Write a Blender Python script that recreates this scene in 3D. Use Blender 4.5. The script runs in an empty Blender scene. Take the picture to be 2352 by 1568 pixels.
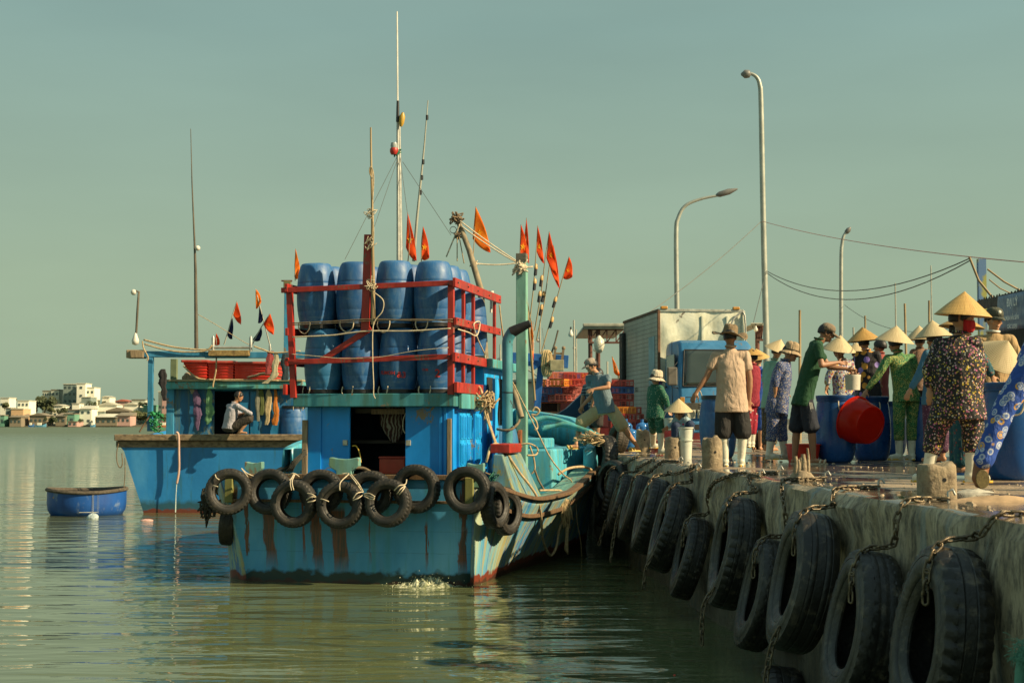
import bpy, math, random
from mathutils import Vector, Matrix, Quaternion, noise as mnoise
random.seed(7)
SC = bpy.context.scene
COL = SC.collection
rad = math.radians
# ------------------------------------------------------------ camera, sky, sun, exposure
F = 3267.0                       # focal length in pixels of a 2352 px wide frame
H = 2.25                         # camera height above the water
TILT = math.atan(188.0/F)
cam_d = bpy.data.cameras.new('camera'); cam = bpy.data.objects.new('camera', cam_d); COL.objects.link(cam)
cam.location = (0, 0, H); cam.rotation_euler = (math.pi/2+TILT, 0, 0)
cam_d.sensor_width = 36; cam_d.lens = 36*F/2352; cam_d.clip_start = 0.1; cam_d.clip_end = 6000
cam_d.dof.use_dof = True; cam_d.dof.focus_distance = 20.5; cam_d.dof.aperture_fstop = 5.6
SC.camera = cam
SUN_EL, SUN_AZ = 33.0, 111.0     # azimuth clockwise from +Y (towards +X)
sd = Vector((math.sin(rad(SUN_AZ))*math.cos(rad(SUN_EL)), math.cos(rad(SUN_AZ))*math.cos(rad(SUN_EL)), math.sin(rad(SUN_EL))))
w = bpy.data.worlds.new('World'); SC.world = w; w.use_nodes = True
nt = w.node_tree; nt.nodes.clear()
out = nt.nodes.new('ShaderNodeOutputWorld'); bg = nt.nodes.new('ShaderNodeBackground')
sky = nt.nodes.new('ShaderNodeTexSky'); sky.sky_type = 'NISHITA'; sky.sun_disc = False
sky.sun_elevation = rad(SUN_EL); sky.sun_rotation = rad(SUN_AZ); sky.dust_density = 3.0; sky.air_density = 1.2; sky.ozone_density = 1.0
tc = nt.nodes.new('ShaderNodeTexCoord'); sp = nt.nodes.new('ShaderNodeSeparateXYZ')
nt.links.new(tc.outputs['Generated'], sp.inputs[0])
rp = nt.nodes.new('ShaderNodeValToRGB')
rp.color_ramp.elements[0].position = 0.0; rp.color_ramp.elements[0].color = (2.60, 3.36, 2.30, 1)
rp.color_ramp.elements[1].position = 1.0; rp.color_ramp.elements[1].color = (1.9, 2.8, 3.0, 1)
e = rp.color_ramp.elements.new(0.10); e.color = (2.80, 3.68, 2.55, 1)
e = rp.color_ramp.elements.new(0.27); e.color = (2.12, 3.26, 2.86, 1)
hs = nt.nodes.new('ShaderNodeMapping'); hs.inputs['Scale'].default_value = (1.2, 1.2, 5)
cn = nt.nodes.new('ShaderNodeTexNoise'); cn.inputs['Scale'].default_value = 2.2; cn.inputs['Detail'].default_value = 5
nt.links.new(tc.outputs['Generated'], hs.inputs[0]); nt.links.new(hs.outputs[0], cn.inputs[0])
cm = nt.nodes.new('ShaderNodeMapRange'); cm.inputs[1].default_value = 0.3; cm.inputs[2].default_value = 0.7
cm.inputs[3].default_value = 0.93; cm.inputs[4].default_value = 1.07
nt.links.new(cn.outputs[0], cm.inputs[0])
mx = nt.nodes.new('ShaderNodeMixRGB'); mx.inputs[0].default_value = 0.92     # Nishita under a dusty green-grey veil
vm = nt.nodes.new('ShaderNodeMixRGB'); vm.blend_type = 'MULTIPLY'; vm.inputs[0].default_value = 1
nt.links.new(sp.outputs[2], rp.inputs[0]); nt.links.new(sky.outputs[0], mx.inputs[1]); nt.links.new(rp.outputs[0], vm.inputs[1])
nt.links.new(cm.outputs[0], vm.inputs[2]); nt.links.new(vm.outputs[0], mx.inputs[2])
nt.links.new(mx.outputs[0], bg.inputs[0]); bg.inputs[1].default_value = 0.078
nt.links.new(bg.outputs[0], out.inputs[0])
sl = bpy.data.lights.new('sun', 'SUN'); sl.energy = 5.0; sl.angle = rad(0.6); sl.color = (1.0, 0.80, 0.50)
so = bpy.data.objects.new('sun', sl); COL.objects.link(so); so.rotation_euler = sd.to_track_quat('Z', 'Y').to_euler()
so.location = (30, -20, 40)
SC.view_settings.view_transform = 'Standard'; SC.view_settings.look = 'None'; SC.view_settings.exposure = 0.66; SC.view_settings.gamma = 1.0
SC.cycles.use_denoising = True
SC.cycles.max_bounces = 6; SC.cycles.diffuse_bounces = 3; SC.cycles.glossy_bounces = 3; SC.cycles.transmission_bounces = 4

# ------------------------------------------------------------ pixel helpers (2352 px wide frame)
def ray(px, py):
    u = (px-1176)/F; v = (784-py)/F
    return Vector((u, math.cos(TILT)-v*math.sin(TILT), math.sin(TILT)+v*math.cos(TILT)))
CAM = Vector((0, 0, H))
def W(px, py, Y):
    r = ray(px, py); return CAM + r*(Y/r.y)
def WZ(px, py, z):
    r = ray(px, py); return CAM + r*((z-H)/r.z)
def push(p, d): return Vector((p.x*(p.y+d)/p.y, p.y+d, p.z))   # slide a point back along its line of sight, same height
BO = Vector((-2.1, 20.2, 0)); BYAW = rad(-11.3)
BM = Matrix.Translation(BO) @ Matrix.Rotation(BYAW, 4, 'Z'); BMI = BM.inverted()
def BL(px, py, yl):                                 # pixel -> boat-local point on the plane y = yl
    c = BMI @ CAM; d = BMI.to_3x3() @ ray(px, py)
    return c + d*((yl-c.y)/d.y)
def BX(px, py, xl):                                 # pixel -> boat-local point on the plane x = xl
    c = BMI @ CAM; d = BMI.to_3x3() @ ray(px, py)
    return c + d*((xl-c.x)/d.x)
def BW(px, py, yl): return BM @ BL(px, py, yl)
QZ = 1.70                                            # top of the quay
def qx(Y): return 3.3-0.058*Y                        # quay edge

# ------------------------------------------------------------ mesh builder
class MB:
    def __init__(s): s.v = []; s.f = []; s.m = []; s.cur = 0
    def add(s, vs, fs):
        o = len(s.v); s.v += [Vector(a) for a in vs]
        for f in fs: s.f.append([o+i for i in f]); s.m.append(s.cur)
        return s
    def box(s, c, d, rot=None, taper=1.0):
        c = Vector(c); x, y, z = d[0]/2, d[1]/2, d[2]/2
        vs = [Vector((i*x*(taper if k > 0 else 1), j*y*(taper if k > 0 else 1), k*z)) for k in (-1, 1) for j in (-1, 1) for i in (-1, 1)]
        if rot is not None: vs = [rot @ a for a in vs]
        return s.add([c+a for a in vs], [(0, 2, 3, 1), (4, 5, 7, 6), (0, 1, 5, 4), (2, 6, 7, 3), (0, 4, 6, 2), (1, 3, 7, 5)])
    def box2(s, lo, hi):
        lo = Vector(lo); hi = Vector(hi); return s.box((lo+hi)/2, hi-lo)
    def beam(s, a, b, w, h, up=(0, 0, 1)):
        a = Vector(a); b = Vector(b); d = (b-a); L = d.length; d.normalize(); up = Vector(up)
        x = d.cross(up)
        if x.length < 1e-4: x = d.cross(Vector((0, 1, 0)))
        x.normalize(); z = x.cross(d)
        R = Matrix((x, d, z)).transposed()
        return s.box((a+b)/2, (w, L, h), R)
    def tube(s, pts, r, n=8, cap=True, closed=False):
        pts = [Vector(p) for p in pts]; N = len(pts)
        rs = r if isinstance(r, (list, tuple)) else [r]*N
        vs = []; fs = []; px = None
        for i in range(N):
            if closed: t = pts[(i+1) % N]-pts[i-1]
            else: t = pts[min(i+1, N-1)]-pts[max(i-1, 0)]
            if t.length < 1e-9: t = Vector((0, 0, 1))
            t.normalize()
            if px is None:
                px = t.orthogonal().normalized()
            else:
                px = px - t*px.dot(t)
                if px.length < 1e-6: px = t.orthogonal()
                px.normalize()
            py = t.cross(px)
            for k in range(n):
                a = 2*math.pi*k/n; vs.append(pts[i]+(px*math.cos(a)+py*math.sin(a))*rs[i])
        M = N if closed else N-1
        for i in range(M):
            for k in range(n):
                j = (i+1) % N
                fs.append((i*n+k, i*n+(k+1) % n, j*n+(k+1) % n, j*n+k))
        if cap and not closed:
            fs.append(tuple(range(n))[::-1]); fs.append(tuple((N-1)*n+k for k in range(n)))
        return s.add(vs, fs)
    def lathe(s, prof, n=24, M=None, a0=0, a1=2*math.pi, closed_prof=False):
        full = abs(a1-a0-2*math.pi) < 1e-6; K = n if full else n+1
        vs = []; fs = []; P = len(prof)
        for k in range(K):
            a = a0+(a1-a0)*k/n
            for r, z in prof:
                p = Vector((r*math.cos(a), r*math.sin(a), z)); vs.append(M @ p if M is not None else p)
        for k in range(n):
            k2 = (k+1) % K
            for i in range(P if closed_prof else P-1):
                i2 = (i+1) % P
                fs.append((k*P+i, k2*P+i, k2*P+i2, k*P+i2))
        return s.add(vs, fs)
    def ball(s, c, r, n=12, m=8, R=None):
        c = Vector(c); r = Vector(r) if not isinstance(r, (int, float)) else Vector((r, r, r))
        vs = []; fs = []
        for i in range(m+1):
            th = math.pi*i/m
            for k in range(n):
                a = 2*math.pi*k/n
                p = Vector((r.x*math.sin(th)*math.cos(a), r.y*math.sin(th)*math.sin(a), r.z*math.cos(th)))
                if R is not None: p = R @ p
                vs.append(c+p)
        for i in range(m):
            for k in range(n):
                fs.append((i*n+k, (i+1)*n+k, (i+1)*n+(k+1) % n, i*n+(k+1) % n))
        return s.add(vs, fs)
    def prism(s, pts, d):                            # outline pts (3D) extruded by vector d
        d = Vector(d); n = len(pts); vs = [Vector(p) for p in pts]+[Vector(p)+d for p in pts]
        fs = [tuple(range(n))[::-1], tuple(range(n, 2*n))]+[(i, (i+1) % n, n+(i+1) % n, n+i) for i in range(n)]
        return s.add(vs, fs)
    def grid(s, rows):
        m = len(rows[0]); vs = [p for r in rows for p in r]
        fs = [(i*m+k, i*m+k+1, (i+1)*m+k+1, (i+1)*m+k) for i in range(len(rows)-1) for k in range(m-1)]
        return s.add(vs, fs)
    def base(s):
        xs = [v.x for v in s.v]; ys = [v.y for v in s.v]; zs = [v.z for v in s.v]
        return Vector(((min(xs)+max(xs))/2, (min(ys)+max(ys))/2, min(zs)))

def build(mb, name, mats, parent=None, smooth=None, bevel=0, solid=0, origin=None, sub=0, fix=True):
    """one mesh object. parent without rotation -> mb is in world coords; a parent flagged 'local' -> mb is in its frame."""
    if not isinstance(mats, (list, tuple)): mats = [mats]
    if parent is None:
        o0 = mb.base() if origin is None else Vector(origin)
    elif parent.get('_local'): o0 = Vector((0, 0, 0))
    else: o0 = Vector(parent['_loc'])
    me = bpy.data.meshes.new(name)
    me.from_pydata([v-o0 for v in mb.v], [], mb.f)
    for m in mats: me.materials.append(m)
    for p, mi in zip(me.polygons, mb.m): p.material_index = mi
    me.update()
    if fix:
        import bmesh
        bm = bmesh.new(); bm.from_mesh(me); bmesh.ops.recalc_face_normals(bm, faces=bm.faces); bm.to_mesh(me); bm.free()
    ob = bpy.data.objects.new(name, me); COL.objects.link(ob)
    if parent is None: ob.location = o0; ob['_loc'] = tuple(o0)
    else:
        ob.parent = parent
        if parent.get('_local'): ob['_local'] = 1
        ob['_loc'] = tuple(o0)
    if smooth is not None:
        me.polygons.foreach_set('use_smooth', [True]*len(me.polygons))
        if smooth < 180: me.set_sharp_from_angle(angle=rad(smooth))
    if solid: m = ob.modifiers.new('solid', 'SOLIDIFY'); m.thickness = solid; m.offset = 0
    if bevel:
        m = ob.modifiers.new('bevel', 'BEVEL'); m.width = bevel; m.segments = 2; m.limit_method = 'ANGLE'; m.angle_limit = rad(35)
        m.harden_normals = False
    if sub: m = ob.modifiers.new('sub', 'SUBSURF'); m.levels = sub; m.render_levels = sub
    return ob
def tag(o, label=None, cat=None, group=None, kind=None):
    if label: o['label'] = label
    if cat: o['category'] = cat
    if group: o['group'] = group
    if kind: o['kind'] = kind
    return o
def empty(name, loc, label, cat, group=None, rz=0, local=False):
    o = bpy.data.objects.new(name, None); COL.objects.link(o); o.location = loc; o.rotation_euler = (0, 0, rz)
    o.empty_display_size = .2
    if local: o['_local'] = 1
    o['_loc'] = tuple(loc); return tag(o, label, cat, group)
def copy_tree(o, parent=None):
    c = o.copy(); COL.objects.link(c)
    if parent is not None: c.parent = parent
    for ch in [x for x in COL.objects if x.parent == o]: copy_tree(ch, c)
    return c
def spline(pts, n=8):
    pts = [Vector(p) for p in pts]; out = []
    for i in range(len(pts)-1):
        p0 = pts[max(i-1, 0)]; p1 = pts[i]; p2 = pts[i+1]; p3 = pts[min(i+2, len(pts)-1)]
        for k in range(n):
            t = k/n
            out.append(0.5*((2*p1)+(p2-p0)*t+(2*p0-5*p1+4*p2-p3)*t*t+(3*p1-p0-3*p2+p3)*t**3))
    out.append(pts[-1]); return out
def sag(a, b, s, n=14):
    a = Vector(a); b = Vector(b)
    return [a.lerp(b, t/n)-Vector((0, 0, s*4*(t/n)*(1-t/n))) for t in range(n+1)]

# ------------------------------------------------------------ materials
class NT:
    def __init__(s, name, rough=.6, metal=0.0, spec=.5):
        s.mat = bpy.data.materials.new(name); s.mat.use_nodes = True; s.t = s.mat.node_tree
        s.b = s.t.nodes['Principled BSDF']; s.b.inputs['Roughness'].default_value = rough; s.b.inputs['Metallic'].default_value = metal
        s.b.inputs['Specular IOR Level'].default_value = spec
        s.co = s.t.nodes.new('ShaderNodeTexCoord').outputs['Object']
    def n(s, ty, **kw):
        x = s.t.nodes.new(ty)
        for k, v in kw.items(): setattr(x, k, v)
        return x
    def L(s, a, b): s.t.links.new(a, b)
    def setin(s, node, i, v):
        if isinstance(v, bpy.types.NodeSocket): s.L(v, node.inputs[i])
        else: node.inputs[i].default_value = v
    def mapped(s, sc, loc=(0, 0, 0), co=None, rot=(0, 0, 0)):
        m = s.n('ShaderNodeMapping'); m.inputs['Scale'].default_value = sc; m.inputs['Location'].default_value = loc; m.inputs['Rotation'].default_value = rot
        s.L(co or s.co, m.inputs[0]); return m.outputs[0]
    def noise(s, scale, detail=4, sc=None, rough=.55, dist=0, loc=(0, 0, 0)):
        x = s.n('ShaderNodeTexNoise'); x.inputs['Scale'].default_value = scale; x.inputs['Detail'].default_value = detail
        x.inputs['Roughness'].default_value = rough; x.inputs['Distortion'].default_value = dist
        s.L(s.mapped(sc or (1, 1, 1), loc), x.inputs[0]); return x.outputs[0]
    def ramp(s, f, stops, interp='LINEAR'):
        r = s.n('ShaderNodeValToRGB'); cr = r.color_ramp; cr.interpolation = interp
        while len(cr.elements) < len(stops): cr.elements.new(.5)
        for e_, (p, c) in zip(cr.elements, stops):
            e_.position = p; e_.color = (c, c, c, 1) if isinstance(c, (int, float)) else (*c, 1)
        s.L(f, r.inputs[0]); return r.outputs[0]
    def mix(s, f, a, b, mode='MIX'):
        m = s.n('ShaderNodeMixRGB', blend_type=mode); s.setin(m, 0, f)
        s.setin(m, 1, a if isinstance(a, bpy.types.NodeSocket) else (*a, 1)); s.setin(m, 2, b if isinstance(b, bpy.types.NodeSocket) else (*b, 1))
        return m.outputs[0]
    def math(s, op, a, b=0.0, c=0.0):
        m = s.n('ShaderNodeMath', operation=op); s.setin(m, 0, a); s.setin(m, 1, b)
        if op in ('MULTIPLY_ADD', 'SMOOTH_MIN', 'COMPARE'): s.setin(m, 2, c)
        return m.outputs[0]
    def mr(s, v, a, b, c=0.0, d=1.0, smooth=False):
        m = s.n('ShaderNodeMapRange'); m.interpolation_type = 'SMOOTHSTEP' if smooth else 'LINEAR'
        s.setin(m, 0, v); s.setin(m, 1, a); s.setin(m, 2, b); s.setin(m, 3, c); s.setin(m, 4, d); return m.outputs[0]
    def xyz(s, co=None):
        x = s.n('ShaderNodeSeparateXYZ'); s.L(co or s.co, x.inputs[0]); return x.outputs
    def color(s, c): s.setin(s.b, 'Base Color', c if isinstance(c, bpy.types.NodeSocket) else (*c, 1)); return s
    def rough(s, v): s.setin(s.b, 'Roughness', v); return s
    def bump(s, h, strength=.3, dist=.02):
        b = s.n('ShaderNodeBump'); b.inputs['Strength'].default_value = strength; b.inputs['Distance'].default_value = dist
        if s.b.inputs['Normal'].is_linked: s.L(s.b.inputs['Normal'].links[0].from_socket, b.inputs['Normal'])
        s.L(h, b.inputs['Height']); s.L(b.outputs[0], s.b.inputs['Normal']); return s
def mul(c, k): return tuple(x*k for x in c)
_mc = {}
def pm(name, c, rough=.6, var=.25, scale=3, bump=.15, bscale=40, metal=0, sc=(1, 1, 1), dirt=None, dirt_amt=.5, spec=.5, dist=.01):
    if name in _mc: return _mc[name]
    g = NT(name, rough, metal, spec)
    a = g.noise(scale, 6, sc); base = g.ramp(a, [(.3, mul(c, 1-var)), (.5, c), (.72, tuple(min(1, x*(1+var)+.01*var) for x in c))])
    if dirt:
        d = g.noise(scale*2.3, 8, sc, .65, .4, (3.1, 1.7, 5.2)); base = g.mix(g.ramp(d, [(.62-.25*dirt_amt, 0.0), (.72, 1.0)]), base, dirt)
    g.color(base)
    if bump: g.bump(g.noise(bscale, 5, sc), bump, dist)
    r = g.noise(scale*3, 3, sc, loc=(9, 2, 1)); g.rough(g.mr(r, .3, .7, max(.03, rough-.12), min(1, rough+.12)))
    _mc[name] = g.mat; return g.mat
def wood(name, c, c2, rough=.75, scale=(2, 2, 30)):
    if name in _mc: return _mc[name]
    g = NT(name, rough); a = g.noise(2.5, 8, scale, .6, .3); g.color(g.ramp(a, [(.3, c2), (.6, c)])); g.bump(a, .4, .006); _mc[name] = g.mat; return g.mat
def worn_paint(name, c, under=(.22, .17, .11), amt=.4, sc=(3, 3, 1), rough=.45, rust=(.16, .045, .01), rust_amt=.3, green=None, gscale=1.0):
    """old boat paint: vertical streaks, chips to what lies beneath, rust runs"""
    if name in _mc: return _mc[name]
    g = NT(name, rough)
    a = g.noise(2*gscale, 6, sc); base = g.ramp(a, [(.3, mul(c, .72)), (.5, c), (.7, tuple(min(1, x*1.25+.01) for x in c))])
    if green: base = g.mix(g.ramp(g.noise(1.6*gscale, 6, (4, 4, .35), .6, .2, (1, 7, 3)), [(.48, 0.0), (.62, .85)]), base, green)
    r = g.noise(3*gscale, 8, (6, 6, .35), .65, .2, (5, 1, 2)); base = g.mix(g.ramp(r, [(.70-.2*rust_amt, 0.0), (.80-.12*rust_amt, .8)]), base, rust)
    ch = g.noise(16*gscale, 8, (1, 1, .6), .7, .5, (2, 8, 4)); ch2 = g.noise(2.2*gscale, 3, (1, 1, 1), .5, 0, (7, 7, 1))
    k = g.math('MULTIPLY', ch, g.mr(ch2, .35, .75, .6, 1.35)); base = g.mix(g.ramp(k, [(.66-.14*amt, 0.0), (.70-.12*amt, 1.0)]), base, under)
    g.color(base); g.bump(k, .25, .006); g.rough(g.mr(a, .3, .7, rough-.12, rough+.2)); _mc[name] = g.mat; return g.mat
# ============================================================ water, quay, shores
def water():
    g = NT('murky_green_water', .035, 0, .5); g.b.inputs['IOR'].default_value = 1.33
    big = g.noise(.35, 4, (1, .55, 1)); c = g.ramp(big, [(.3, (.084, .102, .044)), (.7, (.114, .136, .064))]); g.color(c)
    h1 = g.noise(.75, 2, (.42, 1.5, 1), .45, .9); h2 = g.noise(2.1, 2, (.42, 1.4, 1), .5, .7, (3, 1, 0)); h3 = g.noise(8, 2, (.6, 1.3, 1), .5, .3)
    s = g.math('ADD', h1, g.math('MULTIPLY', h2, .30)); s = g.math('ADD', s, g.math('MULTIPLY', h3, .03))
    pos = g.n('ShaderNodeNewGeometry').outputs['Position']; yy = g.xyz(pos)[1]
    amp = g.mr(yy, 8, 250, 1.0, 2.2); g.rough(g.mr(yy, 25, 350, .035, .40))
    g.bump(g.math('MULTIPLY', s, amp), 1.0, .065)
    mb = MB(); mb.add([(-2500, -20, 0), (2500, -20, 0), (2500, 5000, 0), (-2500, 5000, 0)], [(0, 1, 2, 3)])
    o = build(mb, 'water', g.mat, origin=(0, 0, 0)); tag(o, kind='structure')
water()

def quay():
    g = NT('wet_concrete_top', .5)
    a = g.noise(1.2, 8, (1, .6, 1), .6); b = g.noise(18, 6, (1, 1, 1), .7)
    col = g.ramp(a, [(.3, (.22, .165, .10)), (.5, (.40, .30, .19)), (.7, (.54, .42, .27))])
    col = g.mix(g.ramp(b, [(.4, .0), (.65, .55)]), col, (.07, .055, .045))
    red = g.noise(.9, 5, (1, .7, 1), .6, .4, (4, 4, 0)); col = g.mix(g.ramp(red, [(.55, 0.0), (.68, .45)]), col, (.16, .05, .04))
    pud = g.noise(.75, 4, (1, .55, 1), .5, .5, (8, 3, 0)); pk = g.ramp(pud, [(.45, 0.0), (.50, 1.0)])
    col = g.mix(g.math('MULTIPLY', pk, .6), col, (.045, .04, .035))
    g.color(col); g.rough(g.mix(pk, g.ramp(b, [(.3, .28), (.7, .6)]), (.05, .05, .05)))
    hb = g.math('MULTIPLY', g.math('ADD', g.noise(30, 5), g.math('MULTIPLY', g.noise(4, 4), 2.2)), g.math('SUBTRACT', 1.0, g.math('MULTIPLY', pk, .95))); g.bump(hb, .8, .025)
    top = g.mat
    g = NT('stained_quay_wall', .7)
    a = g.noise(2.2, 8, (1, 1.6, .22), .65, .3); col = g.ramp(a, [(.3, (.12, .10, .06)), (.46, (.36, .29, .185)), (.62, (.56, .47, .32)), (.75, (.40, .38, .29))])
    b = g.noise(14, 8, (1, 1, .35), .75, 0, (2, 2, 2)); col = g.mix(g.ramp(b, [(.45, .0), (.62, .8)]), col, (.03, .03, .026))
    col = g.mix(g.ramp(g.noise(1.7, 6, (1, 2.2, .18), .6, .2, (5, 5, 5)), [(.56, 0.0), (.64, .5)]), col, (.16, .25, .29))
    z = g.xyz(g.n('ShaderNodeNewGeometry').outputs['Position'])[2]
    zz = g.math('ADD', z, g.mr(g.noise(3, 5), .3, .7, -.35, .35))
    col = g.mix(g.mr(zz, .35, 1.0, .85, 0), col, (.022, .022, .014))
    g.color(col); g.bump(g.noise(7, 8, (1, 1, .35), .7), .8, .05); g.rough(g.mr(a, .3, .7, .4, .8)); wall = g.mat
    mb = MB(); rows = []
    def edge(Y, k):
        e1 = .045*mnoise.noise(Vector((Y*1.3, k*.7, 0)))+.03*mnoise.noise(Vector((Y*5.1, k*1.7, 3)))
        return e1
    Ys = [2+.12*i for i in range(280)]+[35.6+1.2*i for i in range(60)]
    prof = [(.35, 0), (.12, 0), (.05, -.012), (.012, -.045), (0, -.11), (-.01, -.35), (-.015, -.7), (-.02, -1.1), (-.03, -1.6), (-.03, -2.4)]
    for Y in Ys:
        r = []
        for k, (dx, dz) in enumerate(prof):
            j = edge(Y, k)*(1 if k > 0 else 0)*(1.6 if k > 3 else 1)
            z_ = QZ+dz+(.012*mnoise.noise(Vector((Y*2.3, k, 9))) if 0 < k < 4 else 0)
            r.append(Vector((qx(Y)+dx+j, Y, z_)))
        rows.append(r)
    mb.cur = 0; mb.grid(rows)
    for i in range(len(mb.f)):
        k = i % (len(prof)-1); mb.m[i] = 0 if k < 2 else 1
    # broad top, rippled so the puddles lie in hollows
    xs = [0, .35, .8, 1.5, 2.5, 4, 6, 9, 13, 20, 40, 90, 200]
    Y2 = Ys[::4]
    if Y2[-1] != Ys[-1]: Y2.append(Ys[-1])
    rows = [[Vector((qx(Y)+max(x, .35), Y, QZ)) for x in xs[1:]] for Y in Y2]
    n0 = len(mb.f); mb.grid(rows)
    for i in range(n0, len(mb.f)): mb.m[i] = 0
    # end face of the quay far away
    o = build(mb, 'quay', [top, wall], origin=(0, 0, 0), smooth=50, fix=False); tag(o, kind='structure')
    me = o.data
    import bmesh
    bm = bmesh.new(); bm.from_mesh(me)
    for f in bm.faces:
        if f.normal.z < -.2 or f.normal.x > .2: f.normal_flip()
    bm.to_mesh(me); bm.free()
    mb = MB(); mb.box2((qx(105), 106.3, -2), (260, 900, QZ-.05)); o = build(mb, 'harbour_ground', pm('dry_ground', (.16, .14, .10), .9, .3, .2, 0), origin=(0, 0, 0)); tag(o, kind='structure')
quay()

def far_shore():
    gm = pm('shore_mud', (.07, .07, .045), .95, .5, .05, .2, .6)
    mb = MB(); rows = []
    for i in range(121):
        x = -620+i*9; r = []
        for j, (dy, z) in enumerate(((0, -1.5), (6, .6), (30, 2.0), (400, 6), (2500, 3))):
            r.append(Vector((x, 905+dy+14*mnoise.noise(Vector((x*.02, 0, 0))), z+(.9*mnoise.noise(Vector((x*.05, j, 2))) if 0 < j < 4 else 0))))
        rows.append(r)
    mb.grid(rows); o = build(mb, 'far_shore', gm, origin=(0, 0, 0), smooth=60, fix=False); tag(o, kind='structure')
far_shore()
# ============================================================ shared prototypes: text, rope, tyres, barrels, flags
def text_faces(s, size=1.0):
    cu = bpy.data.curves.new('lettering', 'FONT'); cu.body = s; cu.size = size; cu.resolution_u = 2; cu.offset = size*.022
    ob = bpy.data.objects.new('lettering', cu); COL.objects.link(ob)
    dg = bpy.context.evaluated_depsgraph_get(); dg.update()
    me = bpy.data.meshes.new_from_object(ob.evaluated_get(dg))
    vs = [v.co.copy() for v in me.vertices]; fs = [tuple(p.vertices) for p in me.polygons]
    bpy.data.objects.remove(ob); bpy.data.curves.remove(cu); bpy.data.meshes.remove(me)
    if vs:
        cx = (min(v.x for v in vs)+max(v.x for v in vs))/2; cy = (min(v.y for v in vs)+max(v.y for v in vs))/2
        for v in vs: v.x -= cx; v.y -= cy
    return vs, fs
ROPE = pm('hemp_rope', (.42, .31, .17), .85, .35, 20, .5, 160)
ROPE_D = pm('dark_rope', (.16, .12, .07), .85, .35, 20, .5, 160)
WHITE_ROPE = pm('pale_rope', (.55, .47, .33), .8, .25, 20, .5, 160)
def rope(pts, r, label, name='rope', mat=None, group=None, n=8, smoothn=8, cat='rope'):
    mb = MB(); mb.tube(spline(pts, smoothn) if smoothn else pts, r, n)
    o = build(mb, name, mat or ROPE, smooth=180, fix=False); return tag(o, label, cat, group)

def tyre_mb(R, ri, wd, kind, N=144, seed=0):
    rnd = random.Random(seed); hw = wd/2; mb = MB()
    zs = [-1, -.9, -.76, -.6, -.56, -.5, -.3, -.24, -.2, -.03, .03, .2, .24, .3, .5, .56, .6, .76, .9, 1]
    prof = []
    sh = .055*R
    def tread(a_i, u):
        d = .024*R; k = a_i % 4
        if kind == 'lug':
            s_ = k if u < 0 else (a_i+2) % 4
            if abs(u) > .35: return d*1.3 if s_ == 0 or (s_ == 1 and abs(u) > .7) else 0
            return d*.5 if abs(abs(u)-.24) < .02 else 0
        if kind == 'rib':
            return d*.45 if abs(abs(u)-.56) < .02 or abs(abs(u)-.24) < .02 else 0
        if kind == 'zig':
            z_ = .12*(1 if (a_i//2) % 2 else -1)
            if abs(u) > .85: return d if k == 0 else 0
            return d*.5 if abs(abs(u)-.53-z_*.3) < .04 or abs(abs(u)-.22) < .03 and a_i % 3 else 0
        if kind == 'block':
            if k == 0 and abs(u) > .28: return d*.8
            return d*.5 if abs(abs(u)-.24) < .02 or abs(abs(u)-.56) < .02 else 0
        return 0
    for i in range(N):
        row = []
        # tread surface, then right sidewall, bead, inner wall, left
        for u in zs:
            rr = R-sh*(max(0, abs(u)-.55)/.45)**2*.9-tread(i, u)
            row.append((rr, u*hw))
        for t, k in ((.10, 1.02), (.2, 1.08), (.215, 1.05), (.24, 1.09), (.42, 1.13), (.60, 1.09), (.72, 1.0), (.735, .955), (.76, .965), (.88, .87), (.95, .80), (1.0, .72)):
            row.append((R-sh-(R-sh-ri)*t, hw*k))
        row += [(ri-.003*R, hw*.62), (ri+.05*R, hw*.62), (R-.25*R, hw*.95), (R-.14*R, hw*.75), (R-.12*R, 0), (R-.14*R, -hw*.75), (R-.25*R, -hw*.95), (ri+.05*R, -hw*.62), (ri-.003*R, -hw*.62)]
        for t, k in ((1.0, .72), (.95, .80), (.88, .87), (.76, .965), (.735, .955), (.72, 1.0), (.60, 1.09), (.42, 1.13), (.24, 1.09), (.215, 1.05), (.2, 1.08), (.10, 1.02)):
            row.append((R-sh-(R-sh-ri)*t, -hw*k))
        prof.append(row)
    P = len(prof[0]); vs = []; fs = []
    for i, row in enumerate(prof):
        a = 2*math.pi*i/N
        sq = 1+.012*math.sin(2*a+seed)+.006*math.sin(3*a+seed*2)
        for r, z in row: vs.append(Vector((r*sq*math.cos(a), r*sq*math.sin(a), z+.01*math.sin(2*a+seed*1.7))))
    for i in range(N):
        j = (i+1) % N
        for k in range(P):
            k2 = (k+1) % P; fs.append((i*P+k, j*P+k, j*P+k2, i*P+k2))
    return mb.add(vs, fs)
RUB = pm('worn_black_rubber', (.019, .018, .015), .6, .45, 6, .35, 60, dirt=(.065, .053, .036), dirt_amt=.3)
RUB2 = pm('wet_black_rubber', (.013, .012, .010), .45, .5, 4, .6, 28, dirt=(.11, .09, .06), dirt_amt=.30)
_ty = {}
def tyre(R, ri, wd, kind, loc, axis, label, group, seed=0, mat=None, roll=0.0, oval=1.0):
    key = (round(R, 3), kind, seed % 3, mat and mat.name)
    if key not in _ty:
        o = build(tyre_mb(R, ri, wd, kind, 144, seed % 3), 'tyre', mat or RUB, origin=(0, 0, 0), smooth=38, fix=True)
        _ty[key] = o
    else:
        o = _ty[key].copy(); COL.objects.link(o)
    o.location = loc; q = Vector(axis).normalized().to_track_quat('Z', 'Y')
    o.rotation_euler = (q.to_matrix() @ Matrix.Rotation(roll, 3, 'Z')).to_euler(); o.scale = (1, oval, 1)
    return tag(o, label, 'tyre', group)

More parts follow.
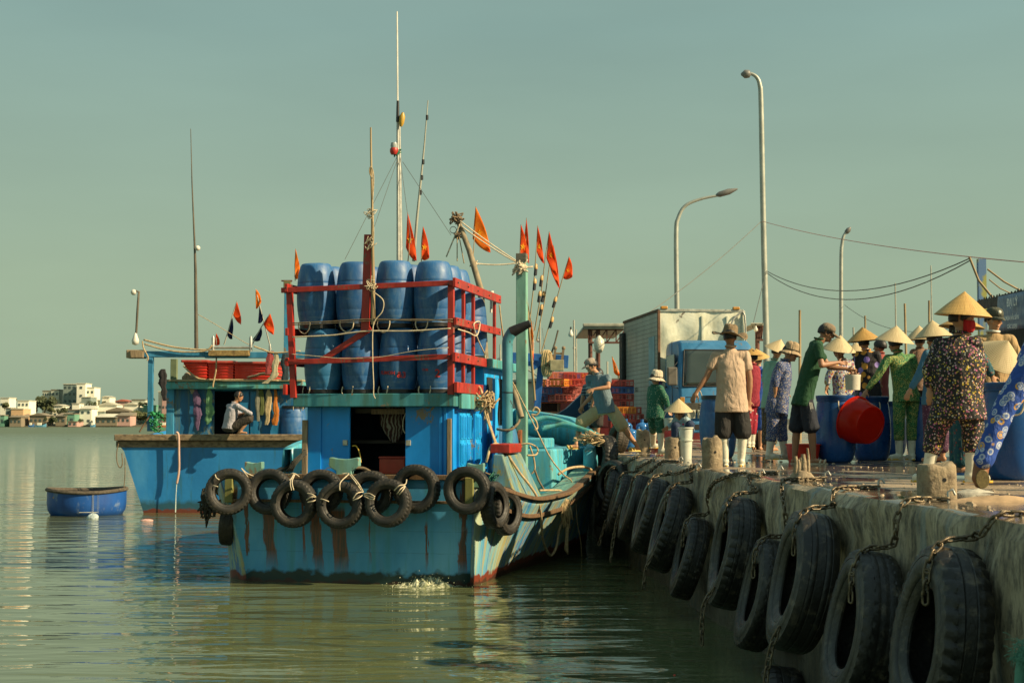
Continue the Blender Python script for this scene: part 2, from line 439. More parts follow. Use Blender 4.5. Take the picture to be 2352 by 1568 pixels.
# ------------------------------------------------------------ fishing boat in front
def hull_mat():
    g = NT('blue_transom_paint', .42)
    co = g.co; X, Y, Z = g.xyz()
    a = g.noise(1.3, 6, (1, 1, .5)); col = g.ramp(a, [(.3, (.035, .23, .44)), (.5, (.07, .32, .56)), (.7, (.14, .42, .62))])
    col = g.mix(g.ramp(g.noise(1.8, 7, (5, 5, .3), .65, .2), [(.52, 0.0), (.66, .5)]), col, (.05, .25, .22))
    nz = g.noise(4, 6, (1.4, 1, .5), .6); nz2 = g.noise(26, 5, (2, 1, .15), .6)
    for x0, z1, z0, w0, sl in ((-1.43, 1.08, .20, .085, .10), (-.72, .98, .16, .075, .11), (-.38, 1.0, .13, .115, .10), (-1.93, 1.3, .85, .05, 0), (1.48, 1.4, .1, .06, -.02), (.93, .8, .2, .012, 0), (-1.75, 1.1, .1, .018, .05), (.1, 1.0, .3, .012, .02), (-.9, 1.1, .3, .012, .05)):
        xc = g.math('ADD', X, g.math('MULTIPLY', g.math('SUBTRACT', Z, z1), sl))
        d = g.math('ABSOLUTE', g.math('SUBTRACT', xc, x0))
        d = g.math('ADD', d, g.math('MULTIPLY', g.math('SUBTRACT', nz, .5), .12))
        d = g.math('ADD', d, g.math('MULTIPLY', g.math('SUBTRACT', nz2, .5), .10))
        k = g.mr(d, w0*.85, w0*1.02, 1, 0); k = g.math('MULTIPLY', k, g.mr(Z, z0-.05, z0+.25, 0, 1)); k = g.math('MULTIPLY', k, g.mr(Z, z1, z1+.1, 1, 0))
        k = g.math('MULTIPLY', k, .93)
        col = g.mix(k, col, g.ramp(nz2, [(.40, (.19, .050, .002)), (.60, (.06, .035, .006))]))
    seam = g.math('ABSOLUTE', g.math('SUBTRACT', g.math('FRACT', g.math('MULTIPLY', g.math('ADD', Z, g.math('MULTIPLY', nz, .03)), 3.3)), .5)); col = g.mix(g.math('MULTIPLY', g.mr(seam, .0, .022, .5, 0), g.mr(nz, .4, .6, .2, 1)), col, (.008, .05, .08))
    sc_ = g.noise(2.1, 4, (1, 1, 1), .5, 1.5, (2, 4, 4)); col = g.mix(g.ramp(sc_, [(.60, 0.0), (.66, .22)]), col, (.12, .26, .30))
    wz = g.math('ADD', Z, g.mr(g.noise(5, 6), .3, .7, -.06, .06))
    col = g.mix(g.mr(wz, .13, .19, 1, 0), col, (.010, .032, .028)); col = g.mix(g.mr(wz, .01, .05, 1, 0), col, (.045, .016, .009))
    g.color(col); g.bump(g.noise(9, 6, (1, 1, .6)), .3, .012); g.rough(g.mr(a, .3, .7, .32, .55)); t = g.mat
    g = NT('weathered_side_paint', .5); X, Y, Z = g.xyz()
    a = g.noise(1.2, 7, (1, 1.6, .35), .6, .2); col = g.ramp(a, [(.30, (.03, .22, .46)), (.43, (.09, .34, .50)), (.56, (.26, .44, .42)), (.70, (.50, .47, .22))])
    col = g.mix(g.ramp(g.noise(2.6, 8, (1, 6, .28), .65, .1), [(.47, 0.0), (.56, .85)]), col, (.40, .33, .11))
    col = g.mix(g.ramp(g.noise(2.4, 8, (1, 7, .25), .65, .1, (3, 3, 3)), [(.56, 0.0), (.66, .8)]), col, (.08, .09, .035))
    col = g.mix(g.ramp(g.noise(1.9, 8, (1, 3, .6), .7, .3, (9, 3, 3)), [(.54, 0.0), (.58, .75)]), col, (.03, .16, .45))
    col = g.mix(g.ramp(g.noise(2.9, 8, (1, 9, .22), .6, .1, (6, 1, 3)), [(.60, 0.0), (.66, .85)]), col, (.22, .07, .012))
    wz = g.math('ADD', Z, g.mr(g.noise(5, 6), .3, .7, -.05, .05)); wz = g.math('SUBTRACT', wz, g.math('MULTIPLY', Y, .03))
    col = g.mix(g.mr(wz, .10, .13, 1, 0), col, (.17, .035, .018)); col = g.mix(g.mr(wz, .02, .05, .8, 0), col, (.03, .02, .012))
    g.color(col); g.bump(g.noise(9, 6, (1, 1, .6)), .3, .012); sdm = g.mat
    return t, sdm
TRANS, SIDEM = hull_mat()
TEAL = worn_paint('teal_boat_paint', (.08, .34, .36), amt=.5, green=(.10, .22, .13))
SKYB = worn_paint('light_blue_deck_paint', (.075, .40, .54), amt=.4, green=(.13, .36, .34), rough=.4)
CAB = worn_paint('bright_blue_cabin_paint', (.004, .25, .70), amt=.12, rust_amt=.0, sc=(1, 1, .6), rough=.42, gscale=.8)
CAB2 = worn_paint('cyan_shutter_paint', (.008, .33, .74), amt=.22, rust_amt=.05, rough=.42)
REDW = worn_paint('red_rack_paint', (.34, .022, .012), under=(.20, .09, .055), amt=.62, rust_amt=0, rough=.42, gscale=1.5)
BRN = wood('brown_rubbing_wood', (.17, .10, .05), (.05, .03, .018), .7, (3, 30, 3))
BRNX = wood('brown_rail_wood', (.20, .125, .06), (.05, .03, .018), .7, (30, 3, 3))
GREYW = wood('grey_board', (.34, .25, .15), (.14, .10, .06), .8, (30, 30, 2))
DARK = pm('near_black_shade', (.012, .014, .016), .9, .4, 3, 0)  # near-black that paints the shade of insides and holes; also eyes, far windows
ROOFM = worn_paint('teal_roof_edge_paint', (.05, .24, .28), amt=.45, rust_amt=.25, green=(.05, .15, .12))

boat = empty('fishing_boat', BO, 'turquoise and blue wooden fishing boat moored stern-on by the quay, rust runs down its transom', 'fishing boat', rz=BYAW, local=True)
ST = [  # yl, x at waterline, x at sheer, z sheer (starboard)
 (0, 1.55, 1.60, 1.50), (.35, 1.60, 1.80, 1.37), (.8, 1.64, 2.01, 1.24), (1.6, 1.70, 2.21, 1.13), (2.7, 1.82, 2.42, 1.15), (3.5, 1.93, 2.49, 1.21),
 (5, 2.13, 2.57, 1.43), (6.2, 2.22, 2.52, 1.53), (7.5, 1.95, 2.18, 1.62), (9, 1.40, 1.70, 1.72), (10.5, .65, 1.0, 1.82), (12, -.15, .1, 1.92), (12.6, -.27, -.22, 1.96)]
def spt(i, sgn, t):
    yl, xw, xs, zs = ST[i]
    if i == 0 and sgn < 0: xw, xs = 1.22, 1.65
    # t: 0 keel-ish .. 1 sheer
    if t < .15: x = xw*(.75 if t == 0 else .93) if t == 0 else xw*.985; z = -.6 if t == 0 else -.12
    else: u = (t-.15)/.85; x = xw+(xs-xw)*(u**1.25); z = u*zs
    if sgn < 0: x = -.5-x
    return Vector((x, yl, z))
ts = [0, .1, .15, .3, .45, .6, .72, .84, .92, 1.0]
mb = MB()
def interp_rows(sgn):
    rows = [[spt(i, sgn, t) for t in ts] for i in range(len(ST))]
    out_ = []
    for c in range(len(ts)):
        out_.append(spline([r[c] for r in rows], 5))
    return [[out_[c][k] for c in range(len(ts))] for k in range(len(out_[0]))]
RS = interp_rows(1); RP = interp_rows(-1)
mb.cur = 1; mb.grid(RS); mb.grid(RP)
mb.cur = 0; n = 14
mb.grid([[RP[0][c].lerp(RS[0][c], k/n)-Vector((0, .05*math.sin(math.pi*k/n), 0))*0 for c in range(len(ts))] for k in range(n+1)])
build(mb, 'hull', [TRANS, SIDEM], boat, smooth=35, solid=.05)
# decks
mb = MB()
def deck(y0, y1, z, inset, k=8):
    def xs(y):
        for i in range(len(ST)-1):
            if ST[i][0] <= y <= ST[i+1][0]:
                t = (y-ST[i][0])/(ST[i+1][0]-ST[i][0]); zz = ST[i][3]+(ST[i+1][3]-ST[i][3])*t
                xw = ST[i][1]+(ST[i+1][1]-ST[i][1])*t; x_ = ST[i][2]+(ST[i+1][2]-ST[i][2])*t
                return xw+(x_-xw)*min(1, (z/zz))**1.25
    rows = []
    for j in range(k+1):
        y = y0+(y1-y0)*j/k; x = xs(y)-inset; rows.append([Vector((-.5-x, y, z)), Vector((-.25, y, z+.04)), Vector((x, y, z))])
    mb.grid(rows)
deck(.05, 4.3, 1.03, .06); build(mb, 'deck', worn_paint('green_deck_planks', (.10, .24, .20), amt=.7, sc=(12, .5, 1), rust_amt=.3), boat, solid=.03)
# gunwale cap and strakes
def strake(side_rows, dz, wv, hv, y0, y1, offx, sgn=1):
    pts = []
    for r in side_rows:
        p = r[-1]
        if y0 <= p.y <= y1:
            t = dz/max(.5, p.z); # move down along the side
            q = r[-1].lerp(r[3], min(1, dz/(r[-1].z-r[3].z+1e-6)))
            pts.append(q+Vector((sgn*offx, 0, 0)))
    m_ = MB()
    for i in range(len(pts)-1): pass
    vs = []; fs = []
    for i, p in enumerate(pts):
        vs += [p+Vector((-wv/2*1, 0, hv/2)), p+Vector((wv/2, 0, hv/2)), p+Vector((wv/2, 0, -hv/2)), p+Vector((-wv/2, 0, -hv/2))]
    for i in range(len(pts)-1):
        for k in range(4): fs.append((i*4+k, i*4+(k+1) % 4, i*4+4+(k+1) % 4, i*4+4+k))
    fs += [(0, 1, 2, 3), tuple(len(vs)-4+k for k in (3, 2, 1, 0))]
    m_.add(vs, fs); return m_
for dz, w_, h_, o_ in ((0.0, .12, .055, .01), (.26, .06, .06, .03)):
    build(strake(RS, dz, w_, h_, .3, 12.3, o_), 'rubbing_strake', BRN, boat, bevel=.008)
    build(strake(RP, dz, w_, h_, .3, 12.3, o_, -1), 'rubbing_strake', BRN, boat, bevel=.008)
# starboard side deck inside the gunwale (planks)
m_ = MB(); rows = []
for r in RS:
    p = r[-1]
    if .3 <= p.y <= 6.2: rows.append([p+Vector((-.38, 0, -.03)), p+Vector((-.02, 0, -.005))])
m_.grid(rows); build(m_, 'side_deck', worn_paint('green_deck_planks2', (.13, .27, .22), amt=.7, sc=(12, .5, 1), rust_amt=.3), boat, solid=.04)
# transom rails, posts
mb = MB(); mb.box2((-2.22, -.06, 1.46), (1.66, .06, 1.53)); build(mb, 'transom_rail', BRNX, boat, bevel=.008)
mb = MB(); mb.box2((-2.06, -.055, 1.13), (1.60, .03, 1.17)); build(mb, 'transom_strake', BRNX, boat, bevel=.006)
for x in (-2.0, 1.545):
    mb = MB(); mb.box2((x-.06, -.075, 1.12), (x+.06, -.01, 1.50)); build(mb, 'corner_post', worn_paint('yellowed_post', (.22, .22, .07), amt=.6, rust_amt=.6), boat, bevel=.01)
# bitts on the transom
def bitt(x, z, w_, h_):
    pts = [(-w_/2, 0), (-w_/2+.02, h_*.62), (-w_/2+.0, h_), (-w_*.28, h_*.93), (0, h_*.88), (w_*.28, h_*.93), (w_/2, h_), (w_/2+.0, h_*.5), (w_/2-.05, h_*.35), (w_*.2, 0), (w_*.15, -.15), (-w_*.15, -.15), (-w_*.2, 0), (-w_/2+.05, h_*.30)]
    pts = [(-w_/2, h_*.95), (-w_*.46, h_), (-w_*.25, h_*.92), (0, h_*.88), (w_*.25, h_*.92), (w_*.46, h_), (w_/2, h_*.95), (w_/2, h_*.45), (w_*.42, h_*.3), (w_*.26, h_*.12), (w_*.24, -.14), (-w_*.24, -.14), (-w_*.26, h_*.12), (-w_*.42, h_*.3), (-w_/2, h_*.45)]
    m = MB(); m.prism([Vector((x+a, -.02, z+b)) for a, b in pts], (0, .12, 0)); return m
BIT = worn_paint('pale_teal_paint', (.16, .34, .30), amt=.5, rust_amt=.1, green=(.16, .27, .16))
build(bitt(-.29, 1.55, .44, .22), 'mooring_bitt', BIT, boat, bevel=.02)
build(bitt(-1.65, 1.53, .26, .17), 'mooring_bitt', BIT, boat, bevel=.02)
build(bitt(1.62, 1.50, .24, .20), 'mooring_bitt', BIT, boat, bevel=.02)
# cabin
mb = MB(); t = .05
mb.box2((-1.02, .5, .95), (-.37, .5+t, 2.49)); mb.box2((.47, .5, .95), (1.18, .5+t, 2.49))
mb.box2((-1.02, .5+t, .95), (-.97, 2.3, 2.49)); mb.box2((1.13, .5+t, .95), (1.18, 2.3, 2.49)); mb.box2((-.97, 2.2, .95), (1.13, 2.25, 2.47))
mb.box2((-.37, .502, .95), (.47, .548, 1.40))
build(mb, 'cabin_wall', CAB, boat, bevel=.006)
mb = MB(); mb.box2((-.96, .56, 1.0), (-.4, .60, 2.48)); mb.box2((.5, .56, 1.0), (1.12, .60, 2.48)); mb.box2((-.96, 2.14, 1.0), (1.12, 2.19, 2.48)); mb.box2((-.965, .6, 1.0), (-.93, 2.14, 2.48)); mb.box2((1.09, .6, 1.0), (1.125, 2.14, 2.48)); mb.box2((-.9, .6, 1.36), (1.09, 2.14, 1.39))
build(mb, 'cabin_lining', pm('shade_dark_lining', (.006, .03, .05), .8, .4, 3, 0), boat)  # inner walls coloured almost black to paint the shade behind the doorway
mb = MB(); mb.box2((-1.08, .44, 1.48), (-1.0, .50, 2.30)); build(mb, 'corner_board', GREYW, boat, bevel=.005)
mb = MB(); mb.box2((1.10, .455, 1.48), (1.16, .495, 2.32)); build(mb, 'corner_board', GREYW, boat, bevel=.005)
for x0, x1 in ((-1.0, -.80), (.98, 1.02), (1.05, 1.09)):
    mb = MB(); mb.box2((x0, .475, 1.45), (x1, .497, 2.485)); build(mb, 'wall_batten', CAB, boat, bevel=.004)
for x in (-.43, .52):
    mb = MB(); mb.box2((x-.035, .465, 1.93), (x+.035, .498, 2.01)); build(mb, 'door_latch', pm('dull_steel', (.42, .40, .33), .4, .3, 20, .2, 60, .5), boat, bevel=.005)
mb = MB(); mb.box2((-1.17, .30, 2.49), (1.24, 2.35, 2.68)); build(mb, 'cabin_roof', ROOFM, boat, bevel=.012)
mb = MB(); mb.box2((1.243, .55, 2.46), (1.30, 1.95, 2.70)); build(mb, 'roof_edge_board', TEAL, boat, bevel=.012)
# shutters on the starboard wall
for y0 in (.72, 1.16, 1.74):
    mb = MB(); mb.box2((1.185, y0, 1.62), (1.225, y0+.40, 2.40))
    for k in (0, 1):
        ya = y0+.03+k*.185
        for za, zb in ((1.65, 1.96), (2.02, 2.37)):
            mb.box2((1.228, ya, za), (1.24, ya+.155, zb))
            for q in range(3): mb.box2((1.242, ya+.02+q*.05, za+.02), (1.25, ya+.035+q*.05, zb-.02))
    build(mb, 'shutter', CAB2, boat, bevel=.004)
mb = MB(); mb.box2((1.18, .6, 1.52), (1.30, 2.25, 1.58)); build(mb, 'window_ledge', CAB, boat, bevel=.006)
# wheelhouse behind, taller
mb = MB(); mb.box2((-1.0, 2.32, 1.0), (1.22, 4.4, 3.12)); build(mb, 'wheelhouse_wall', CAB2, boat, bevel=.01)
mb = MB(); mb.box2((-1.1, 2.28, 3.12), (1.36, 4.6, 3.26)); build(mb, 'wheelhouse_roof', TEAL, boat, bevel=.012)
mb = MB(); mb.box2((1.225, 2.55, 2.3), (1.235, 3.0, 2.98)); mb.box2((1.225, 3.2, 1.5), (1.235, 3.8, 2.98)); build(mb, 'wheelhouse_dark_panel', DARK, boat)  # dark panels on the solid wall, painted shade in place of openings
# scalloped boards beside the exhaust
mb = MB()
def scallop(xl, y0, y1, z0, z1):
    pts = [(y0, z0)]; N_ = 24
    for i in range(N_+1):
        z = z0+(z1-z0)*i/N_; pts.append((y1+.07*math.sin(i/N_*math.pi*5)*1.0, z))
    pts.append((y0, z1)); return [Vector((xl, a, b)) for a, b in pts]
mb.prism(scallop(1.36, 2.35, 2.62, 1.1, 2.95), (.04, 0, 0)); build(mb, 'scalloped_board', CAB2, boat, bevel=.006)
# stern quarter panel, red block
mb = MB(); mb.add([(1.62, .95, 1.0), (1.62, 2.35, 1.0), (1.66, 2.25, 1.80), (1.66, 1.0, 1.80), (2.02, .95, 1.13), (2.14, 2.45, 1.08), (1.86, 2.1, 1.80), (1.80, 1.0, 1.80)], [(0, 1, 2, 3), (4, 5, 6, 7), (0, 1, 5, 4), (3, 2, 6, 7), (0, 3, 7, 4), (1, 2, 6, 5)])
build(mb, 'quarter_locker', worn_paint('peeling_blue_yellow', (.10, .24, .30), under=(.26, .22, .07), amt=.85, rust_amt=.7, green=(.25, .28, .12)), boat, bevel=.02)
mb = MB(); mb.box2((1.60, 1.05, 1.812), (1.90, 1.95, 1.95)); build(mb, 'red_rail_block', REDW, boat, bevel=.015)
# exhaust
PE = worn_paint('teal_exhaust_paint', (.06, .25, .30), under=(.03, .02, .015), amt=.5, rust_amt=.5)
mb = MB(); mb.tube([(1.62, 2.25, 1.0), (1.62, 2.25, 1.5), (1.62, 2.25, 2.5), (1.62, 2.25, 3.3), (1.62, 2.25, 3.45)], .082, 20)
mb.tube(spline([(1.62, 2.25, 3.44), (1.63, 2.25, 3.56), (1.70, 2.25, 3.68)], 5), .084, 20)
build(mb, 'exhaust_pipe', PE, boat, smooth=40)
mb = MB(); mb.tube([(1.68, 2.25, 3.66), (1.76, 2.25, 3.70), (1.98, 2.25, 3.80)], [.088, .082, .056], 20); build(mb, 'exhaust_outlet', pm('sooty_iron', (.012, .012, .012), .55, .5, 9, .4, 40), boat, smooth=40)
mb = MB(); mb.tube([(1.62, 2.25, 2.72), (1.62, 2.25, 2.735)], .089, 20)
build(mb, 'exhaust_band', pm('sooty_iron', (0, 0, 0)), boat, smooth=40)
# square teal post
POSTM = worn_paint('pale_green_post_paint', (.17, .37, .29), amt=.35, rust_amt=.0, under=(.22, .2, .12))
mb = MB(); mb.box((1.60, 3.55, 2.95), (.17, .17, 3.9)); build(mb, 'mooring_post', POSTM, boat, bevel=.01)
mb = MB(); mb.box((1.60, 3.55, 4.97), (.175, .175, .15)); build(mb, 'post_top', wood('post_end_grain', (.16, .15, .11), (.05, .05, .035)), boat, bevel=.01)
# foredeck box
mb = MB(); mb.add([(-2.5, 3.9, 1.0), (2.06, 3.9, 1.0), (2.20, 7.0, 1.0), (-2.5, 7.2, 1.0), (-2.5, 3.95, 1.82), (2.02, 3.95, 1.82), (2.20, 7.0, 1.82), (-2.5, 7.2, 1.82)], [(0, 1, 2, 3), (4, 5, 6, 7), (0, 1, 5, 4), (1, 2, 6, 5), (2, 3, 7, 6), (3, 0, 4, 7)])
mb.box2((1.32, 4.3, 1.825), (1.86, 5.2, 2.0)); mb.box2((-1.0, 4.9, 1.825), (1.2, 6.2, 2.12))
build(mb, 'foredeck', SKYB, boat, bevel=.03)
m_ = MB(); rows = []
for r in RS:
    p = r[-1]
    if p.y >= 5.0:
        t = min(1, (p.y-5)/4); h = .36+.26*t; rows.append([p+Vector((.0, 0, 0)), p+Vector((.0, 0, h*.5)), p+Vector((-.02, 0, h)), p+Vector((-.16, 0, h)), p+Vector((-.16, 0, 0))])
m_.grid(rows); m_.add(rows[0], [(0, 1, 2, 3, 4)]); rows = []
for r in RP:
    p = r[-1]
    if p.y >= 5.0:
        t = min(1, (p.y-5)/4); h = .36+.26*t; rows.append([p+Vector((.0, 0, 0)), p+Vector((.0, 0, h*.5)), p+Vector((.02, 0, h)), p+Vector((.16, 0, h)), p+Vector((.16, 0, 0))])
m_.grid(rows); build(m_, 'bow_bulwark', SKYB, boat, smooth=40, solid=.03)
mb = MB(); mb.add([(-2.3, 7.15, 1.75), (1.8, 7.15, 1.75), (.0, 12, 2.0), (-.5, 12, 2.0)], [(0, 1, 2, 3)]); build(mb, 'bow_deck', SKYB, boat, solid=.05)
for k, (px, py, yl) in enumerate(((1255, 975, 6.3), (1290, 990, 5.4))):
    p = BL(px, py, yl)
    q = [p+Vector((-.35, 0, .05)), p+Vector((0, .1, .12)), p+Vector((.45, .0, .0)), p+Vector((.75, -.1, -.12))]
    mb = MB(); mb.tube(spline(q, 5), .05, 8); build(mb, 'deck_timber', TEAL, boat, smooth=60)
# rust-stained winch by the post
mb = MB(); p = Vector((1.35, 3.55, 1.9)); mb.box(p, (.25, .2, .5)); mb.tube([p+Vector((-.2, -.1, .1)), p+Vector((.25, -.1, .1))], .09, 12); mb.tube([p+Vector((-.22, -.1, .1)), p+Vector((-.17, -.1, .1))], .15, 12); mb.tube([p+Vector((.22, -.1, .1)), p+Vector((.27, -.1, .1))], .15, 12)
build(mb, 'winch', pm('rusty_iron', (.22, .07, .02), .8, .5, 8, .5, 40), boat, smooth=40)
# things seen in the cabin doorway (parts of the boat: bunk + shelf)
mb = MB(); mb.box2((-.9, 1.1, 1.95), (1.05, 2.1, 2.0)); mb.box2((-.35, .7, 2.40), (.5, .74, 2.47)); build(mb, 'bunk_shelf', pm('dark_wood_shelf', (.04, .03, .02), .8), boat)
mb = MB(); mb.box2((-.08, .62, 2.385), (.42, .70, 2.46)); build(mb, 'lintel_board', BRNX, boat)

# ------------------------------------------------------------ red rack on the roof (part of the boat, with posts and rails as sub-parts)
rack = bpy.data.objects.new('cargo_rack', None); COL.objects.link(rack); rack.parent = boat; rack['_local'] = 1; rack['_loc'] = (0, 0, 0)
def bar(a, b, w_, h_, nm='rack_rail', up=(0, 0, 1)):
    m = MB(); m.beam(a, b, w_, h_, up); build(m, nm, REDW, rack, bevel=.005)
yf = .28; XL, XR = -1.13, 1.20
bar((XL-.02, yf, 2.62), (XL-.10, yf, 4.20), .085, .085, 'rack_post', (0, 1, 0)); bar((XR, yf, 2.66), (XR, yf, 4.26), .085, .085, 'rack_post', (0, 1, 0))
bar((XL-.20, yf-.07, 4.185), (XR+.04, yf-.07, 4.245), .04, .075); bar((XL-.14, yf-.07, 3.135), (XR+.0, yf-.07, 3.195), .04, .075)
bar((-.06, yf-.055, 3.55), (-.02, yf-.05, 4.97), .115, .06, 'rack_post', (0, 1, 0))
bar((-.72, yf-.03, 3.16), (.02, yf-.03, 3.62), .04, .085, 'rack_brace')
bar((XR+.07, yf-.12, 4.25), (XR+.07, 3.35, 4.27), .045, .13); bar((XR+.07, yf-.05, 3.70), (XR+.07, 3.32, 3.74), .045, .11)
bar((XR+.07, yf-.12, 3.19), (XR+.07, 3.35, 3.19), .045, .13); bar((XR+.09, yf-.1, 2.76), (XR+.09, 1.9, 2.76), .05, .15)
for y, z0 in ((.95, 2.7), (1.60, 2.7), (3.15, 3.2)): bar((XR+.02, y, z0), (XR+.02, y, 4.22), .045, .07, 'rack_post', (0, 1, 0))
bar((XL-.12, yf-.1, 4.22), (XL-.06, 3.3, 4.24), .045, .12); bar((XL-.12, yf-.06, 3.58), (XL-.06, 3.3, 3.68), .045, .11); bar((XL-.10, yf-.1, 3.14), (XL-.06, 3.3, 3.18), .045, .12); bar((XL-.13, yf-.1, 2.74), (XL-.08, 1.9, 2.74), .05, .15)
for y in (1.3, 3.1): bar((XL-.04, y, 2.7), (XL-.06, y, 4.22), .045, .07, 'rack_post', (0, 1, 0))
for c_ in [(a, yf-.095, b) for a, b in ((XL-.12, 4.22), (XL-.10, 3.17), (XR-.02, 4.22), (XR-.02, 3.2))]+[(XR+.097, y, z) for y in (.3, .95, 1.6, 2.4, 3.2) for z in (4.255, 3.725, 3.19)]:
    mb = MB(); mb.ball(c_, .014, 8, 6); build(mb, 'bolt', pm('dark_bolt', (.03, .025, .02), .6), rack, smooth=60)

# ------------------------------------------------------------ barrels
def barrel_proto():
    bl = empty('barrel', (0, 0, 0), 'x', 'barrel', local=True)
    g = NT('blue_barrel_plastic', .38, 0, .5)
    oi = g.n('ShaderNodeObjectInfo').outputs['Random']
    a = g.noise(1.6, 6, (1, 1, 1.4), .6, .3); base = g.ramp(a, [(.3, (.010, .075, .22)), (.5, (.02, .11, .29)), (.68, (.06, .18, .36))])
    base = g.mix(g.ramp(g.noise(7, 8, (2, 2, .5), .7, .3, (1, 2, 3)), [(.46, 0.0), (.70, .55)]), base, (.14, .24, .33)); base = g.mix(g.ramp(g.noise(3, 7, (1, 1, 5), .7, .2, (7, 2, 3)), [(.58, 0.0), (.66, .35)]), base, (.20, .27, .30)); base = g.mix(g.math('MULTIPLY', g.math('LESS_THAN', oi, .3), .35), base, (.004, .04, .15))
    base = g.mix(g.math('MULTIPLY', g.math('GREATER_THAN', oi, .72), .35), base, (.03, .20, .33))
    g.color(base); g.rough(g.mr(g.noise(6, 4), .3, .7, .36, .62)); g.bump(g.noise(60, 3, (1, 1, .3)), .06, .004)
    pr = [(.0, .93), (.14, .93), (.165, .945), (.19, .95), (.208, .942), (.228, .91), (.247, .85), (.262, .77), (.271, .69), (.274, .665), (.2715, .66), (.275, .655), (.283, .57), (.287, .46), (.285, .36), (.279, .26), (.2765, .255), (.277, .25), (.268, .18), (.254, .11), (.240, .075), (.244, .068), (.244, .05), (.235, .045), (.233, .0), (0, .0)]
    mb = MB(); mb.lathe(pr, 36); o = build(mb, 'barrel_body', g.mat, bl, smooth=50)
    mb = MB(); mb.lathe([(.234, .002), (.252, .004), (.254, .060), (.235, .062)], 36, closed_prof=True); build(mb, 'clamp_ring', pm('black_clamp', (.012, .012, .013), .45), bl, smooth=40)
    for a in (-.5, 2.6):
        m = MB(); c, s_ = math.cos(a-math.pi/2), math.sin(a-math.pi/2); tx, ty = -s_, c
        def P_(u, z, k=.275): return Vector((c*k+tx*u, s_*k+ty*u, z))
        m.tube(spline([P_(-.10, .10), P_(-.105, .03, .29), P_(-.06, -.04, .30), P_(.02, -.075, .30), P_(.09, -.03, .30), P_(.11, .04, .29), P_(.10, .10)], 5), .0085, 8)
        build(m, 'rope_handle', WHITE_ROPE, bl, smooth=180, fix=False)
    return bl
B0 = barrel_proto()
_b0used = [False]
def barrel(loc, rz, label, group, flip=False, scale=1.0):
    if not _b0used[0]: o = B0; _b0used[0] = True
    else: o = copy_tree(B0)
    o.location = loc; tl = .022 if 'upper' in label else 0; o.rotation_euler = ((math.pi if flip else 0)+tl*math.sin(loc[0]*17), tl*math.sin(loc[1]*23), rz); o.scale = (scale*(1+tl*.8*math.sin(loc[0]*9)), scale, scale*(1+tl*.7*math.sin(loc[1]*31)))
    if flip: o.location = Vector(loc)+Vector((0, 0, .95*scale))
    tag(o, label, 'barrel', group); return o
ordn = ['first', 'second', 'third', 'fourth']
rr = random.Random(3)
rowname = ['front row', 'second row', 'third row', 'rearmost row']
for lay in (0, 1):
    for r in range(4 if lay else 3):
        for c in range(4):
            if lay == 0: x = -.82+c*.572+(.0 if r % 2 == 0 else .02); y = .64+r*.60; z = 2.685
            else: x = -.93+c*.600+rr.uniform(-.01, .01); y = .62+r*.60+rr.uniform(-.01, .01); z = 3.64 if r < 3 else 3.27
            if lay and r == 3: y = 2.75
            p = BM @ Vector((x, y, z))
            barrel(p, rr.uniform(-.5, .5)+BYAW, 'blue plastic barrel in the red roof rack, %s layer, %s, %s from the left' % ('upper' if lay else 'lower', rowname[r], ordn[c]), 'blue barrels stacked in the red roof rack', scale=1.0 if lay == 0 else 1.02)
# an extra barrel seen standing behind the wheelhouse roof, and one by the exhaust pipe
barrel(BM @ Vector((1.32, 2.95, 1.03)), .4, 'blue barrel standing on deck right behind the teal exhaust pipe', 'blue barrels standing on the boat deck', scale=1.25)
# red marks on two lower front barrels
def barrel_mark(s, cx, zc, size, name, tilt=0.0):
    vs, fs = text_faces(s, size); R_ = .2885; m = MB(); out_ = []
    for v in vs:
        x = v.x*math.cos(tilt)-v.y*math.sin(tilt); z = v.x*math.sin(tilt)+v.y*math.cos(tilt)
        a = x/R_; out_.append(BM @ Vector((cx[0]+R_*math.sin(a+cx[2]), cx[1]-R_*math.cos(a+cx[2]), zc+z)))
    m.add(out_, fs); return m
REDI = pm('red_ink', (.45, .03, .02), .7, .5, 30, 0)
for k, (s_, c_, ang, z, sz, lab) in enumerate((('FUMOH', 2, -.35, 2.98, .075, 'red hand-painted letters on the third lower front barrel'), ('&3', 2, .42, 2.95, .12, 'red looping brush mark right of the letters on the third lower front barrel'), ('2', 3, .30, 2.97, .16, 'red curled numeral on the fourth lower front barrel'), ('FUM', 3, -.35, 3.02, .05, 'faded red letters on the fourth lower front barrel'))):
    m = barrel_mark(s_, (-.82+c_*.572, .64, ang), z, sz, 'painted_mark', -.03)
    o = build(m, 'painted_mark', REDI, fix=False); tag(o, lab, 'lettering')
    bar_ob = [x for x in COL.objects if x.get('label', '').startswith('blue plastic barrel in the red roof rack, lower layer, front row, %s' % ordn[c_])][0]
    bpy.context.view_layer.update()
    o.parent = bar_ob; o.matrix_parent_inverse = (Matrix.Translation(bar_ob.location) @ bar_ob.rotation_euler.to_matrix().to_4x4()).inverted()
    for k_ in ('label', 'category'): del o[k_]

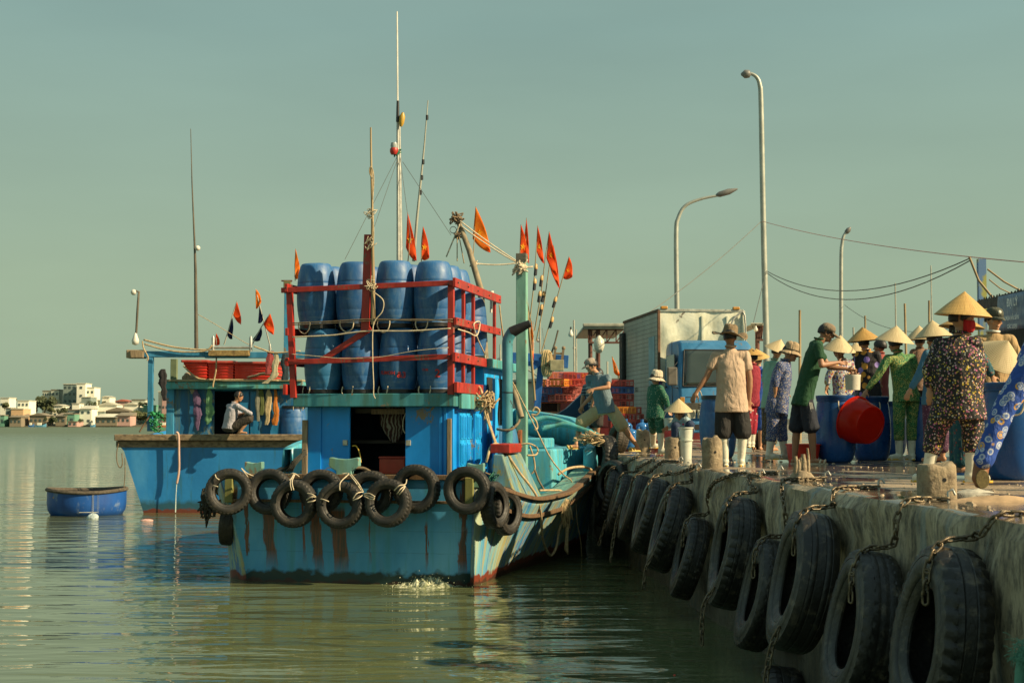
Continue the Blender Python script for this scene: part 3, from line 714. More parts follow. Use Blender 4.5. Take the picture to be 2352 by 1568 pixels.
# tyres along the stern
TL = [  # zoom coords: cx, cy, r, plane y, yaw, desc
 (208, 808, 168, -.42, .30, 'black tyre at the far left of the stern fender row'),
 (505, 808, 165, -.20, .05, 'black tyre second from the left on the transom, behind the front three'),
 (683, 895, 172, -.44, .02, 'black tyre tied with white cord, left of the three hanging in front'),
 (880, 805, 160, -.20, .0, 'black tyre half hidden behind the left two front tyres, below the teal bitt'),
 (1020, 905, 174, -.44, .03, 'black tyre tied with white cord, middle of the three hanging in front'),
 (1235, 820, 166, -.20, .0, 'black tyre mostly hidden behind the middle and right front tyres'),
 (1365, 890, 174, -.44, -.02, 'black tyre tied with white cord, right of the three hanging in front'),
 (1570, 787, 176, -.20, -.05, 'black heavy-lugged tyre hanging highest, below the right cabin panel'),
 (1940, 798, 173, -.26, -.03, 'black smooth-walled tyre hung alone at the right corner of the transom')]
for i, (zx, zy, r, yl, yw, lab) in enumerate(TL):
    p = BW(459.4+zx*.3164, 872.8+zy*.3164, yl); d = (p-CAM).dot(Vector((0, 1, 0)))
    R_ = r*.3164*d/F
    ax = BM.to_3x3() @ Vector((math.sin(yw), -math.cos(yw), .06+.05*math.sin(i*2.3)))
    tyre(R_, R_*.56, .19, 'lug' if i != 8 else 'zig', p, ax, lab, 'tyre fenders along the stern', i, roll=i*.7)
for i, (zx, zy, r, xl, lab) in enumerate(((2135, 905, 172, 1.90, 'black tyre hanging edge-on at the stern corner, nearer of the side pair'), (2218, 950, 174, 2.18, 'black tyre hanging edge-on, the outer of the pair on the starboard side'))):
    p = BW(459.4+zx*.3164, 872.8+zy*.3164, .15+.45*i); d = p.y
    ax = BM.to_3x3() @ Vector((math.cos(.22+.1*i), -math.sin(.22+.1*i), .10)); tyre(r*.3164*d/F, r*.3164*d/F*.57, .17, 'lug', p, ax, lab, 'tyre fenders along the stern', i+1, roll=i)
p = BW(525, 1200, .25); tyre(.33, .19, .19, 'rib', p, BM.to_3x3() @ Vector((-.95, -.3, .1)), 'black wet tyre hanging low at the left stern corner near the water', 'tyre fenders along the stern', 1)
# bundle of tangled net/rope at the left corner
mb = MB(); c = BW(478, 1150, -.1)
for k in range(26):
    a = rr.uniform(0, 6.28); q = [c+Vector((rr.gauss(0, .06), rr.gauss(0, .05), rr.gauss(0, .14))) for _ in range(5)]; mb.tube(spline(q, 4), rr.uniform(.008, .02), 6)
o = build(mb, 'tangled_rope', pm('dark_net', (.03, .03, .022), .9), smooth=180, fix=False); tag(o, 'dark tangle of old net and rope hanging beside the leftmost stern tyre', 'rope bundle')
# lashings on the tyres
def zp(zx, zy, yl): return BW(459.4+zx*.3164, 872.8+zy*.3164, yl)
def lash(lst, lab, r=.008, m=WHITE_ROPE, grp='cords lashing the stern tyres'):
    mb = MB()
    for pts in lst: mb.tube(spline([zp(*p) for p in pts], 5), r, 6)
    o = build(mb, 'lashing', m, smooth=180, fix=False); tag(o, lab, 'cord', grp)
def knot(mb, c, s, n, r, seed=0):
    q = random.Random(seed)
    for k in range(n):
        mb.tube(spline([c+Vector((q.gauss(0, s), q.gauss(0, s*.6), q.gauss(0, s))) for _ in range(4)], 4), r, 6)
lash([[(640, 740, -.35), (680, 680, -.3), (655, 740, -.56), (665, 800, -.6)], [(690, 680, -.3), (668, 735, -.56), (680, 798, -.6)], [(640, 690, -.3), (680, 675, -.33), (720, 700, -.25)]], 'white cord looped over the left front tyre')
lash([[(775, 820, -.54), (820, 830, -.58), (850, 858, -.5)], [(772, 868, -.56), (815, 845, -.58), (850, 855, -.5)], [(780, 885, -.56), (820, 878, -.58), (850, 860, -.5)], [(850, 858, -.5), (895, 865, -.58), (935, 880, -.56)]], 'white cord tying the left and middle front tyres together')
lash([[(1030, 680, -.3), (1080, 678, -.3), (1020, 740, -.56), (1015, 800, -.6)], [(1085, 685, -.3), (1125, 735, -.56), (1170, 800, -.5)], [(1095, 680, -.3), (1150, 750, -.56), (1185, 810, -.5)], [(1110, 860, -.6), (1140, 820, -.6), (1185, 810, -.5)], [(1110, 872, -.6), (1150, 855, -.6), (1185, 830, -.5)]], 'white cord over the middle front tyre')
lash([[(1185, 825, -.5), (1230, 822, -.58), (1270, 845, -.6)], [(1190, 840, -.5), (1230, 860, -.58), (1265, 865, -.6)], [(1190, 830, -.5), (1225, 840, -.58), (1268, 855, -.6)]], 'white cord tying the middle and right front tyres together')
lash([[(1410, 800, -.58), (1445, 765, -.6), (1490, 755, -.5), (1500, 720, -.3)], [(1430, 825, -.58), (1455, 790, -.6), (1488, 765, -.5)], [(1445, 830, -.58), (1470, 800, -.6), (1490, 770, -.5)]], 'white cord wound on the shoulder of the right front tyre')
lash([[(110, 685, -.55), (118, 708, -.58), (140, 722, -.58)]], 'pale cord on the upper left of the leftmost stern tyre')
lash([[(75, 760, -.4), (100, 765, -.56), (130, 772, -.58)]], 'pale cord on the left flank of the leftmost stern tyre')
lash([[(335, 715, -.3), (345, 700, -.25), (300, 640, -.2), (340, 675, -.15), (400, 700, -.1)]], 'pale cord running right from the leftmost stern tyre')
rope([zp(1000, 700, .05), zp(1040, 650, .05), zp(1110, 637, .0), zp(1190, 640, .05), zp(1260, 680, .05)], .022, 'thick brown rope lying over the middle of the transom rail', mat=ROPE_D)
# ============================================================ masts, flags, poles on the front boat
STEEL = pm('galvanised_steel', (.40, .40, .36), .45, .25, 6, .1, 60, .55)
BAMB = pm('bamboo', (.30, .22, .11), .6, .35, 5, .2, 30, sc=(1, 1, .3))
WHITEP = pm('off_white_paint', (.62, .60, .52), .5, .15, 8, .1)
def flagmat(name, c, c2):
    g = NT(name, .8); col = g.ramp(g.noise(5, 4), [(.35, c2), (.6, c)]); g.color(col)
    tr = g.n('ShaderNodeBsdfTranslucent'); g.L(col, tr.inputs[0]); mx_ = g.n('ShaderNodeMixShader'); mx_.inputs[0].default_value = .6
    g.L(g.b.outputs[0], mx_.inputs[1]); g.L(tr.outputs[0], mx_.inputs[2]); o_ = g.t.nodes['Material Output']; g.L(mx_.outputs[0], o_.inputs[0]); return g.mat
FR = flagmat('red_flag_cloth', (.95, .15, .012), (.85, .085, .008)); FO = flagmat('orange_flag_cloth', (1.0, .36, .02), (.95, .24, .012)); FN = flagmat('navy_flag_cloth', (.02, .03, .12), (.012, .018, .07)); FY = flagmat('yellow_star_cloth', (.9, .62, .03), (.8, .5, .02))
def flag_pole(D, pole, flags, label, group, r=.012, pm_=None, floats=(), fold=.05, dd=0, bead=None):
    """pole: list of pixel points bottom..top; flags: (hoist top px, hoist bottom px, fly tip px, material, star)"""
    pts = [W(x, y, D) for x, y in pole]; t = empty('flag_pole', pts[0], label, 'flag', group)
    mb = MB(); mb.tube(pts, [r*(1-.45*i/(len(pts)-1)) for i in range(len(pts))], 6); build(mb, 'pole', pm_ or BAMB, t, smooth=60)
    for k, (a, b, c, m, star) in enumerate(flags):
        A, B_, C = W(*a, D), W(*b, D), W(*c, D); N_ = 14; rows = []
        nrm = Vector((0, -1, 0))
        for i in range(N_+1):
            u = i/N_; bl = (A-B_)*.10*math.sin(math.pi*u)+(C-(A+B_)/2)*.16*math.sin(math.pi*u); e0 = A.lerp(C, u)+bl; e1 = B_.lerp(C, u)-(A-B_)*.06*math.sin(math.pi*u); row = []
            for j in range(9):
                v = j/8; p = e0.lerp(e1, v); sagv = .5*u*(1-u)*(A-B_).length*.35
                p = p+nrm*fold*math.sin(u*7+v*4.2+k*2)*(.25+u)*(1.0)+Vector((0, 0, -sagv*v))
                row.append(p)
            rows.append(row)
        m2 = MB(); m2.grid(rows); fo = build(m2, 'flag_cloth', m, t, smooth=180, solid=.003, fix=False)
        if star:
            cen = (A+B_+C)/3; s = min((A-B_).length, (A-C).length)*.12
            # star laid on the cloth on both sides, following its folds
            m3 = MB()
            for sd_ in (-1, 1):
                vs = []
                for q in range(10):
                    rr_ = s if q % 2 == 0 else s*.42; an = q*math.pi/5+.2
                    x_ = rr_*math.cos(an)*.75; z_ = rr_*math.sin(an); vs.append((x_, z_))
                def on(x_, z_):
                    # barycentric-ish solve for (u, v)
                    P = cen+Vector((x_, 0, z_)); best = None
                    for row in rows:
                        for p in row:
                            d = (p.x-P.x)**2+(p.z-P.z)**2
                            if best is None or d < best[0]: best = (d, p.y)
                    return Vector((P.x, best[1]+sd_*.012, P.z))
                V = [on(0, 0)]+[on(*q) for q in vs]; m3.add(V, [(0, 1+q, 1+(q+1) % 10) for q in range(10)])
            build(m3, 'star', FY, fo, fix=False)
    for (fx, fy) in floats:
        p = W(fx, fy, D); d = (pts[-1]-pts[0]).normalized(); m4 = MB(); m4.tube([p-d*.13, p-d*.12, p+d*.0], [.02, .032, .032], 8); m4.cur = 1; m4.tube([p+d*.0, p+d*.02, p+d*.08, p+d*.10], [.034, .036, .028, .012], 8)
        build(m4, 'float', [pm('black_rubber_grip', (.015, .015, .02), .6), pm('amber_float', (.55, .33, .12), .5)], t, smooth=40)
    return t
def Y5(zx): return 0
# measured in a 6.918x crop: P = 1029+zx*.1328, 459.4+zy*.1328
def c6(x, y): return (1029+x*.1328, 459.4+y*.1328)
def c5(x, y): return (992.25+x*.2577, 514.5+y*.2577)
FG = 'red and orange flags on poles above the front boat'
flag_pole(25, [c6(425, 1100), c6(455, 690), c6(478, 110)], [(c6(478, 110), c6(425, 665), c6(735, 900), FO, True)], 'amber flag with a yellow star beside the wooden derrick head', FG, .010)
flag_pole(26.5, [c5(880, 1200), c5(905, 1000), c6(1240, 1000), c6(1262, 420)], [(c6(1262, 420), c6(1245, 1000), c6(1385, 1000), FR, True)], 'narrow red flag just above the top of the pale green post', FG, .012)
flag_pole(27, [(1219, 810), c6(1330, 1100), c6(1358, 310)], [(c6(1358, 310), c6(1305, 760), c6(1400, 1090), FR, False)], 'tall folded orange-red flag behind the pale green post', FG, .012)
flag_pole(27.5, [c5(870, 870), c5(905, 560), c6(1525, 900), c6(1552, 440)], [(c6(1552, 440), c6(1530, 880), c6(1660, 1090), FR, True)], 'red flag on the bamboo pole with two floats, second pole from the post', FG, .013, floats=(c5(925, 400), c5(915, 530)))
flag_pole(27.8, [c5(915, 950), c5(975, 600), c6(1685, 980), c6(1752, 540)], [(c6(1752, 540), c6(1700, 1000), c6(1890, 1330), FR, True)], 'large red flag with yellow star on the middle bamboo pole', FG, .013, floats=(c5(975, 500), c5(958, 640)))
flag_pole(28.2, [c5(930, 1040), c5(1000, 700), c6(1750, 1160), c6(1825, 780)], [(c6(1825, 780), c6(1760, 1150), c6(1925, 1520), FR, False)], 'drooping red flag hanging down past its neighbour, on the fourth bamboo pole', FG, .013, floats=(c5(990, 640), c5(972, 760)))
flag_pole(28, [c5(970, 1160), c5(1065, 830), c5(1165, 480), c5(1222, 290)], [(c5(1222, 290), c5(1168, 480), c5(1250, 470), FR, True)], 'small red flag at the far right of the flag cluster on a leaning pole', FG, .013, floats=(c5(1095, 690), c5(1065, 870)))
flag_pole(25.5, [c5(900, 1230), c5(888, 860)], [(c5(888, 860), c5(868, 1050), c5(905, 1215), FO, True)], 'orange flag hanging low beside the pale green post', FG, .010)
flag_pole(24.5, [(937, 600), (942, 545), (936, 487)], [((936, 487), (932, 568), (957, 598), FR, True)], 'orange-red flag to the right of the main mast', FG, .010)
flag_pole(24.5, [(968, 600), (968, 555), (972, 520)], [((972, 520), (967, 592), (986, 590), FR, True)], 'smaller orange-red flag behind the third barrel, right of the main mast', FG, .010)
flag_pole(24, [(678, 645), (677, 610), (679, 571)], [((679, 571), (676, 636), (689, 634), FO, False)], 'narrow orange flag above the blue post at the left edge of the rack', FG, .008)
# main mast (two pipes side by side), lamp, lantern
p0 = W(917, 590, 23.8)
mast = empty('mast', W(917, 760, 23.8), 'tall twin-pipe steel mast with a thin white aerial, rising behind the barrels', 'mast')
def mp(x, y, dy=0): return W(x, y, 23.8+dy)
m = MB(); m.tube([mp(915, 830), mp(914.5, 520), mp(914, 400), mp(913.5, 280)], [.030, .028, .024, .022], 8); build(m, 'mast_pipe', STEEL, mast, smooth=60)
m = MB(); m.tube([mp(921, 830, .05), mp(918.5, 420, .05), mp(917, 280, .05)], [.055, .03, .022], 10); build(m, 'mast_pipe', STEEL, mast, smooth=60)
m = MB(); m.tube([mp(913.5, 285), mp(912.6, 100), mp(912, 27)], [.016, .014, .012], 6); build(m, 'aerial', WHITEP, mast, smooth=60)
m = MB(); m.tube([mp(913.5, 280, -.03), mp(913.8, 232, -.03)], [.03, .022], 8); build(m, 'aerial_clamp', pm('black_clamp', (.012, .012, .013)), mast, smooth=60)
m = MB(); m.tube([mp(921, 291, -.05), mp(922, 283, -.05), mp(924, 268, -.05), mp(925.5, 259, -.05)], [.02, .045, .05, .02], 10); build(m, 'yellow_lamp', pm('amber_float2', (.50, .30, .04), .4), mast, smooth=60)
m = MB(); c = mp(905, 343, -.05); m.lathe([(0, -.09), (.05, -.09), (.07, -.05), (.07, .0), (.06, .02)], 12, Matrix.Translation(c)); m.cur = 1; m.lathe([(.055, .02), (.06, .06), (.05, .11), (.0, .12)], 12, Matrix.Translation(c)); build(m, 'signal_lantern', [pm('red_lantern', (.45, .03, .02), .4), pm('grey_glass', (.35, .38, .36), .2)], mast, smooth=40)
m = MB(); knot(m, mp(914, 350, -.03), .03, 6, .008, 3); build(m, 'green_lashing', pm('green_cord', (.02, .2, .10), .8), mast, smooth=180, fix=False)
WIRE = pm('thin_wire', (.10, .11, .10), .6)
for a, b, lab in (((911, 362), (792, 596), 'left'), ((913, 366), (860, 520), 'inner left'), ((919, 362), (945, 560), 'inner right'), ((925, 372), (1036, 540), 'right')):
    mb = MB(); mb.tube([mp(*a), W(*b, 23.2)], .0045, 5); o = build(mb, 'stay_wire', WIRE, smooth=60); tag(o, 'thin stay wire of the main mast, the %s one' % lab, 'wire', 'stay wires of the main mast')
# bamboo pole tied to the tall red post
p = [BW(x, y, .18) for x, y in ((857, 745), (857, 640), (855.5, 560), (855, 480), (852.5, 370), (851.5, 293))]
bp = empty('bamboo_pole', p[0], 'crooked bamboo pole lashed to the tall red post of the rack', 'pole')
m = MB(); m.tube(spline(p, 4), [.030-.0009*i for i in range(21)], 8); build(m, 'pole', BAMB, bp, smooth=60)
m = MB(); m.tube(spline([BW(*q, .12) for q in ((855, 410), (850, 400), (849, 390), (852, 383), (857, 395), (858, 420), (855, 480), (858, 530), (857, 560))], 5), .010, 6); build(m, 'hanging_cord', ROPE, bp, smooth=180, fix=False)
for yy in (488, 560, 655):
    m = MB(); knot(m, BW(852, yy, .13), .05, 7, .006, yy); build(m, 'cord_knot', WHITE_ROPE, bp, smooth=180, fix=False)
# right whip antenna
m = MB(); m.tube([W(950, 600, 24.6), W(958, 500, 24.6), W(966, 420, 24.6), W(975, 330, 24.6), W(983, 231, 24.6)], [.028, .024, .02, .014, .008], 8)
t = empty('fishing_rod_antenna', W(950, 600, 24.6), 'slim leaning antenna pole right of the main mast', 'antenna'); build(m, 'rod', pm('grey_rod', (.33, .33, .27), .5), t, smooth=60)
for x, y in ((972, 372), (969, 408), (966, 442), (981, 270)):
    m = MB(); q = W(x, y, 24.6); m.tube([q-Vector((0, 0, .04)), q+Vector((0, 0, .04))], .024, 8); build(m, 'black_joint', pm('black_clamp', (.012, .012, .013)), t, smooth=40)
# wooden derrick
t = empty('derrick', W(1100, 665, 23.6), 'weathered wooden derrick boom with a block of tangled tackle at its head', 'derrick')
m = MB(); m.tube([W(1120, 900, 22.8), W(1104, 665, 23.3), W(1078, 575, 23.6), W(1048, 497, 23.8)], [.055, .055, .05, .042], 10); build(m, 'boom', wood('grey_spar', (.30, .24, .15), (.10, .08, .05), .8, (6, 6, 1)), t, smooth=60)
m = MB(); knot(m, W(1049, 500, 23.7), .05, 14, .012, 5); build(m, 'head_tackle', pm('rusty_tackle', (.20, .14, .08), .8), t, smooth=180, fix=False)
m = MB(); knot(m, W(1052, 541, 23.7), .04, 8, .010, 6); build(m, 'tackle_block', pm('rusty_tackle', (.20, .14, .08), .8), t, smooth=180, fix=False)
m = MB(); q = W(1041, 528, 23.7); m.tube([q+Vector((.055*math.cos(a), 0, .055*math.sin(a))) for a in [i*.5 for i in range(12)]], .006, 6, closed=True); build(m, 'hook_ring', WIRE, t, smooth=180)
for k, (a, b, s_) in enumerate((((1056, 507), (1192, 603), .02), ((1060, 520), (1195, 607), .03), ((1088, 604), (1186, 604), .03), ((1056, 515), (1025, 590), 0), ((1050, 545), (1050, 600), 0), ((1055, 545), (1066, 605), 0), ((1059, 515), (1078, 585), 0))):
    mb = MB(); mb.tube(sag(W(*a, 23.65), W(b[0], b[1], 23.75), s_), .012 if k < 4 else .009, 7); o = build(mb, 'derrick_line', WHITE_ROPE if k < 4 else ROPE, smooth=180, fix=False)
    tag(o, ['upper line from derrick head to the pale green post', 'lower line from derrick head to the pale green post', 'level line from the boom to the pale green post', 'line slanting down left from the derrick head', 'plumb line hanging below the tackle block', 'short line hanging right of the plumb line', 'line lying along the boom'][k], 'rope', 'ropes of the wooden derrick')
mb = MB(); knot(mb, BW(1197, 612, 3.42), .06, 16, .014, 9); o = build(mb, 'rope_lashing', WHITE_ROPE, smooth=180, fix=False); tag(o, 'white rope wound round the top of the pale green post', 'rope')
mb = MB(); knot(mb, W(1089, 606, 23.6), .03, 9, .011, 9); o = build(mb, 'rope_lashing', WHITE_ROPE, smooth=180, fix=False); tag(o, 'white knot half way up the derrick boom', 'rope')
# small things by the rack's right end
mb = MB(); q = W(1128, 676, 23.2); mb.lathe([(.0, -.3), (.02, -.3), (.022, 0), (.045, .0), (.045, .055), (0, .06)], 14, Matrix.Translation(q)); o = build(mb, 'vent_cap', WHITEP, smooth=40); tag(o, 'small white mushroom vent behind the far corner of the red rack', 'vent')
rope([W(1147, 700, 22.6), W(1152, 745, 22.6), W(1158, 790, 22.8)], .012, 'pale rope slanting from the rack end to the exhaust pipe')
# ropes on the starboard side: c7: P = 1029+zx*.293, 826.9+zy*.293
def c7(x, y, D): return W(1029+x*.29297, 826.9+y*.29297, D)
rope([c7(185, 200, 21.6), c7(240, 210, 21.5), c7(262, 250, 21.4), c7(285, 330, 21.4), c7(300, 400, 21.4), c7(330, 520, 21.4), c7(375, 655, 21.4)], .022, 'thick frayed rope hanging from the red rack down to the ring above the bitt')
mb = MB(); knot(mb, c7(295, 330, 21.35), .075, 26, .012, 2); o = build(mb, 'rope_knot', ROPE, smooth=180, fix=False); tag(o, 'big frayed rope knot beside the cyan shutters', 'rope')
rope([c7(285, 400, 21.3), c7(310, 480, 21.3), c7(345, 580, 21.3), c7(370, 660, 21.3)], .014, 'second strand of rope running beside the thick frayed rope')
rope([c7(300, 800, 20.9), c7(315, 740, 20.9), c7(335, 680, 21.0), c7(375, 655, 21.1), c7(420, 680, 21.1), c7(480, 760, 21.1), c7(560, 880, 21.2), c7(640, 980, 21.3), c7(700, 1080, 21.4), c7(730, 1230, 21.7), c7(740, 1380, 22), c7(770, 1480, 22.3), c7(810, 1530, 22.6), c7(850, 1460, 22.8), c7(870, 1340, 22.9), c7(905, 1240, 23)], .020, 'long brown mooring rope looping from the starboard bitt down to the waterline')
rope([c7(500, 160, 23.2), c7(600, 360, 23), c7(700, 560, 22.7), c7(800, 760, 22.6), c7(900, 890, 22.8), c7(970, 950, 23.6), c7(1000, 1080, 23.9), c7(1010, 1250, 24), c7(1040, 1420, 24.2), c7(1050, 1560, 24.4)], .011, 'thin line from behind the exhaust pipe down across the starboard side')
rope([c7(720, 1020, 22.2), c7(820, 1018, 22.6), c7(890, 1025, 22.8), c7(910, 1080, 22.7), c7(930, 1120, 22.75)], .016, 'rope lying along the gunwale and dropping to a frayed bunch')
mb = MB(); q = random.Random(4)
for k in range(26):
    x = q.uniform(890, 975); mb.tube(spline([c7(930+q.uniform(-20, 20), 1090, 22.7), c7(x, 1180+q.uniform(-20, 20), 22.65), c7(x+q.uniform(-15, 15), 1260+q.uniform(-30, 60), 22.75)], 4), .010, 6)
for k in range(4): mb.tube(spline([c7(930+k*6, 1250, 22.75), c7(925+k*5, 1380, 22.8), c7(915+k*8, 1490+k*10, 22.85)], 4), .011, 6)
o = build(mb, 'frayed_rope_bunch', ROPE, smooth=180, fix=False); tag(o, 'frayed bunch of hemp rope hanging over the starboard strakes', 'rope')
rope([c7(865, 895, 23.2), c7(940, 850, 23.4), c7(1040, 835, 23.9), c7(1110, 850, 24.4), c7(1160, 900, 24.6), c7(1190, 980, 24.7), c7(1215, 1160, 24.8)], .022, 'thick ochre rope arching over the forward gunwale')
rope([c7(640, 670, 22.6), c7(670, 760, 22.6), c7(680, 850, 22.6), c7(655, 890, 22.6)], .014, 'rope hanging down the quarter locker below the red block')
rope([c7(560, 660, 22.6), c7(640, 655, 22.6), c7(700, 690, 22.7), c7(690, 740, 22.6), c7(620, 745, 22.5)], .014, 'loop of rope lying over the red block')
rope([c7(680, 860, 22.5), c7(710, 940, 22.5), c7(750, 1010, 22.4)], .016, 'dark rope leaning against the quarter locker', mat=ROPE_D)
rope([c7(660, 400, 24), c7(685, 370, 24), c7(715, 395, 24), c7(690, 430, 24), c7(655, 430, 24), c7(690, 480, 24), c7(700, 530, 24), c7(680, 545, 23.9)], .018, 'coil of rope hanging at the foot of the pale green post')
rope([c7(385, 540, 22), c7(440, 550, 21.9), c7(500, 540, 21.9), c7(545, 500, 22), c7(560, 470, 22.3)], .020, 'dark rope tied round the exhaust pipe and barrel', mat=ROPE_D)
rope([c7(500, 1010, 21), c7(440, 965, 20.9), c7(380, 920, 20.9), c7(290, 880, 20.8)], .012, 'line with green netting running along the top of the side tyres', mat=ROPE_D)
mb = MB(); knot(mb, c7(360, 925, 20.85), .04, 10, .008, 3); knot(mb, c7(340, 915, 20.85), .03, 6, .008, 4); o = build(mb, 'net_scrap', pm('green_net', (.02, .12, .08), .8), smooth=180, fix=False); tag(o, 'scrap of green netting on the line above the side tyres', 'net')
# spar leaning by the post and rolled ropes
m = MB(); m.tube([c7(505, 200, 23.3), c7(575, 450, 23.1)], .05, 8); o = build(m, 'spar', wood('grey_spar', (.30, .24, .15), (.10, .08, .05), .8, (6, 6, 1)), smooth=60); tag(o, 'weathered spar leaning between the exhaust and the pale green post', 'spar')
m = MB(); m.tube([c5(850, 780)and W(*c5(850, 780), 23.6), W(*c5(880, 1120), 23.7), W(*c5(915, 1568), 23.9)], .022, 8); o = build(m, 'long_pole', BAMB, smooth=60); tag(o, 'brown pole slanting right of the pale green post', 'pole')
# coiled hoops on the foredeck
for k, (zx, zy, rx) in enumerate(((805, 560, 100), (905, 612, 95))):
    q = WZ(1029+zx*.293, 826.9+zy*.293, 2.02-.1*k); R_ = rx*.293*q.y/F
    mb = MB(); mb.tube([q+Vector((R_*math.cos(a), R_*.75*math.sin(a), 0)) for a in [i*2*math.pi/28 for i in range(28)]], .045, 8, closed=True); mb.lathe([(0, 0), (R_*.95, 0), (R_*.95, -.03), (0, -.03)], 28, Matrix.Translation(q) @ Matrix.Diagonal((1, .75, 1, 1)))
    o = build(mb, 'hatch_ring', pm('worn_black_rubber', (0, 0, 0)), smooth=40); tag(o, ['dark round hatch cover on the foredeck, the farther one', 'dark round hatch cover on the foredeck, nearer the aft edge'][k], 'hatch cover', 'round hatch covers on the foredeck')
mb = MB(); q = random.Random(8)
for k in range(12):
    c = W(1029+q.uniform(1080, 1160)*.293, 826.9+q.uniform(590, 640)*.293, 24.6); mb.tube(spline([c+Vector((q.gauss(0, .13), q.gauss(0, .10), q.gauss(.0, .05))) for _ in range(6)], 4), q.uniform(.010, .015), 6)
o = build(mb, 'rope_heap', ROPE, smooth=180, fix=False); tag(o, 'heap of tangled ropes on the bow bulwark in front of the leaping man', 'rope')
# strings across the rack
for k, pts in enumerate(([(672, 742), (760, 738), (850, 733), (960, 736), (1040, 733)], [(672, 746), (760, 742), (850, 737), (960, 733), (1040, 739)], [(672, 774), (760, 770), (800, 765), (850, 760), (940, 760), (1035, 754)], [(670, 813), (730, 818), (790, 823), (870, 820), (950, 806), (1030, 798)])):
    rope([BW(x, y, .16) for x, y in pts], (.009, .007, .011, .005)[k], 'cord across the front of the red rack, %s' % ('upper of the dark pair', 'lower of the dark pair', 'pale one at the barrel seam', 'thin white one above the lower rail')[k], 'cord', (ROPE_D, ROPE_D, WHITE_ROPE, WHITE_ROPE)[k], 'cords across the red rack', cat='cord')
rope([BW(x, y, .14) for x, y in ((860, 672), (880, 690), (878, 715), (862, 735), (856, 760), (856, 830), (858, 880), (858, 905), (862, 915))], .008, 'loose cord hanging down the middle of the rack beside the tall post', 'cord', WHITE_ROPE, cat='cord')
rope([c for c in (BW(1052, 756, .15), BX(1075, 763, 1.32) and BM @ BX(1075, 763, 1.32), BM @ BX(1095, 770, 1.32), BM @ BX(1102, 740, 1.32), BM @ BX(1088, 745, 1.32), BM @ BX(1096, 775, 1.32), BM @ BX(1112, 810, 1.32))], .011, 'white rope looped round the starboard rails of the rack', 'rope', WHITE_ROPE)
# cabin contents
def clutter():
    c = BW(905, 950, 1.0); mb = MB(); N_ = 10; rows = []
    prof = [(.03, .18), (.16, .12), (.21, .0), (.19, -.14), (.13, -.28), (.07, -.38), (.0, -.40)]
    for r, z in prof:
        rows.append([c+Vector((r*math.cos(a)*(1+.12*math.sin(3*a+z*9)), .5*r*math.sin(a), z+.03*math.sin(2*a))) for a in [i*2*math.pi/18 for i in range(19)]])
    mb.grid(rows); g = NT('brown_patterned_cloth', .9); wv = g.n('ShaderNodeTexWave'); wv.inputs['Scale'].default_value = 6; wv.inputs['Distortion'].default_value = 9; g.L(g.co, wv.inputs[0]); g.color(g.ramp(wv.outputs[0], [(.3, (.06, .02, .015)), (.6, (.14, .09, .05)), (.75, (.3, .26, .2))]))
    o = build(mb, 'hanging_bag', g.mat, smooth=180); tag(o, 'brown patterned cloth bundle hanging in the dark cabin doorway', 'bundle')
    mb = MB(); a = BW(880, 1055, 1.1); b = BW(925, 1085, .9); mb.box((a+b)/2, (.38, .3, .22)); mb.box((a+b)/2+Vector((0, 0, .13)), (.40, .32, .03)); o = build(mb, 'cooler_box', pm('red_orange_plastic', (.55, .05, .015), .4), bevel=.01); tag(o, 'red-orange plastic box inside the cabin doorway', 'box')
    rope([BW(829, 1062, .42), BW(826, 1040, .45), BW(818, 1024, .48), BW(809, 1024, .48)], .009, 'yellow hose sticking up behind the middle bitt', 'hose', pm('yellow_hose', (.55, .34, .03), .5), cat='hose')
    rope([BW(932, 948, .6), BW(926, 965, .6), BW(926, 985, .6), BW(931, 995, .6)], .008, 'pale cable curling inside the cabin doorway', 'cable', WHITE_ROPE, cat='cable')
clutter()
# tangled dark net at left cabin corner
mb = MB(); q = random.Random(12)
for k in range(16):
    x = q.uniform(655, 700); mb.tube(spline([zp(620+q.uniform(0, 60), 660, .1), zp(690+q.uniform(-30, 30), 600+q.uniform(-20, 20), .1), zp(760+q.uniform(-10, 15), 520+q.uniform(-15, 20), .35)], 4), .010, 6)
o = build(mb, 'rope_bundle', pm('dark_net', (.03, .03, .022), .9), smooth=180, fix=False); tag(o, 'dark ropes slung from the left cabin corner down to the stern tyres', 'rope bundle')
# propeller wash
def wash():
    q = random.Random(5); mb = MB(); n = 0
    g = NT('white_foam', .5); g.color(g.ramp(g.noise(14, 6, rough=.7), [(.42, (.13, .15, .075)), (.52, (.34, .36, .22)), (.62, (.66, .66, .48))])); g.bump(g.noise(40, 4), .5, .02)
    rows = []
    NX, NY = 110, 50
    for j in range(NY+1):
        r = []
        for i in range(NX+1):
            u = i/NX*2-1; v = j/NY*2-1; p = WZ(985+u*105, 1338, 0)+Vector((0, -.15+v*.75, 0)); d = max(0, 1-u*u*1.0-v*v)
            h = d**.8*(.035+.13*math.exp(-((u+.02)/.33)**2-(v/.6)**2)); nn = mnoise.noise(p*5)*.8+mnoise.noise(p*13)*.6+mnoise.noise(p*31)*.5
            p.z = h*(1.0+nn)-.02+(.03*nn if d > 0 else 0)*d-(0 if d > 0 else .05); r.append(p)
        rows.append(r)
    mb.grid(rows)
    for k in range(260):
        u = q.gauss(0, .5); p = WZ(990+u*90, 1340, 0)+Vector((0, q.gauss(-.25, .3), abs(q.gauss(0, .08))*math.exp(-u*u)+.005)); s_ = q.uniform(.003, .009); mb.ball(p, s_, 5, 4)
    o = build(mb, 'wash_foam', g.mat, smooth=60, fix=False); tag(o, 'white churned water at the right foot of the transom', 'foam', kind='stuff')
wash()
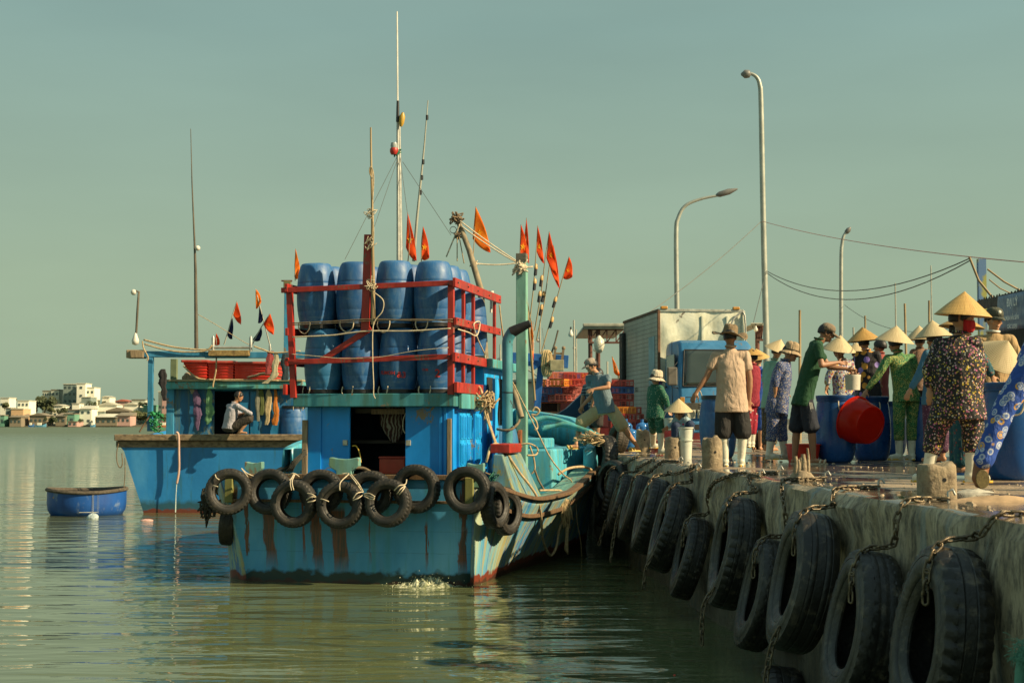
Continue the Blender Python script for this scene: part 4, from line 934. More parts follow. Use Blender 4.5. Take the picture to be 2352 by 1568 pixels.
# ============================================================ tyres and chains on the quay wall
CHM = pm('rusty_chain_steel', (.14, .11, .07), .45, .5, 12, .3, 60, .6, dirt=(.30, .22, .12), dirt_amt=.3)
def chain_mb(mb, pts, pitch=.062, wr=.0085, lw=.038, seed=0):
    # resample
    segs = [0]
    for a, b in zip(pts[:-1], pts[1:]): segs.append(segs[-1]+(b-a).length)
    Lt = segs[-1]; n = max(2, int(Lt/pitch)); pos = []
    j = 0
    for i in range(n+1):
        s = Lt*i/n
        while j < len(segs)-2 and segs[j+1] < s: j += 1
        t = (s-segs[j])/max(1e-6, segs[j+1]-segs[j]); pos.append(pts[j].lerp(pts[j+1], t))
    for i in range(n):
        a, b = pos[i], pos[i+1]; c = (a+b)/2; d = (b-a).normalized(); x = d.cross(Vector((0, 0, 1)))
        if x.length < .2: x = d.cross(Vector((0, 1, 0)))
        x.normalize(); z = x.cross(d)
        ang = (math.pi/4 if i % 2 else -math.pi/4)+.25*math.sin(i*2.1+seed); x2 = x*math.cos(ang)+z*math.sin(ang); hl = pitch*.5+wr*1.3; hw = lw/2; ring = []
        for k in range(12):
            an = 2*math.pi*k/12; cx, sy = math.cos(an), math.sin(an); ring.append(c+d*(hl-hw+hw*abs(cx))*(1 if cx >= 0 else -1)+x2*hw*sy)
        mb.tube(ring, wr, 6, closed=True)
def qtyre(i, xr, ytop, dia, lean, kind, label, rin=.52, wd=.30, yaw=0.0, Yoff=0, mat=None):
    """xr = pixel column where the tyre's outer right flank meets the wall; ytop = pixel row of its top"""
    Y = 3.3*F/((xr-1176)+.058*F); ztop = H-(ytop-972)*Y/F; R_ = dia/2
    d = Vector((-math.sin(lean), 0, -math.cos(lean))); ax = Vector((-math.cos(lean), -math.sin(yaw), math.sin(lean)))
    c = Vector((qx(Y)-.03-wd*.5, Y+R_*.25+Yoff, ztop))+d*R_
    tyre(R_, R_*rin, wd, kind, c, ax, label, 'tyre fenders hanging on the quay wall', i, mat or RUB2, roll=i*1.3)
    return c, R_, d, Y
TQ = [
 (0, 2266, 1255, 1.12, .16, 'lug', 'large black tyre nearest the camera at the right, with deep tread lugs'),
 (1, 2074, 1270, 1.10, .20, 'zig', 'large black tyre second from the right, with a saw-edged shoulder'),
 (2, 1930, 1178, 1.14, .22, 'rib', 'smooth bald black tyre with a pale patch on its top, third from the right'),
 (3, 1816, 1240, 1.02, .24, 'zig', 'narrow low-hung black tyre between the bald tyre and the bigger tyre left of it'),
 (4, 1750, 1142, 1.12, .20, 'block', 'big black tyre with a wide open hole, hung under the rebar stump'),
 (5, 1636, 1188, .98, .26, 'block', 'low-hung black tyre left of the big open one'),
 (6, 1598, 1116, 1.10, .30, 'lug', 'black heavy-lugged tyre below the second concrete bollard'),
 (7, 1546, 1098, 1.06, .30, 'lug', 'black tyre with deep side lugs, sixth along from the far end'),
 (8, 1503, 1092, 1.0, .30, 'rib', 'black tyre hung fifth along from the far end of the quay wall'),
 (9, 1470, 1090, 1.0, .30, 'block', 'black tyre hung near the boat bow, beside the end of the quay row'),
 (10, 1440, 1078, 1.0, .26, 'lug', 'farthest black tyre of the quay row, deep in shadow by the bow'),
]
QT = []
for i, xr, yt, dia, lean, kind, lab in TQ: QT.append(qtyre(i, xr, yt, dia, lean, kind, lab, wd=(.28, .28, .29, .23, .28, .23, .27, .25, .23, .24, .24)[i]))
qtyre(11, 1845, 1530, 1.0, .1, 'lug', 'half sunken black tyre under the bald one at the bottom edge', wd=.3)
# tyres between boat bow and quay
p = W(1388, 1054, 24.8); tyre(.42, .23, .24, 'lug', p, (-.97, -.22, .1), 'tall tyre squeezed upright between the boat bow and the quay', 'tyres at the boat bow', 2, RUB2)
p = W(1422, 1006, 26.4); tyre(.27, .15, .22, 'block', p, (-.95, -.3, .2), 'muddy tyre leaning above the bow, in front of the leaping man', 'tyres at the boat bow', 1, pm('muddy_rubber', (.06, .05, .038), .8, .4, 8, .5, 40))
p = W(1412, 1110, 24.0); tyre(.40, .26, .24, 'zig', p, (-.75, -.5, .1), 'black tyre against the far end of the quay wall', 'tyres at the boat bow', 0, RUB2)
# chains
anchors = [(2352+45, 1181), (2178, 1146), (2018, 1118), (1895, 1098), (1788, 1084), (1745, 1094), (1665, 1066), (1600, 1078), (1560, 1060), (1500, 1058), (1460, 1050)]
for i, (c, R_, d, Y) in enumerate(QT):
    ax, ay = anchors[i]; A = WZ(ax, ay, QZ+.02); A.y = max(A.y, Y-.6) if False else A.y
    top = c-d*R_; ex = qx(Y)
    E1 = Vector((qx(A.y*.5+Y*.5)+.03, A.y*.55+Y*.45, QZ+.015)); E2 = Vector((ex-.05, A.y*.25+Y*.75, QZ-.10))
    tt = Vector((top.x+.10, c.y-.05, top.z+.05)); t2 = Vector((top.x-.10, c.y-.12, top.z+.035)); t3 = Vector((top.x-.20, c.y-.16, top.z-.10)); t4 = t3+Vector((-.02, 0, -.22))
    mid = Vector((ex-.06, Y+.02, (QZ-.1+tt.z)/2+.02))
    pts = spline([A, A.lerp(E1, .55)+Vector((.03, .05, 0)), E1, E2, mid, tt, t2, t3, t4], 6)
    mb = MB(); chain_mb(mb, pts, seed=i)
    o = build(mb, 'chain', CHM, smooth=180, fix=False); tag(o, 'rusty chain over the quay edge holding the %s tyre counted from the right' % ['nearest', 'second', 'third', 'fourth', 'fifth', 'sixth', 'seventh', 'eighth', 'ninth', 'tenth', 'eleventh'][i], 'chain', 'chains holding the quay tyres')
    mb = MB(); mb.tube([A+Vector((0, 0, -.03)), A+Vector((.0, 0, .05)), A+Vector((.03, 0, .07)), A+Vector((.05, 0, .03))], .010, 7); o = build(mb, 'anchor_hook', STEEL, smooth=60); tag(o, 'bent steel hook in the quay top anchoring the %s chain from the right' % ['nearest', 'second', 'third', 'fourth', 'fifth', 'sixth', 'seventh', 'eighth', 'ninth', 'tenth', 'eleventh'][i], 'hook', 'hooks anchoring the quay chains')
for k, (pts, Yd, lab) in enumerate((([(1790, 1440), (1775, 1475), (1765, 1520), (1755, 1590)], 11.2, 'chain dangling to the water left of the bald tyre'), ([(1640, 1350), (1618, 1385), (1612, 1430), (1612, 1480)], 13.8, 'chain dangling to the water in front of the big open tyre'), ([(1500, 1275), (1483, 1305), (1478, 1350)], 17, 'chain dangling to the water beside the heavy-lugged tyre'), ([(1425, 1160), (1410, 1230), (1402, 1290)], 20, 'chain hanging down between the far tyres to the water'), ([(1392, 1195), (1383, 1225), (1375, 1250)], 22.5, 'short chain at the water near the boat bow'))):
    mb = MB(); chain_mb(mb, spline([W(x, y, Yd-.25) for x, y in pts], 5), seed=k); o = build(mb, 'chain', CHM, smooth=180, fix=False); tag(o, lab, 'chain', 'chains dangling from the tyres')
mb = MB(); q = random.Random(2); c = W(2350, 1500, 7.6)
for k in range(240):
    a = c+Vector((q.gauss(0, .022), q.gauss(0, .03), q.gauss(0, .03))); d_ = Vector((q.gauss(0, 1), q.gauss(0, 1), q.gauss(0, 1))).normalized(); mb.tube(spline([a, a+d_*.03, a+d_*.055+Vector((0, 0, -.012))], 3), .0016, 4)
mb.tube(spline([c, c+Vector((-.02, 0, -.2)), c+Vector((.03, 0, -.6))], 5), .03, 8)
o = build(mb, 'frayed_green_rope', pm('seagreen_rope', (.12, .33, .24), .8), smooth=180, fix=False); tag(o, 'frayed sea-green rope end at the right edge of the picture low on the quay wall', 'rope')

# ------------------------------------------------------------ bollards, rebar stump
CONC = pm('rough_concrete', (.30, .235, .15), .9, .35, 5, .8, 22, dirt=(.12, .09, .06), dirt_amt=.5, dist=.02)
def bollard(px, pyb, r, h, lab, seed, square=False):
    p = WZ(px, pyb, QZ); t = empty('bollard', p, lab, 'bollard', 'concrete mooring bollards on the quay edge'); q = random.Random(seed)
    mb = MB(); rows = []; n = 28
    p = push(p, r)
    for i, zz in enumerate((-.02, h*.2, h*.4, h*.6, h*.8, h*.94, h, h*1.005)):
        row = []
        for k in range(n+1):
            a = 2*math.pi*(k % n)/n; rr_ = r*(1+.03*mnoise.noise(Vector((math.cos(a)*2, math.sin(a)*2, zz*5+seed)))) * (1, 1, 1, 1, .99, .97, .88, .5)[i]
            if square: rr_ *= 1/max(abs(math.cos(a)), abs(math.sin(a)))**.75
            z_ = zz+(.03*mnoise.noise(Vector((math.cos(a)*1.5, math.sin(a)*1.5, seed)))*(1+seed % 2) if i > 4 else 0)
            row.append(p+Vector((rr_*math.cos(a), rr_*math.sin(a), z_)))
        rows.append(row)
    rows.append([p+Vector((0, 0, h*.98))]*(n+1)); mb.grid(rows)
    build(mb, 'concrete_post', CONC, t, smooth=50)
    mb = MB(); mb.tube([p+Vector((.02, -r*1.015, h*.55)), p+Vector((.02, -r*.8, h*.55))], .016, 10); build(mb, 'bar_hole', DARK, t)
    return t
bollard(1477, 1037, .135, .42, 'tall concrete bollard just right of the leaping man\'s foot', 1)
bollard(1546, 1054, .13, .33, 'worn crumbling concrete bollard left of the white bucket', 2)
bollard(1636, 1075, .128, .36, 'round concrete bollard with a hole, in front of the tan-shirted man', 3)
bollard(2152, 1145, .128, .25, 'square broken concrete block in front of the woman in floral pyjamas', 4, True)
p = WZ(1848, 1103, QZ); t = empty('rebar_stump', p, 'broken bollard stump of mortar with bare upright bars', 'stump')
mb = MB()
rows = []
for i, zz in enumerate((0, .03, .07, .1)):
    rows.append([p+Vector(((.13, .11, .08, .03)[i]*math.cos(a)*(1+.2*math.sin(3*a)), .1+(.12, .1, .07, .02)[i]*math.sin(a), zz)) for a in [k*2*math.pi/20 for k in range(21)]])
mb.grid(rows); build(mb, 'mortar_heap', CONC, t, smooth=60)
for dx, hh, rb in ((-.06, .23, .022), (-.035, .20, .026), (-.01, .22, .022), (.012, .25, .03), (.055, .31, .016)):
    mb = MB(); mb.tube([p+Vector((dx, .1, 0)), p+Vector((dx*1.05, .1, hh*.4)), p+Vector((dx+.005, .1, hh*.7)), p+Vector((dx-.004, .1, hh))], [rb, rb*1.2, rb*.9, rb*.7], 8); build(mb, 'bare_bar', CONC, t, smooth=60)
# sand / cloth lumps on the quay
for k, (px, py, sx, sy, sz, lab) in enumerate(((2240, 1130, .10, .06, .03, 'flat pale rag lying by the white boot'), (2290, 1150, .22, .12, .04, 'low heap of sand at the right edge of the quay'))):
    p = WZ(px, py, QZ); rows = []
    for i in range(13):
        row = []
        for j in range(13):
            u, v = i/6-1, j/6-1; d = max(0, 1-u*u-v*v); row.append(p+Vector((u*sx*1.6, v*sy*1.6, sz*d*(1+.5*mnoise.noise(Vector((u*3, v*3, k*5))))-.003)))
        rows.append(row)
    mb = MB(); mb.grid(rows); o = build(mb, ('rag', 'sand_heap')[k], pm(('dirty_white_rag', 'wet_sand')[k], ((.42, .40, .33), (.40, .27, .15))[k], .8, .3, 10, .5, 40), smooth=180, fix=False); tag(o, lab, ('rag', 'sand')[k])

# ------------------------------------------------------------ baskets, buckets, tubs, jugs, crates
def bucket(px, pyb, r, h, mat, lab, name='bucket', cat='bucket', group='buckets and tubs on the quay', taper=.86, D=None, handle=True, rim=.012, z=QZ, fill=None):
    p = WZ(px, pyb, z) if D is None else W(px, pyb, D)
    t = empty(name, p, lab, cat, group); p = push(p, r*taper)
    mb = MB(); mb.lathe([(0, 0), (r*taper, 0), (r*(taper+.7*(1-taper)), h*.7), (r*.985, h*.93), (r+rim, h*.93), (r+rim, h), (r*.96, h), (r*taper*.95, .015), (0, .015)], 28, Matrix.Translation(p)); build(mb, 'tub_body', mat, t, smooth=40)
    if handle:
        mb = MB(); a = [p+Vector((r*math.cos(x), -r*.25-.25*r*math.sin(x), h*.93-r*.7*math.sin(x)*1.0)) for x in [i*math.pi/12 for i in range(13)]]; mb.tube(a, .004, 6); build(mb, 'wire_handle', STEEL, t, smooth=60)
    if fill: mb = MB(); mb.lathe([(0, h*.85), (r*.93, h*.82)], 20, Matrix.Translation(p)); build(mb, 'contents', fill, t)
    return t
WP = pm('white_bucket_plastic', (.60, .62, .52), .4, .1, 8, .05); RP_ = pm('red_tub_plastic', (.62, .03, .012), .35, .15, 6, .05); BP = pm('blue_tub_plastic', (.02, .11, .30), .4, .2, 6, .05)
bucket(1575, 1054, .105, .30, WP, 'white lidded bucket behind the worn bollard, lower of the stacked pair')
bucket(1575, 1021, .112, .27, WP, 'white bucket with a rim on top of the stacked pair', D=WZ(1575, 1054, QZ).y, handle=True)
bucket(1545, 1037, .22, .22, RP_, 'red round tub beside the white boots of the woman in green', taper=.8, handle=False)
bucket(1518, 1033, .17, .20, RP_, 'red tub behind the green pyjama woman', taper=.8, handle=False)
bucket(1630, 1022, .26, .24, RP_, 'red tub right of the stacked white buckets, beside the blue drum', taper=.85, handle=False)
bucket(1845, 1062, .24, .26, RP_, 'red tub between the legs of the man in the green shirt', taper=.85, handle=False, fill=pm('ice', (.6, .62, .6), .4))
def jug(px, pyb, lab, D):
    p = W(px, pyb, D); mb = MB(); mb.lathe([(0, 0), (.125, 0), (.135, .02), (.135, .10), (.128, .12), (.135, .14), (.135, .24), (.128, .26), (.135, .28), (.13, .33), (.10, .37), (.035, .395), (.03, .43), (.035, .44), (.035, .46), (0, .46)], 22, Matrix.Translation(p))
    g = 'blue_bottle_plastic'
    o = build(mb, 'water_jug', pm(g, (.035, .15, .38), .15, .2, 5, .05), smooth=50); tag(o, lab, 'water jug', 'blue water jugs')
for k, (px, py, D) in enumerate(((1438, 1012, 30), (1458, 1010, 31), (1475, 1013, 30), (1449, 1030, 28.5), (1492, 1013, 30), (1466, 1032, 28.6))): jug(px, py, 'blue translucent water jug, %s' % ['leftmost of the back row behind the bollard', 'second in the back row behind the bollard', 'third in the back row behind the bollard', 'left one of the front row behind the bollard', 'rightmost, beside the green pyjama legs', 'right one of the front row behind the bollard'][k], WZ(px, py, QZ).y if False else D)
# crates
def crate_proto(mat, name):
    t = empty('crate', (0, 0, 0), 'x', 'crate', local=True)
    mb = MB(); a, b, h = .26, .19, .145; w_ = .012
    mb.box2((-a, -b, 0), (a, b, .012))
    for z0, z1 in ((0, .03), (.055, .065), (.085, .095), (.115, .145)):
        mb.box2((-a, -b, z0+.001), (a, -b+w_, z1)); mb.box2((-a, b-w_, z0+.001), (a, b, z1)); mb.box2((-a, -b, z0+.001), (-a+w_, b, z1)); mb.box2((a-w_, -b, z0+.001), (a, b, z1))
    for i in range(7):
        x = -a+i*2*a/6; mb.box2((x-.008, -b-.002, .002), (x+.008, -b+w_-.002, .14)); mb.box2((x-.008, b-w_+.002, .002), (x+.008, b+.002, .14))
    for i in range(5):
        y = -b+i*2*b/4; mb.box2((-a-.002, y-.008, .002), (-a+w_-.002, y+.008, .14)); mb.box2((a-w_+.002, y-.008, .002), (a+.002, y+.008, .14))
    build(mb, 'crate_body', mat, t); return t
CR = pm('red_crate_plastic', (.42, .045, .03), .5, .4, 2, .05, dirt=(.30, .14, .10), dirt_amt=.5); CB = pm('blue_crate_plastic', (.03, .10, .30), .45, .25, 4, .05); CY = pm('orange_crate_plastic', (.60, .20, .02), .45, .25, 4, .05)
CPT = {}
def crate(loc, rz, m, lab, grp='plastic crates stacked by the truck'):
    if m.name not in CPT: CPT[m.name] = crate_proto(m, ''); o = CPT[m.name]
    else: o = copy_tree(CPT[m.name])
    o.location = loc; o.rotation_euler = (0, 0, rz); tag(o, lab, 'crate', grp); return o
q = random.Random(1)
def nth(k): return ['bottom', 'second', 'third', 'fourth', 'fifth', 'sixth', 'seventh', 'eighth', 'ninth', 'tenth', 'eleventh', 'topmost'][k]
for s_, (px, D, n, dx) in enumerate(((1427, 31.5, 10, 0), (1433, 30.6, 6, 0), (1446, 31.0, 6, 0))):
    b = W(px, 1000, D)
    for k in range(n):
        m = CR if (k*3+s_) % 4 else (CY if k % 2 else CB)
        crate((b.x+q.uniform(-.02, .02), D, QZ+.01+k*.15), q.uniform(-.1, .1), m, 'crate in the %s stack left of the truck, %s from the ground' % (('tall', 'left front', 'right front')[s_], nth(k) if k else 'the lowest'))
# big blue drum left of the tan man; blue drums in the crowd
barrel(push(WZ(1650, 1052, QZ), .3), .6, 'blue drum half hidden behind the tan-shirted man\'s left side', 'open blue drums among the crowd', flip=True, scale=1.05)
def drum(px, pyb, rz, lab, sc_=1.0, open_=True):
    """an upright open drum"""
    p = push(WZ(px, pyb, QZ), .28*sc_); t = empty('open_drum', p, lab, 'drum', 'open blue drums among the crowd'); t['_loc'] = tuple(p)
    pr = [(0, 0), (.20, .0), (.225, .02), (.25, .07), (.275, .18), (.284, .30), (.287, .45), (.284, .58), (.276, .66), (.272, .68), (.262, .80), (.250, .86), (.262, .865), (.266, .90), (.270, .905), (.272, .945), (.25, .95), (.245, .86), (.255, .7), (.265, .45), (.2, .03), (0, .03)]
    mb = MB(); mb.lathe([(r*sc_, z*sc_) for r, z in pr], 40, Matrix.Translation(p)); build(mb, 'drum_body', pm('deep_blue_drum_plastic', (.010, .075, .27), .28, .3, 1.5, .08, 30, dirt=(.05, .12, .25), dirt_amt=.35), t, smooth=50)
    mb = MB(); mb.lathe([(0, .78*sc_), (.24*sc_, .78*sc_)], 24, Matrix.Translation(p)); build(mb, 'fish_brine', pm('murky_fish_brine', (.07, .05, .04), .2), t)
    for a in (rz, rz+math.pi):
        m = MB(); c, s2 = math.cos(a-math.pi/2), math.sin(a-math.pi/2); tx, ty = -s2, c
        def P_(u, z, k=.285): return p+Vector((c*k+tx*u, s2*k+ty*u, z))*sc_
        m.tube(spline([P_(-.10, .86, .265), P_(-.115, .78, .30), P_(-.07, .68, .31), P_(.02, .63, .31), P_(.09, .66, .31), P_(.12, .78, .30), P_(.11, .86, .265)], 5), .0095, 8); build(m, 'rope_handle', WHITE_ROPE, t, smooth=180, fix=False)
    return t
drum(1920, 1062, .3, 'open blue drum the green-shirted man leans over, left of the red basin')
drum(2002, 1058, -.2, 'open blue drum behind the red basin')
drum(2045, 1046, .4, 'open blue drum between the red basin and the green pyjama woman', .98)
drum(2128, 1060, .4, 'open blue drum mostly hidden by the woman in floral pyjamas', .98)
drum(2290, 1095, .3, 'open blue drum right of the woman in floral pyjamas', 1.02)
drum(2328, 1104, -.35, 'blue drum behind the daisy-patterned trousers at the right edge', 1.0)

# litter and grit trodden over the quay top
mb = MB(); q = random.Random(31)
for k in range(900):
    Y = 8+26*q.random()**1.3; x = qx(Y)+.15+q.random()**1.4*5.5; s_ = q.uniform(.006, .022); a = q.uniform(0, 3.1); c = Vector((x, Y, QZ+s_*.25))
    mb.box(c, (s_*q.uniform(1, 3.2), s_, s_*.5), Matrix.Rotation(a, 3, 'Z'), taper=.6)
o = build(mb, 'quay_litter', pm('grit_and_shell', (.34, .26, .17), .8, .6, 3, 0), origin=(0, 0, QZ), fix=False); tag(o, 'shell bits, scales and grit strewn over the wet quay', 'litter', kind='stuff')
# ============================================================ truck
def truck():
    Yf = 30.0; k = Yf/F
    loc = Vector(((1672-1176)*k, Yf, QZ)); yaw = rad(7)
    t = empty('truck', loc, 'old blue box truck with dented white cargo body parked facing the camera', 'truck', rz=yaw, local=True)
    BLUE = worn_paint('faded_truck_blue', (.035, .17, .34), amt=.2, rust_amt=.15, sc=(1, 1, 1), under=(.15, .12, .09), rough=.35)
    g = NT('dented_white_panel', .4); a = g.noise(1.3, 5, (1, 1, 1), .5, 1.0); col = g.ramp(g.noise(2.2, 8, (1, 1, .8), .65), [(.3, (.42, .42, .30)), (.55, (.66, .66, .52)), (.8, (.72, .72, .60))])
    col = g.mix(g.ramp(g.noise(2.4, 6, (1, 1, 1), .6, .3, (5, 2, 1.4)), [(.66, 0.0), (.70, .9)]), col, (.07, .03, .015)); g.color(col); g.bump(a, .6, .07); WHT = g.mat
    g = NT('shaded_ribbed_side', .45, .2); col = g.ramp(g.noise(1.5, 6, (1, 1, .5)), [(.3, (.22, .22, .18)), (.7, (.38, .37, .31))]); wv = g.n('ShaderNodeTexBrick'); wv.inputs['Scale'].default_value = 1;  # darker grey than the front: the shade on this side is in its colour
    yz = g.n('ShaderNodeCombineXYZ'); x_ = g.xyz(); g.L(x_[1], yz.inputs[0]); g.L(x_[2], yz.inputs[1]); g.L(yz.outputs[0], wv.inputs[0]); wv.offset = 0
    wv.inputs['Brick Width'].default_value = .14; wv.inputs['Row Height'].default_value = .10; wv.inputs['Mortar Size'].default_value = .006; wv.inputs['Mortar Smooth'].default_value = .4
    col = g.mix(wv.outputs['Fac'], col, (.06, .055, .045)); g.color(col); g.bump(wv.outputs['Fac'], .5, .01); RIB = g.mat
    GL = pm('windscreen_glass', (.035, .048, .042), .08, .2, 1, 0, spec=.9); BLK = pm('black_trim', (.012, .012, .012), .6, .3, 5, .1); RST = pm('rusty_frame', (.14, .07, .035), .8, .5, 6, .4)
    Wd = 1.0
    # cargo box
    y0, y1 = 1.55, 5.4; z0, z1 = .62, 3.05; bxl, bxr = -1.13, .80
    mb = MB(); mb.cur = 0; n, m_ = 20, 14
    rows = [[Vector((bxl+(bxr-bxl)*i/n, y0-.03*math.sin(i*.9)*math.sin(j*.7)+.035*mnoise.noise(Vector((i*.35, j*.35, 2))), z0+(z1-z0)*j/m_)) for i in range(n+1)] for j in range(m_+1)]
    mb.grid(rows); mb.cur = 0; mb.add([(bxl, y0+.04, z1), (bxr, y0+.04, z1), (bxr, y1, z1), (bxl, y1, z1), (bxl, y0+.04, z0), (bxr, y0+.04, z0), (bxr, y1, z0), (bxl, y1, z0)], [(0, 1, 2, 3), (1, 5, 6, 2), (4, 7, 6, 5), (2, 6, 7, 3)])
    mb.cur = 1; mb.add([(bxl, y0, z0), (bxl, y1, z0), (bxl, y1, z1), (bxl, y0, z1)], [(0, 1, 2, 3)]); build(mb, 'cargo_box', [WHT, RIB], t, smooth=40, fix=False)
    for a, b in (((bxl, y0, z1), (bxr, y0, z1)), ((bxl, y0, z1), (bxl, y1, z1)), ((bxl, y0-.01, z0), (bxl, y0-.01, z1)), ((bxr, y0-.01, z0), (bxr, y0-.01, z1)), ((bxl, y0, z0), (bxl, y1, z0))):
        mb = MB(); mb.beam(a, b, .06, .06); build(mb, 'frame_edge', RST if a[0] == bxl and b[0] == bxl else pm('dull_alloy', (.42, .42, .35), .4, .4, 8, .3, 30, .3), t, bevel=.01)
    for x in (-.15, .42, .78):
        mb = MB(); mb.box2((x-.025, y0-.06, 1.6), (x+.025, y0-.02, z1-.12)); build(mb, 'panel_rib', WHT, t, bevel=.006)
    for x in (-1.02, .62):
        mb = MB(); mb.box2((x-.07, y0-.06, z1+.02), (x+.09, y0+.03, z1+.09)); build(mb, 'marker_lamp', pm('amber_lens', (.40, .19, .03), .4), t, bevel=.02)
    mb = MB(); mb.box2((bxl-.10, y1-.25, .75), (bxl-.005, y1+.12, 2.78)); build(mb, 'rear_strip', pm('dark_rear_strip', (.02, .02, .018), .7), t, bevel=.03)  # black strip down the rear edge of the box side
    # lettering on the side
    vs, fs = text_faces('NGU', .16); mb = MB(); mb.add([(bxl-.008, 3.9-v.x*1.0, 1.35+v.y) for v in vs], fs); build(mb, 'side_lettering', pm('faded_lettering', (.12, .10, .08), .7), t, fix=False)
    mb = MB(); mb.box2((bxl-.008, 1.95, .95), (bxl-.004, 2.55, 2.5)); build(mb, 'side_stripe', pm('pale_blue_stripe', (.22, .33, .36), .6, .2), t)
    # cab
    zt = 2.48; zb = .55; w0, w1 = -1.05, 1.02
    sec = [(0, zb), (-.0, 1.25), (.06, 1.38), (.22, 2.20), (.34, 2.40), (.52, zt), (1.35, zt), (1.42, 2.3), (1.42, zb)]
    mb = MB(); rows = []
    for x, ins in ((w0, .0), (w0+.06, .0), (w0+.5, -.02), (0, -.035), (w1-.5, -.02), (w1-.06, .0), (w1, .0)):
        e_ = x in (w0, w1); rows.append([Vector((x+(0.10 if x < 0 else -.10)*max(0, (z-1.3)/1.2)*(1 if abs(x) > .9 else 0), y+ins+(.05 if e_ else 0), z-(.05 if e_ and z > 2.3 else 0))) for y, z in sec])
    mb.grid(rows); mb.add(rows[0], [tuple(range(len(sec)))]); mb.add(rows[-1], [tuple(range(len(sec)))[::-1]]); cabo = build(mb, 'cab', BLUE, t, smooth=35, bevel=.02)
    mb = MB(); rows = []
    for i in range(11):
        u = i/10; x = -.93+u*1.80; rows.append([Vector((x*(1-.10*v), .075+.155*v-.015*math.sin(math.pi*u)-.045, 1.42+v*.80)) for v in (0, .1, .5, .9, 1)])
    mb.grid(rows); build(mb, 'windscreen', GL, t, smooth=60, solid=.01)
    fr = [(-.95, .03, 1.40), (.89, .03, 1.40), (.81, .20, 2.24), (-.86, .20, 2.24)]
    mb = MB()
    for a, b in zip(fr, fr[1:]+fr[:1]): mb.beam(a, b, .03, .03, (0, 1, 0))
    build(mb, 'windscreen_seal', BLK, t, bevel=.008)
    mb = MB(); mb.beam((-.4, -.0, 1.42), (.25, .045, 1.58), .012, .012); build(mb, 'wiper', BLK, t)
    mb = MB(); mb.box2((-1.075, .35, 1.5), (-1.035, 1.1, 2.15)); build(mb, 'side_window', GL, t, bevel=.02)
    mb = MB(); mb.box2((-.95, -.045, .80), (.95, .02, 1.02)); build(mb, 'grille', pm('dark_grille', (.05, .05, .035), .6, .5, 6, .2), t, bevel=.01)
    for zz in (.84, .89, .94, .99):
        mb = MB(); mb.box2((-.55, -.06, zz-.008), (.55, -.047, zz+.008)); build(mb, 'grille_slat', pm('dull_steel', (0, 0, 0)), t)
    for x in (-.78, -.48, .48, .78):
        mb = MB(); mb.lathe([(0, -.02), (.08, -.01), (.10, .02), (.10, .05)], 16, Matrix.Translation((x, -.06, .76)) @ Matrix.Rotation(math.pi/2, 4, 'X')); mb.box((x, -.05, .76), (.25, .03, .20)); build(mb, 'headlight', pm('headlamp_glass', (.45, .45, .36), .15, .2), t, bevel=.01)
    mb = MB(); mb.box2((-1.02, -.14, .35), (1.0, .0, .60)); build(mb, 'bumper', BLUE, t, bevel=.03)
    mb = MB(); mb.box2((-.78, -.15, .42), (-.55, -.145, .53)); mb2 = mb; build(mb2, 'fog_lamp_hole', BLK, t)
    mb = MB(); mb.box2((-.3, -.16, .38), (.25, -.145, .52)); build(mb, 'number_plate', pm('plate_white', (.5, .5, .42), .5), t, bevel=.004)
    # body crease + badge line
    mb = MB(); mb.box2((-.88, -.012, 1.14), (.85, .004, 1.155)); build(mb, 'cab_seam', BLK, t)
    for x in (-.99, .96):
        mb = MB(); mb.box2((x-.05, -.03, .98), (x+.05, .03, 1.10)); build(mb, 'indicator_lamp', pm('amber_lens', (0, 0, 0)), t, bevel=.01)
    mb = MB(); mb.box2((-1.058, .62, .62), (-1.048, .635, 2.3)); build(mb, 'door_gap', BLK, t)
    mb = MB(); mb.box2((-1.075, 1.1, 1.32), (-1.05, 1.24, 1.36)); build(mb, 'door_handle', BLK, t)
    # mirror
    m = MB(); m.tube([(-1.02, .15, 1.35), (-1.25, -.05, 1.38), (-1.27, -.05, 1.75), (-1.04, .2, 1.95)], .012, 6); build(m, 'mirror_arm', BLK, t)
    m = MB(); m.box((-1.25, -.08, 1.62), (.26, .07, .42)); build(m, 'mirror', pm('grey_mirror_case', (.11, .10, .08), .6), t, bevel=.03)
    # roof rack / pipe on right
    m = MB(); m.tube(spline([(.82, y0-.1, 1.9), (.80, y0-.1, z1-.1), (.62, y0-.1, z1-.12), (.5, y0-.1, z1-.3), (.45, y0-.1, 2.3)], 4), .022, 8); build(m, 'rack_pipe', STEEL, t, smooth=60)
    # wheels, chassis
    for x in (-.85, .85):
        for y in (.65, 4.4):
            M_ = Matrix.Translation((x, y, .40)) @ Matrix.Rotation(math.pi/2, 4, 'Y')
            w_ = tyre_mb(.40, .24, .22, 'rib', 48, 0); w_.v = [M_ @ v for v in w_.v]; wh = build(w_, 'wheel', RUB, t, smooth=40)
            m = MB(); m.lathe([(0, -.04), (.1, -.04), (.12, .0), (.22, .02), (.245, .08), (.245, -.08)], 20, M_); build(m, 'rim', RST, wh, smooth=40)
    mb = MB(); mb.box2((-.7, .2, .45), (.6, 5.3, .62)); build(mb, 'chassis', BLK, t)
    for ob in [x for x in COL.objects if x.parent == t and x.name.split('.')[0] in ('cab', 'windscreen', 'windscreen_seal', 'wiper', 'side_window', 'grille', 'grille_slat', 'headlight', 'bumper', 'fog_lamp_hole', 'number_plate', 'cab_seam', 'mirror', 'mirror_arm')]:
        for v in ob.data.vertices:
            v.co.x = -1.05+(v.co.x+1.05)*.84; v.co.z = .55+(v.co.z-.55)*.92 if v.co.z > .55 else v.co.z
truck()

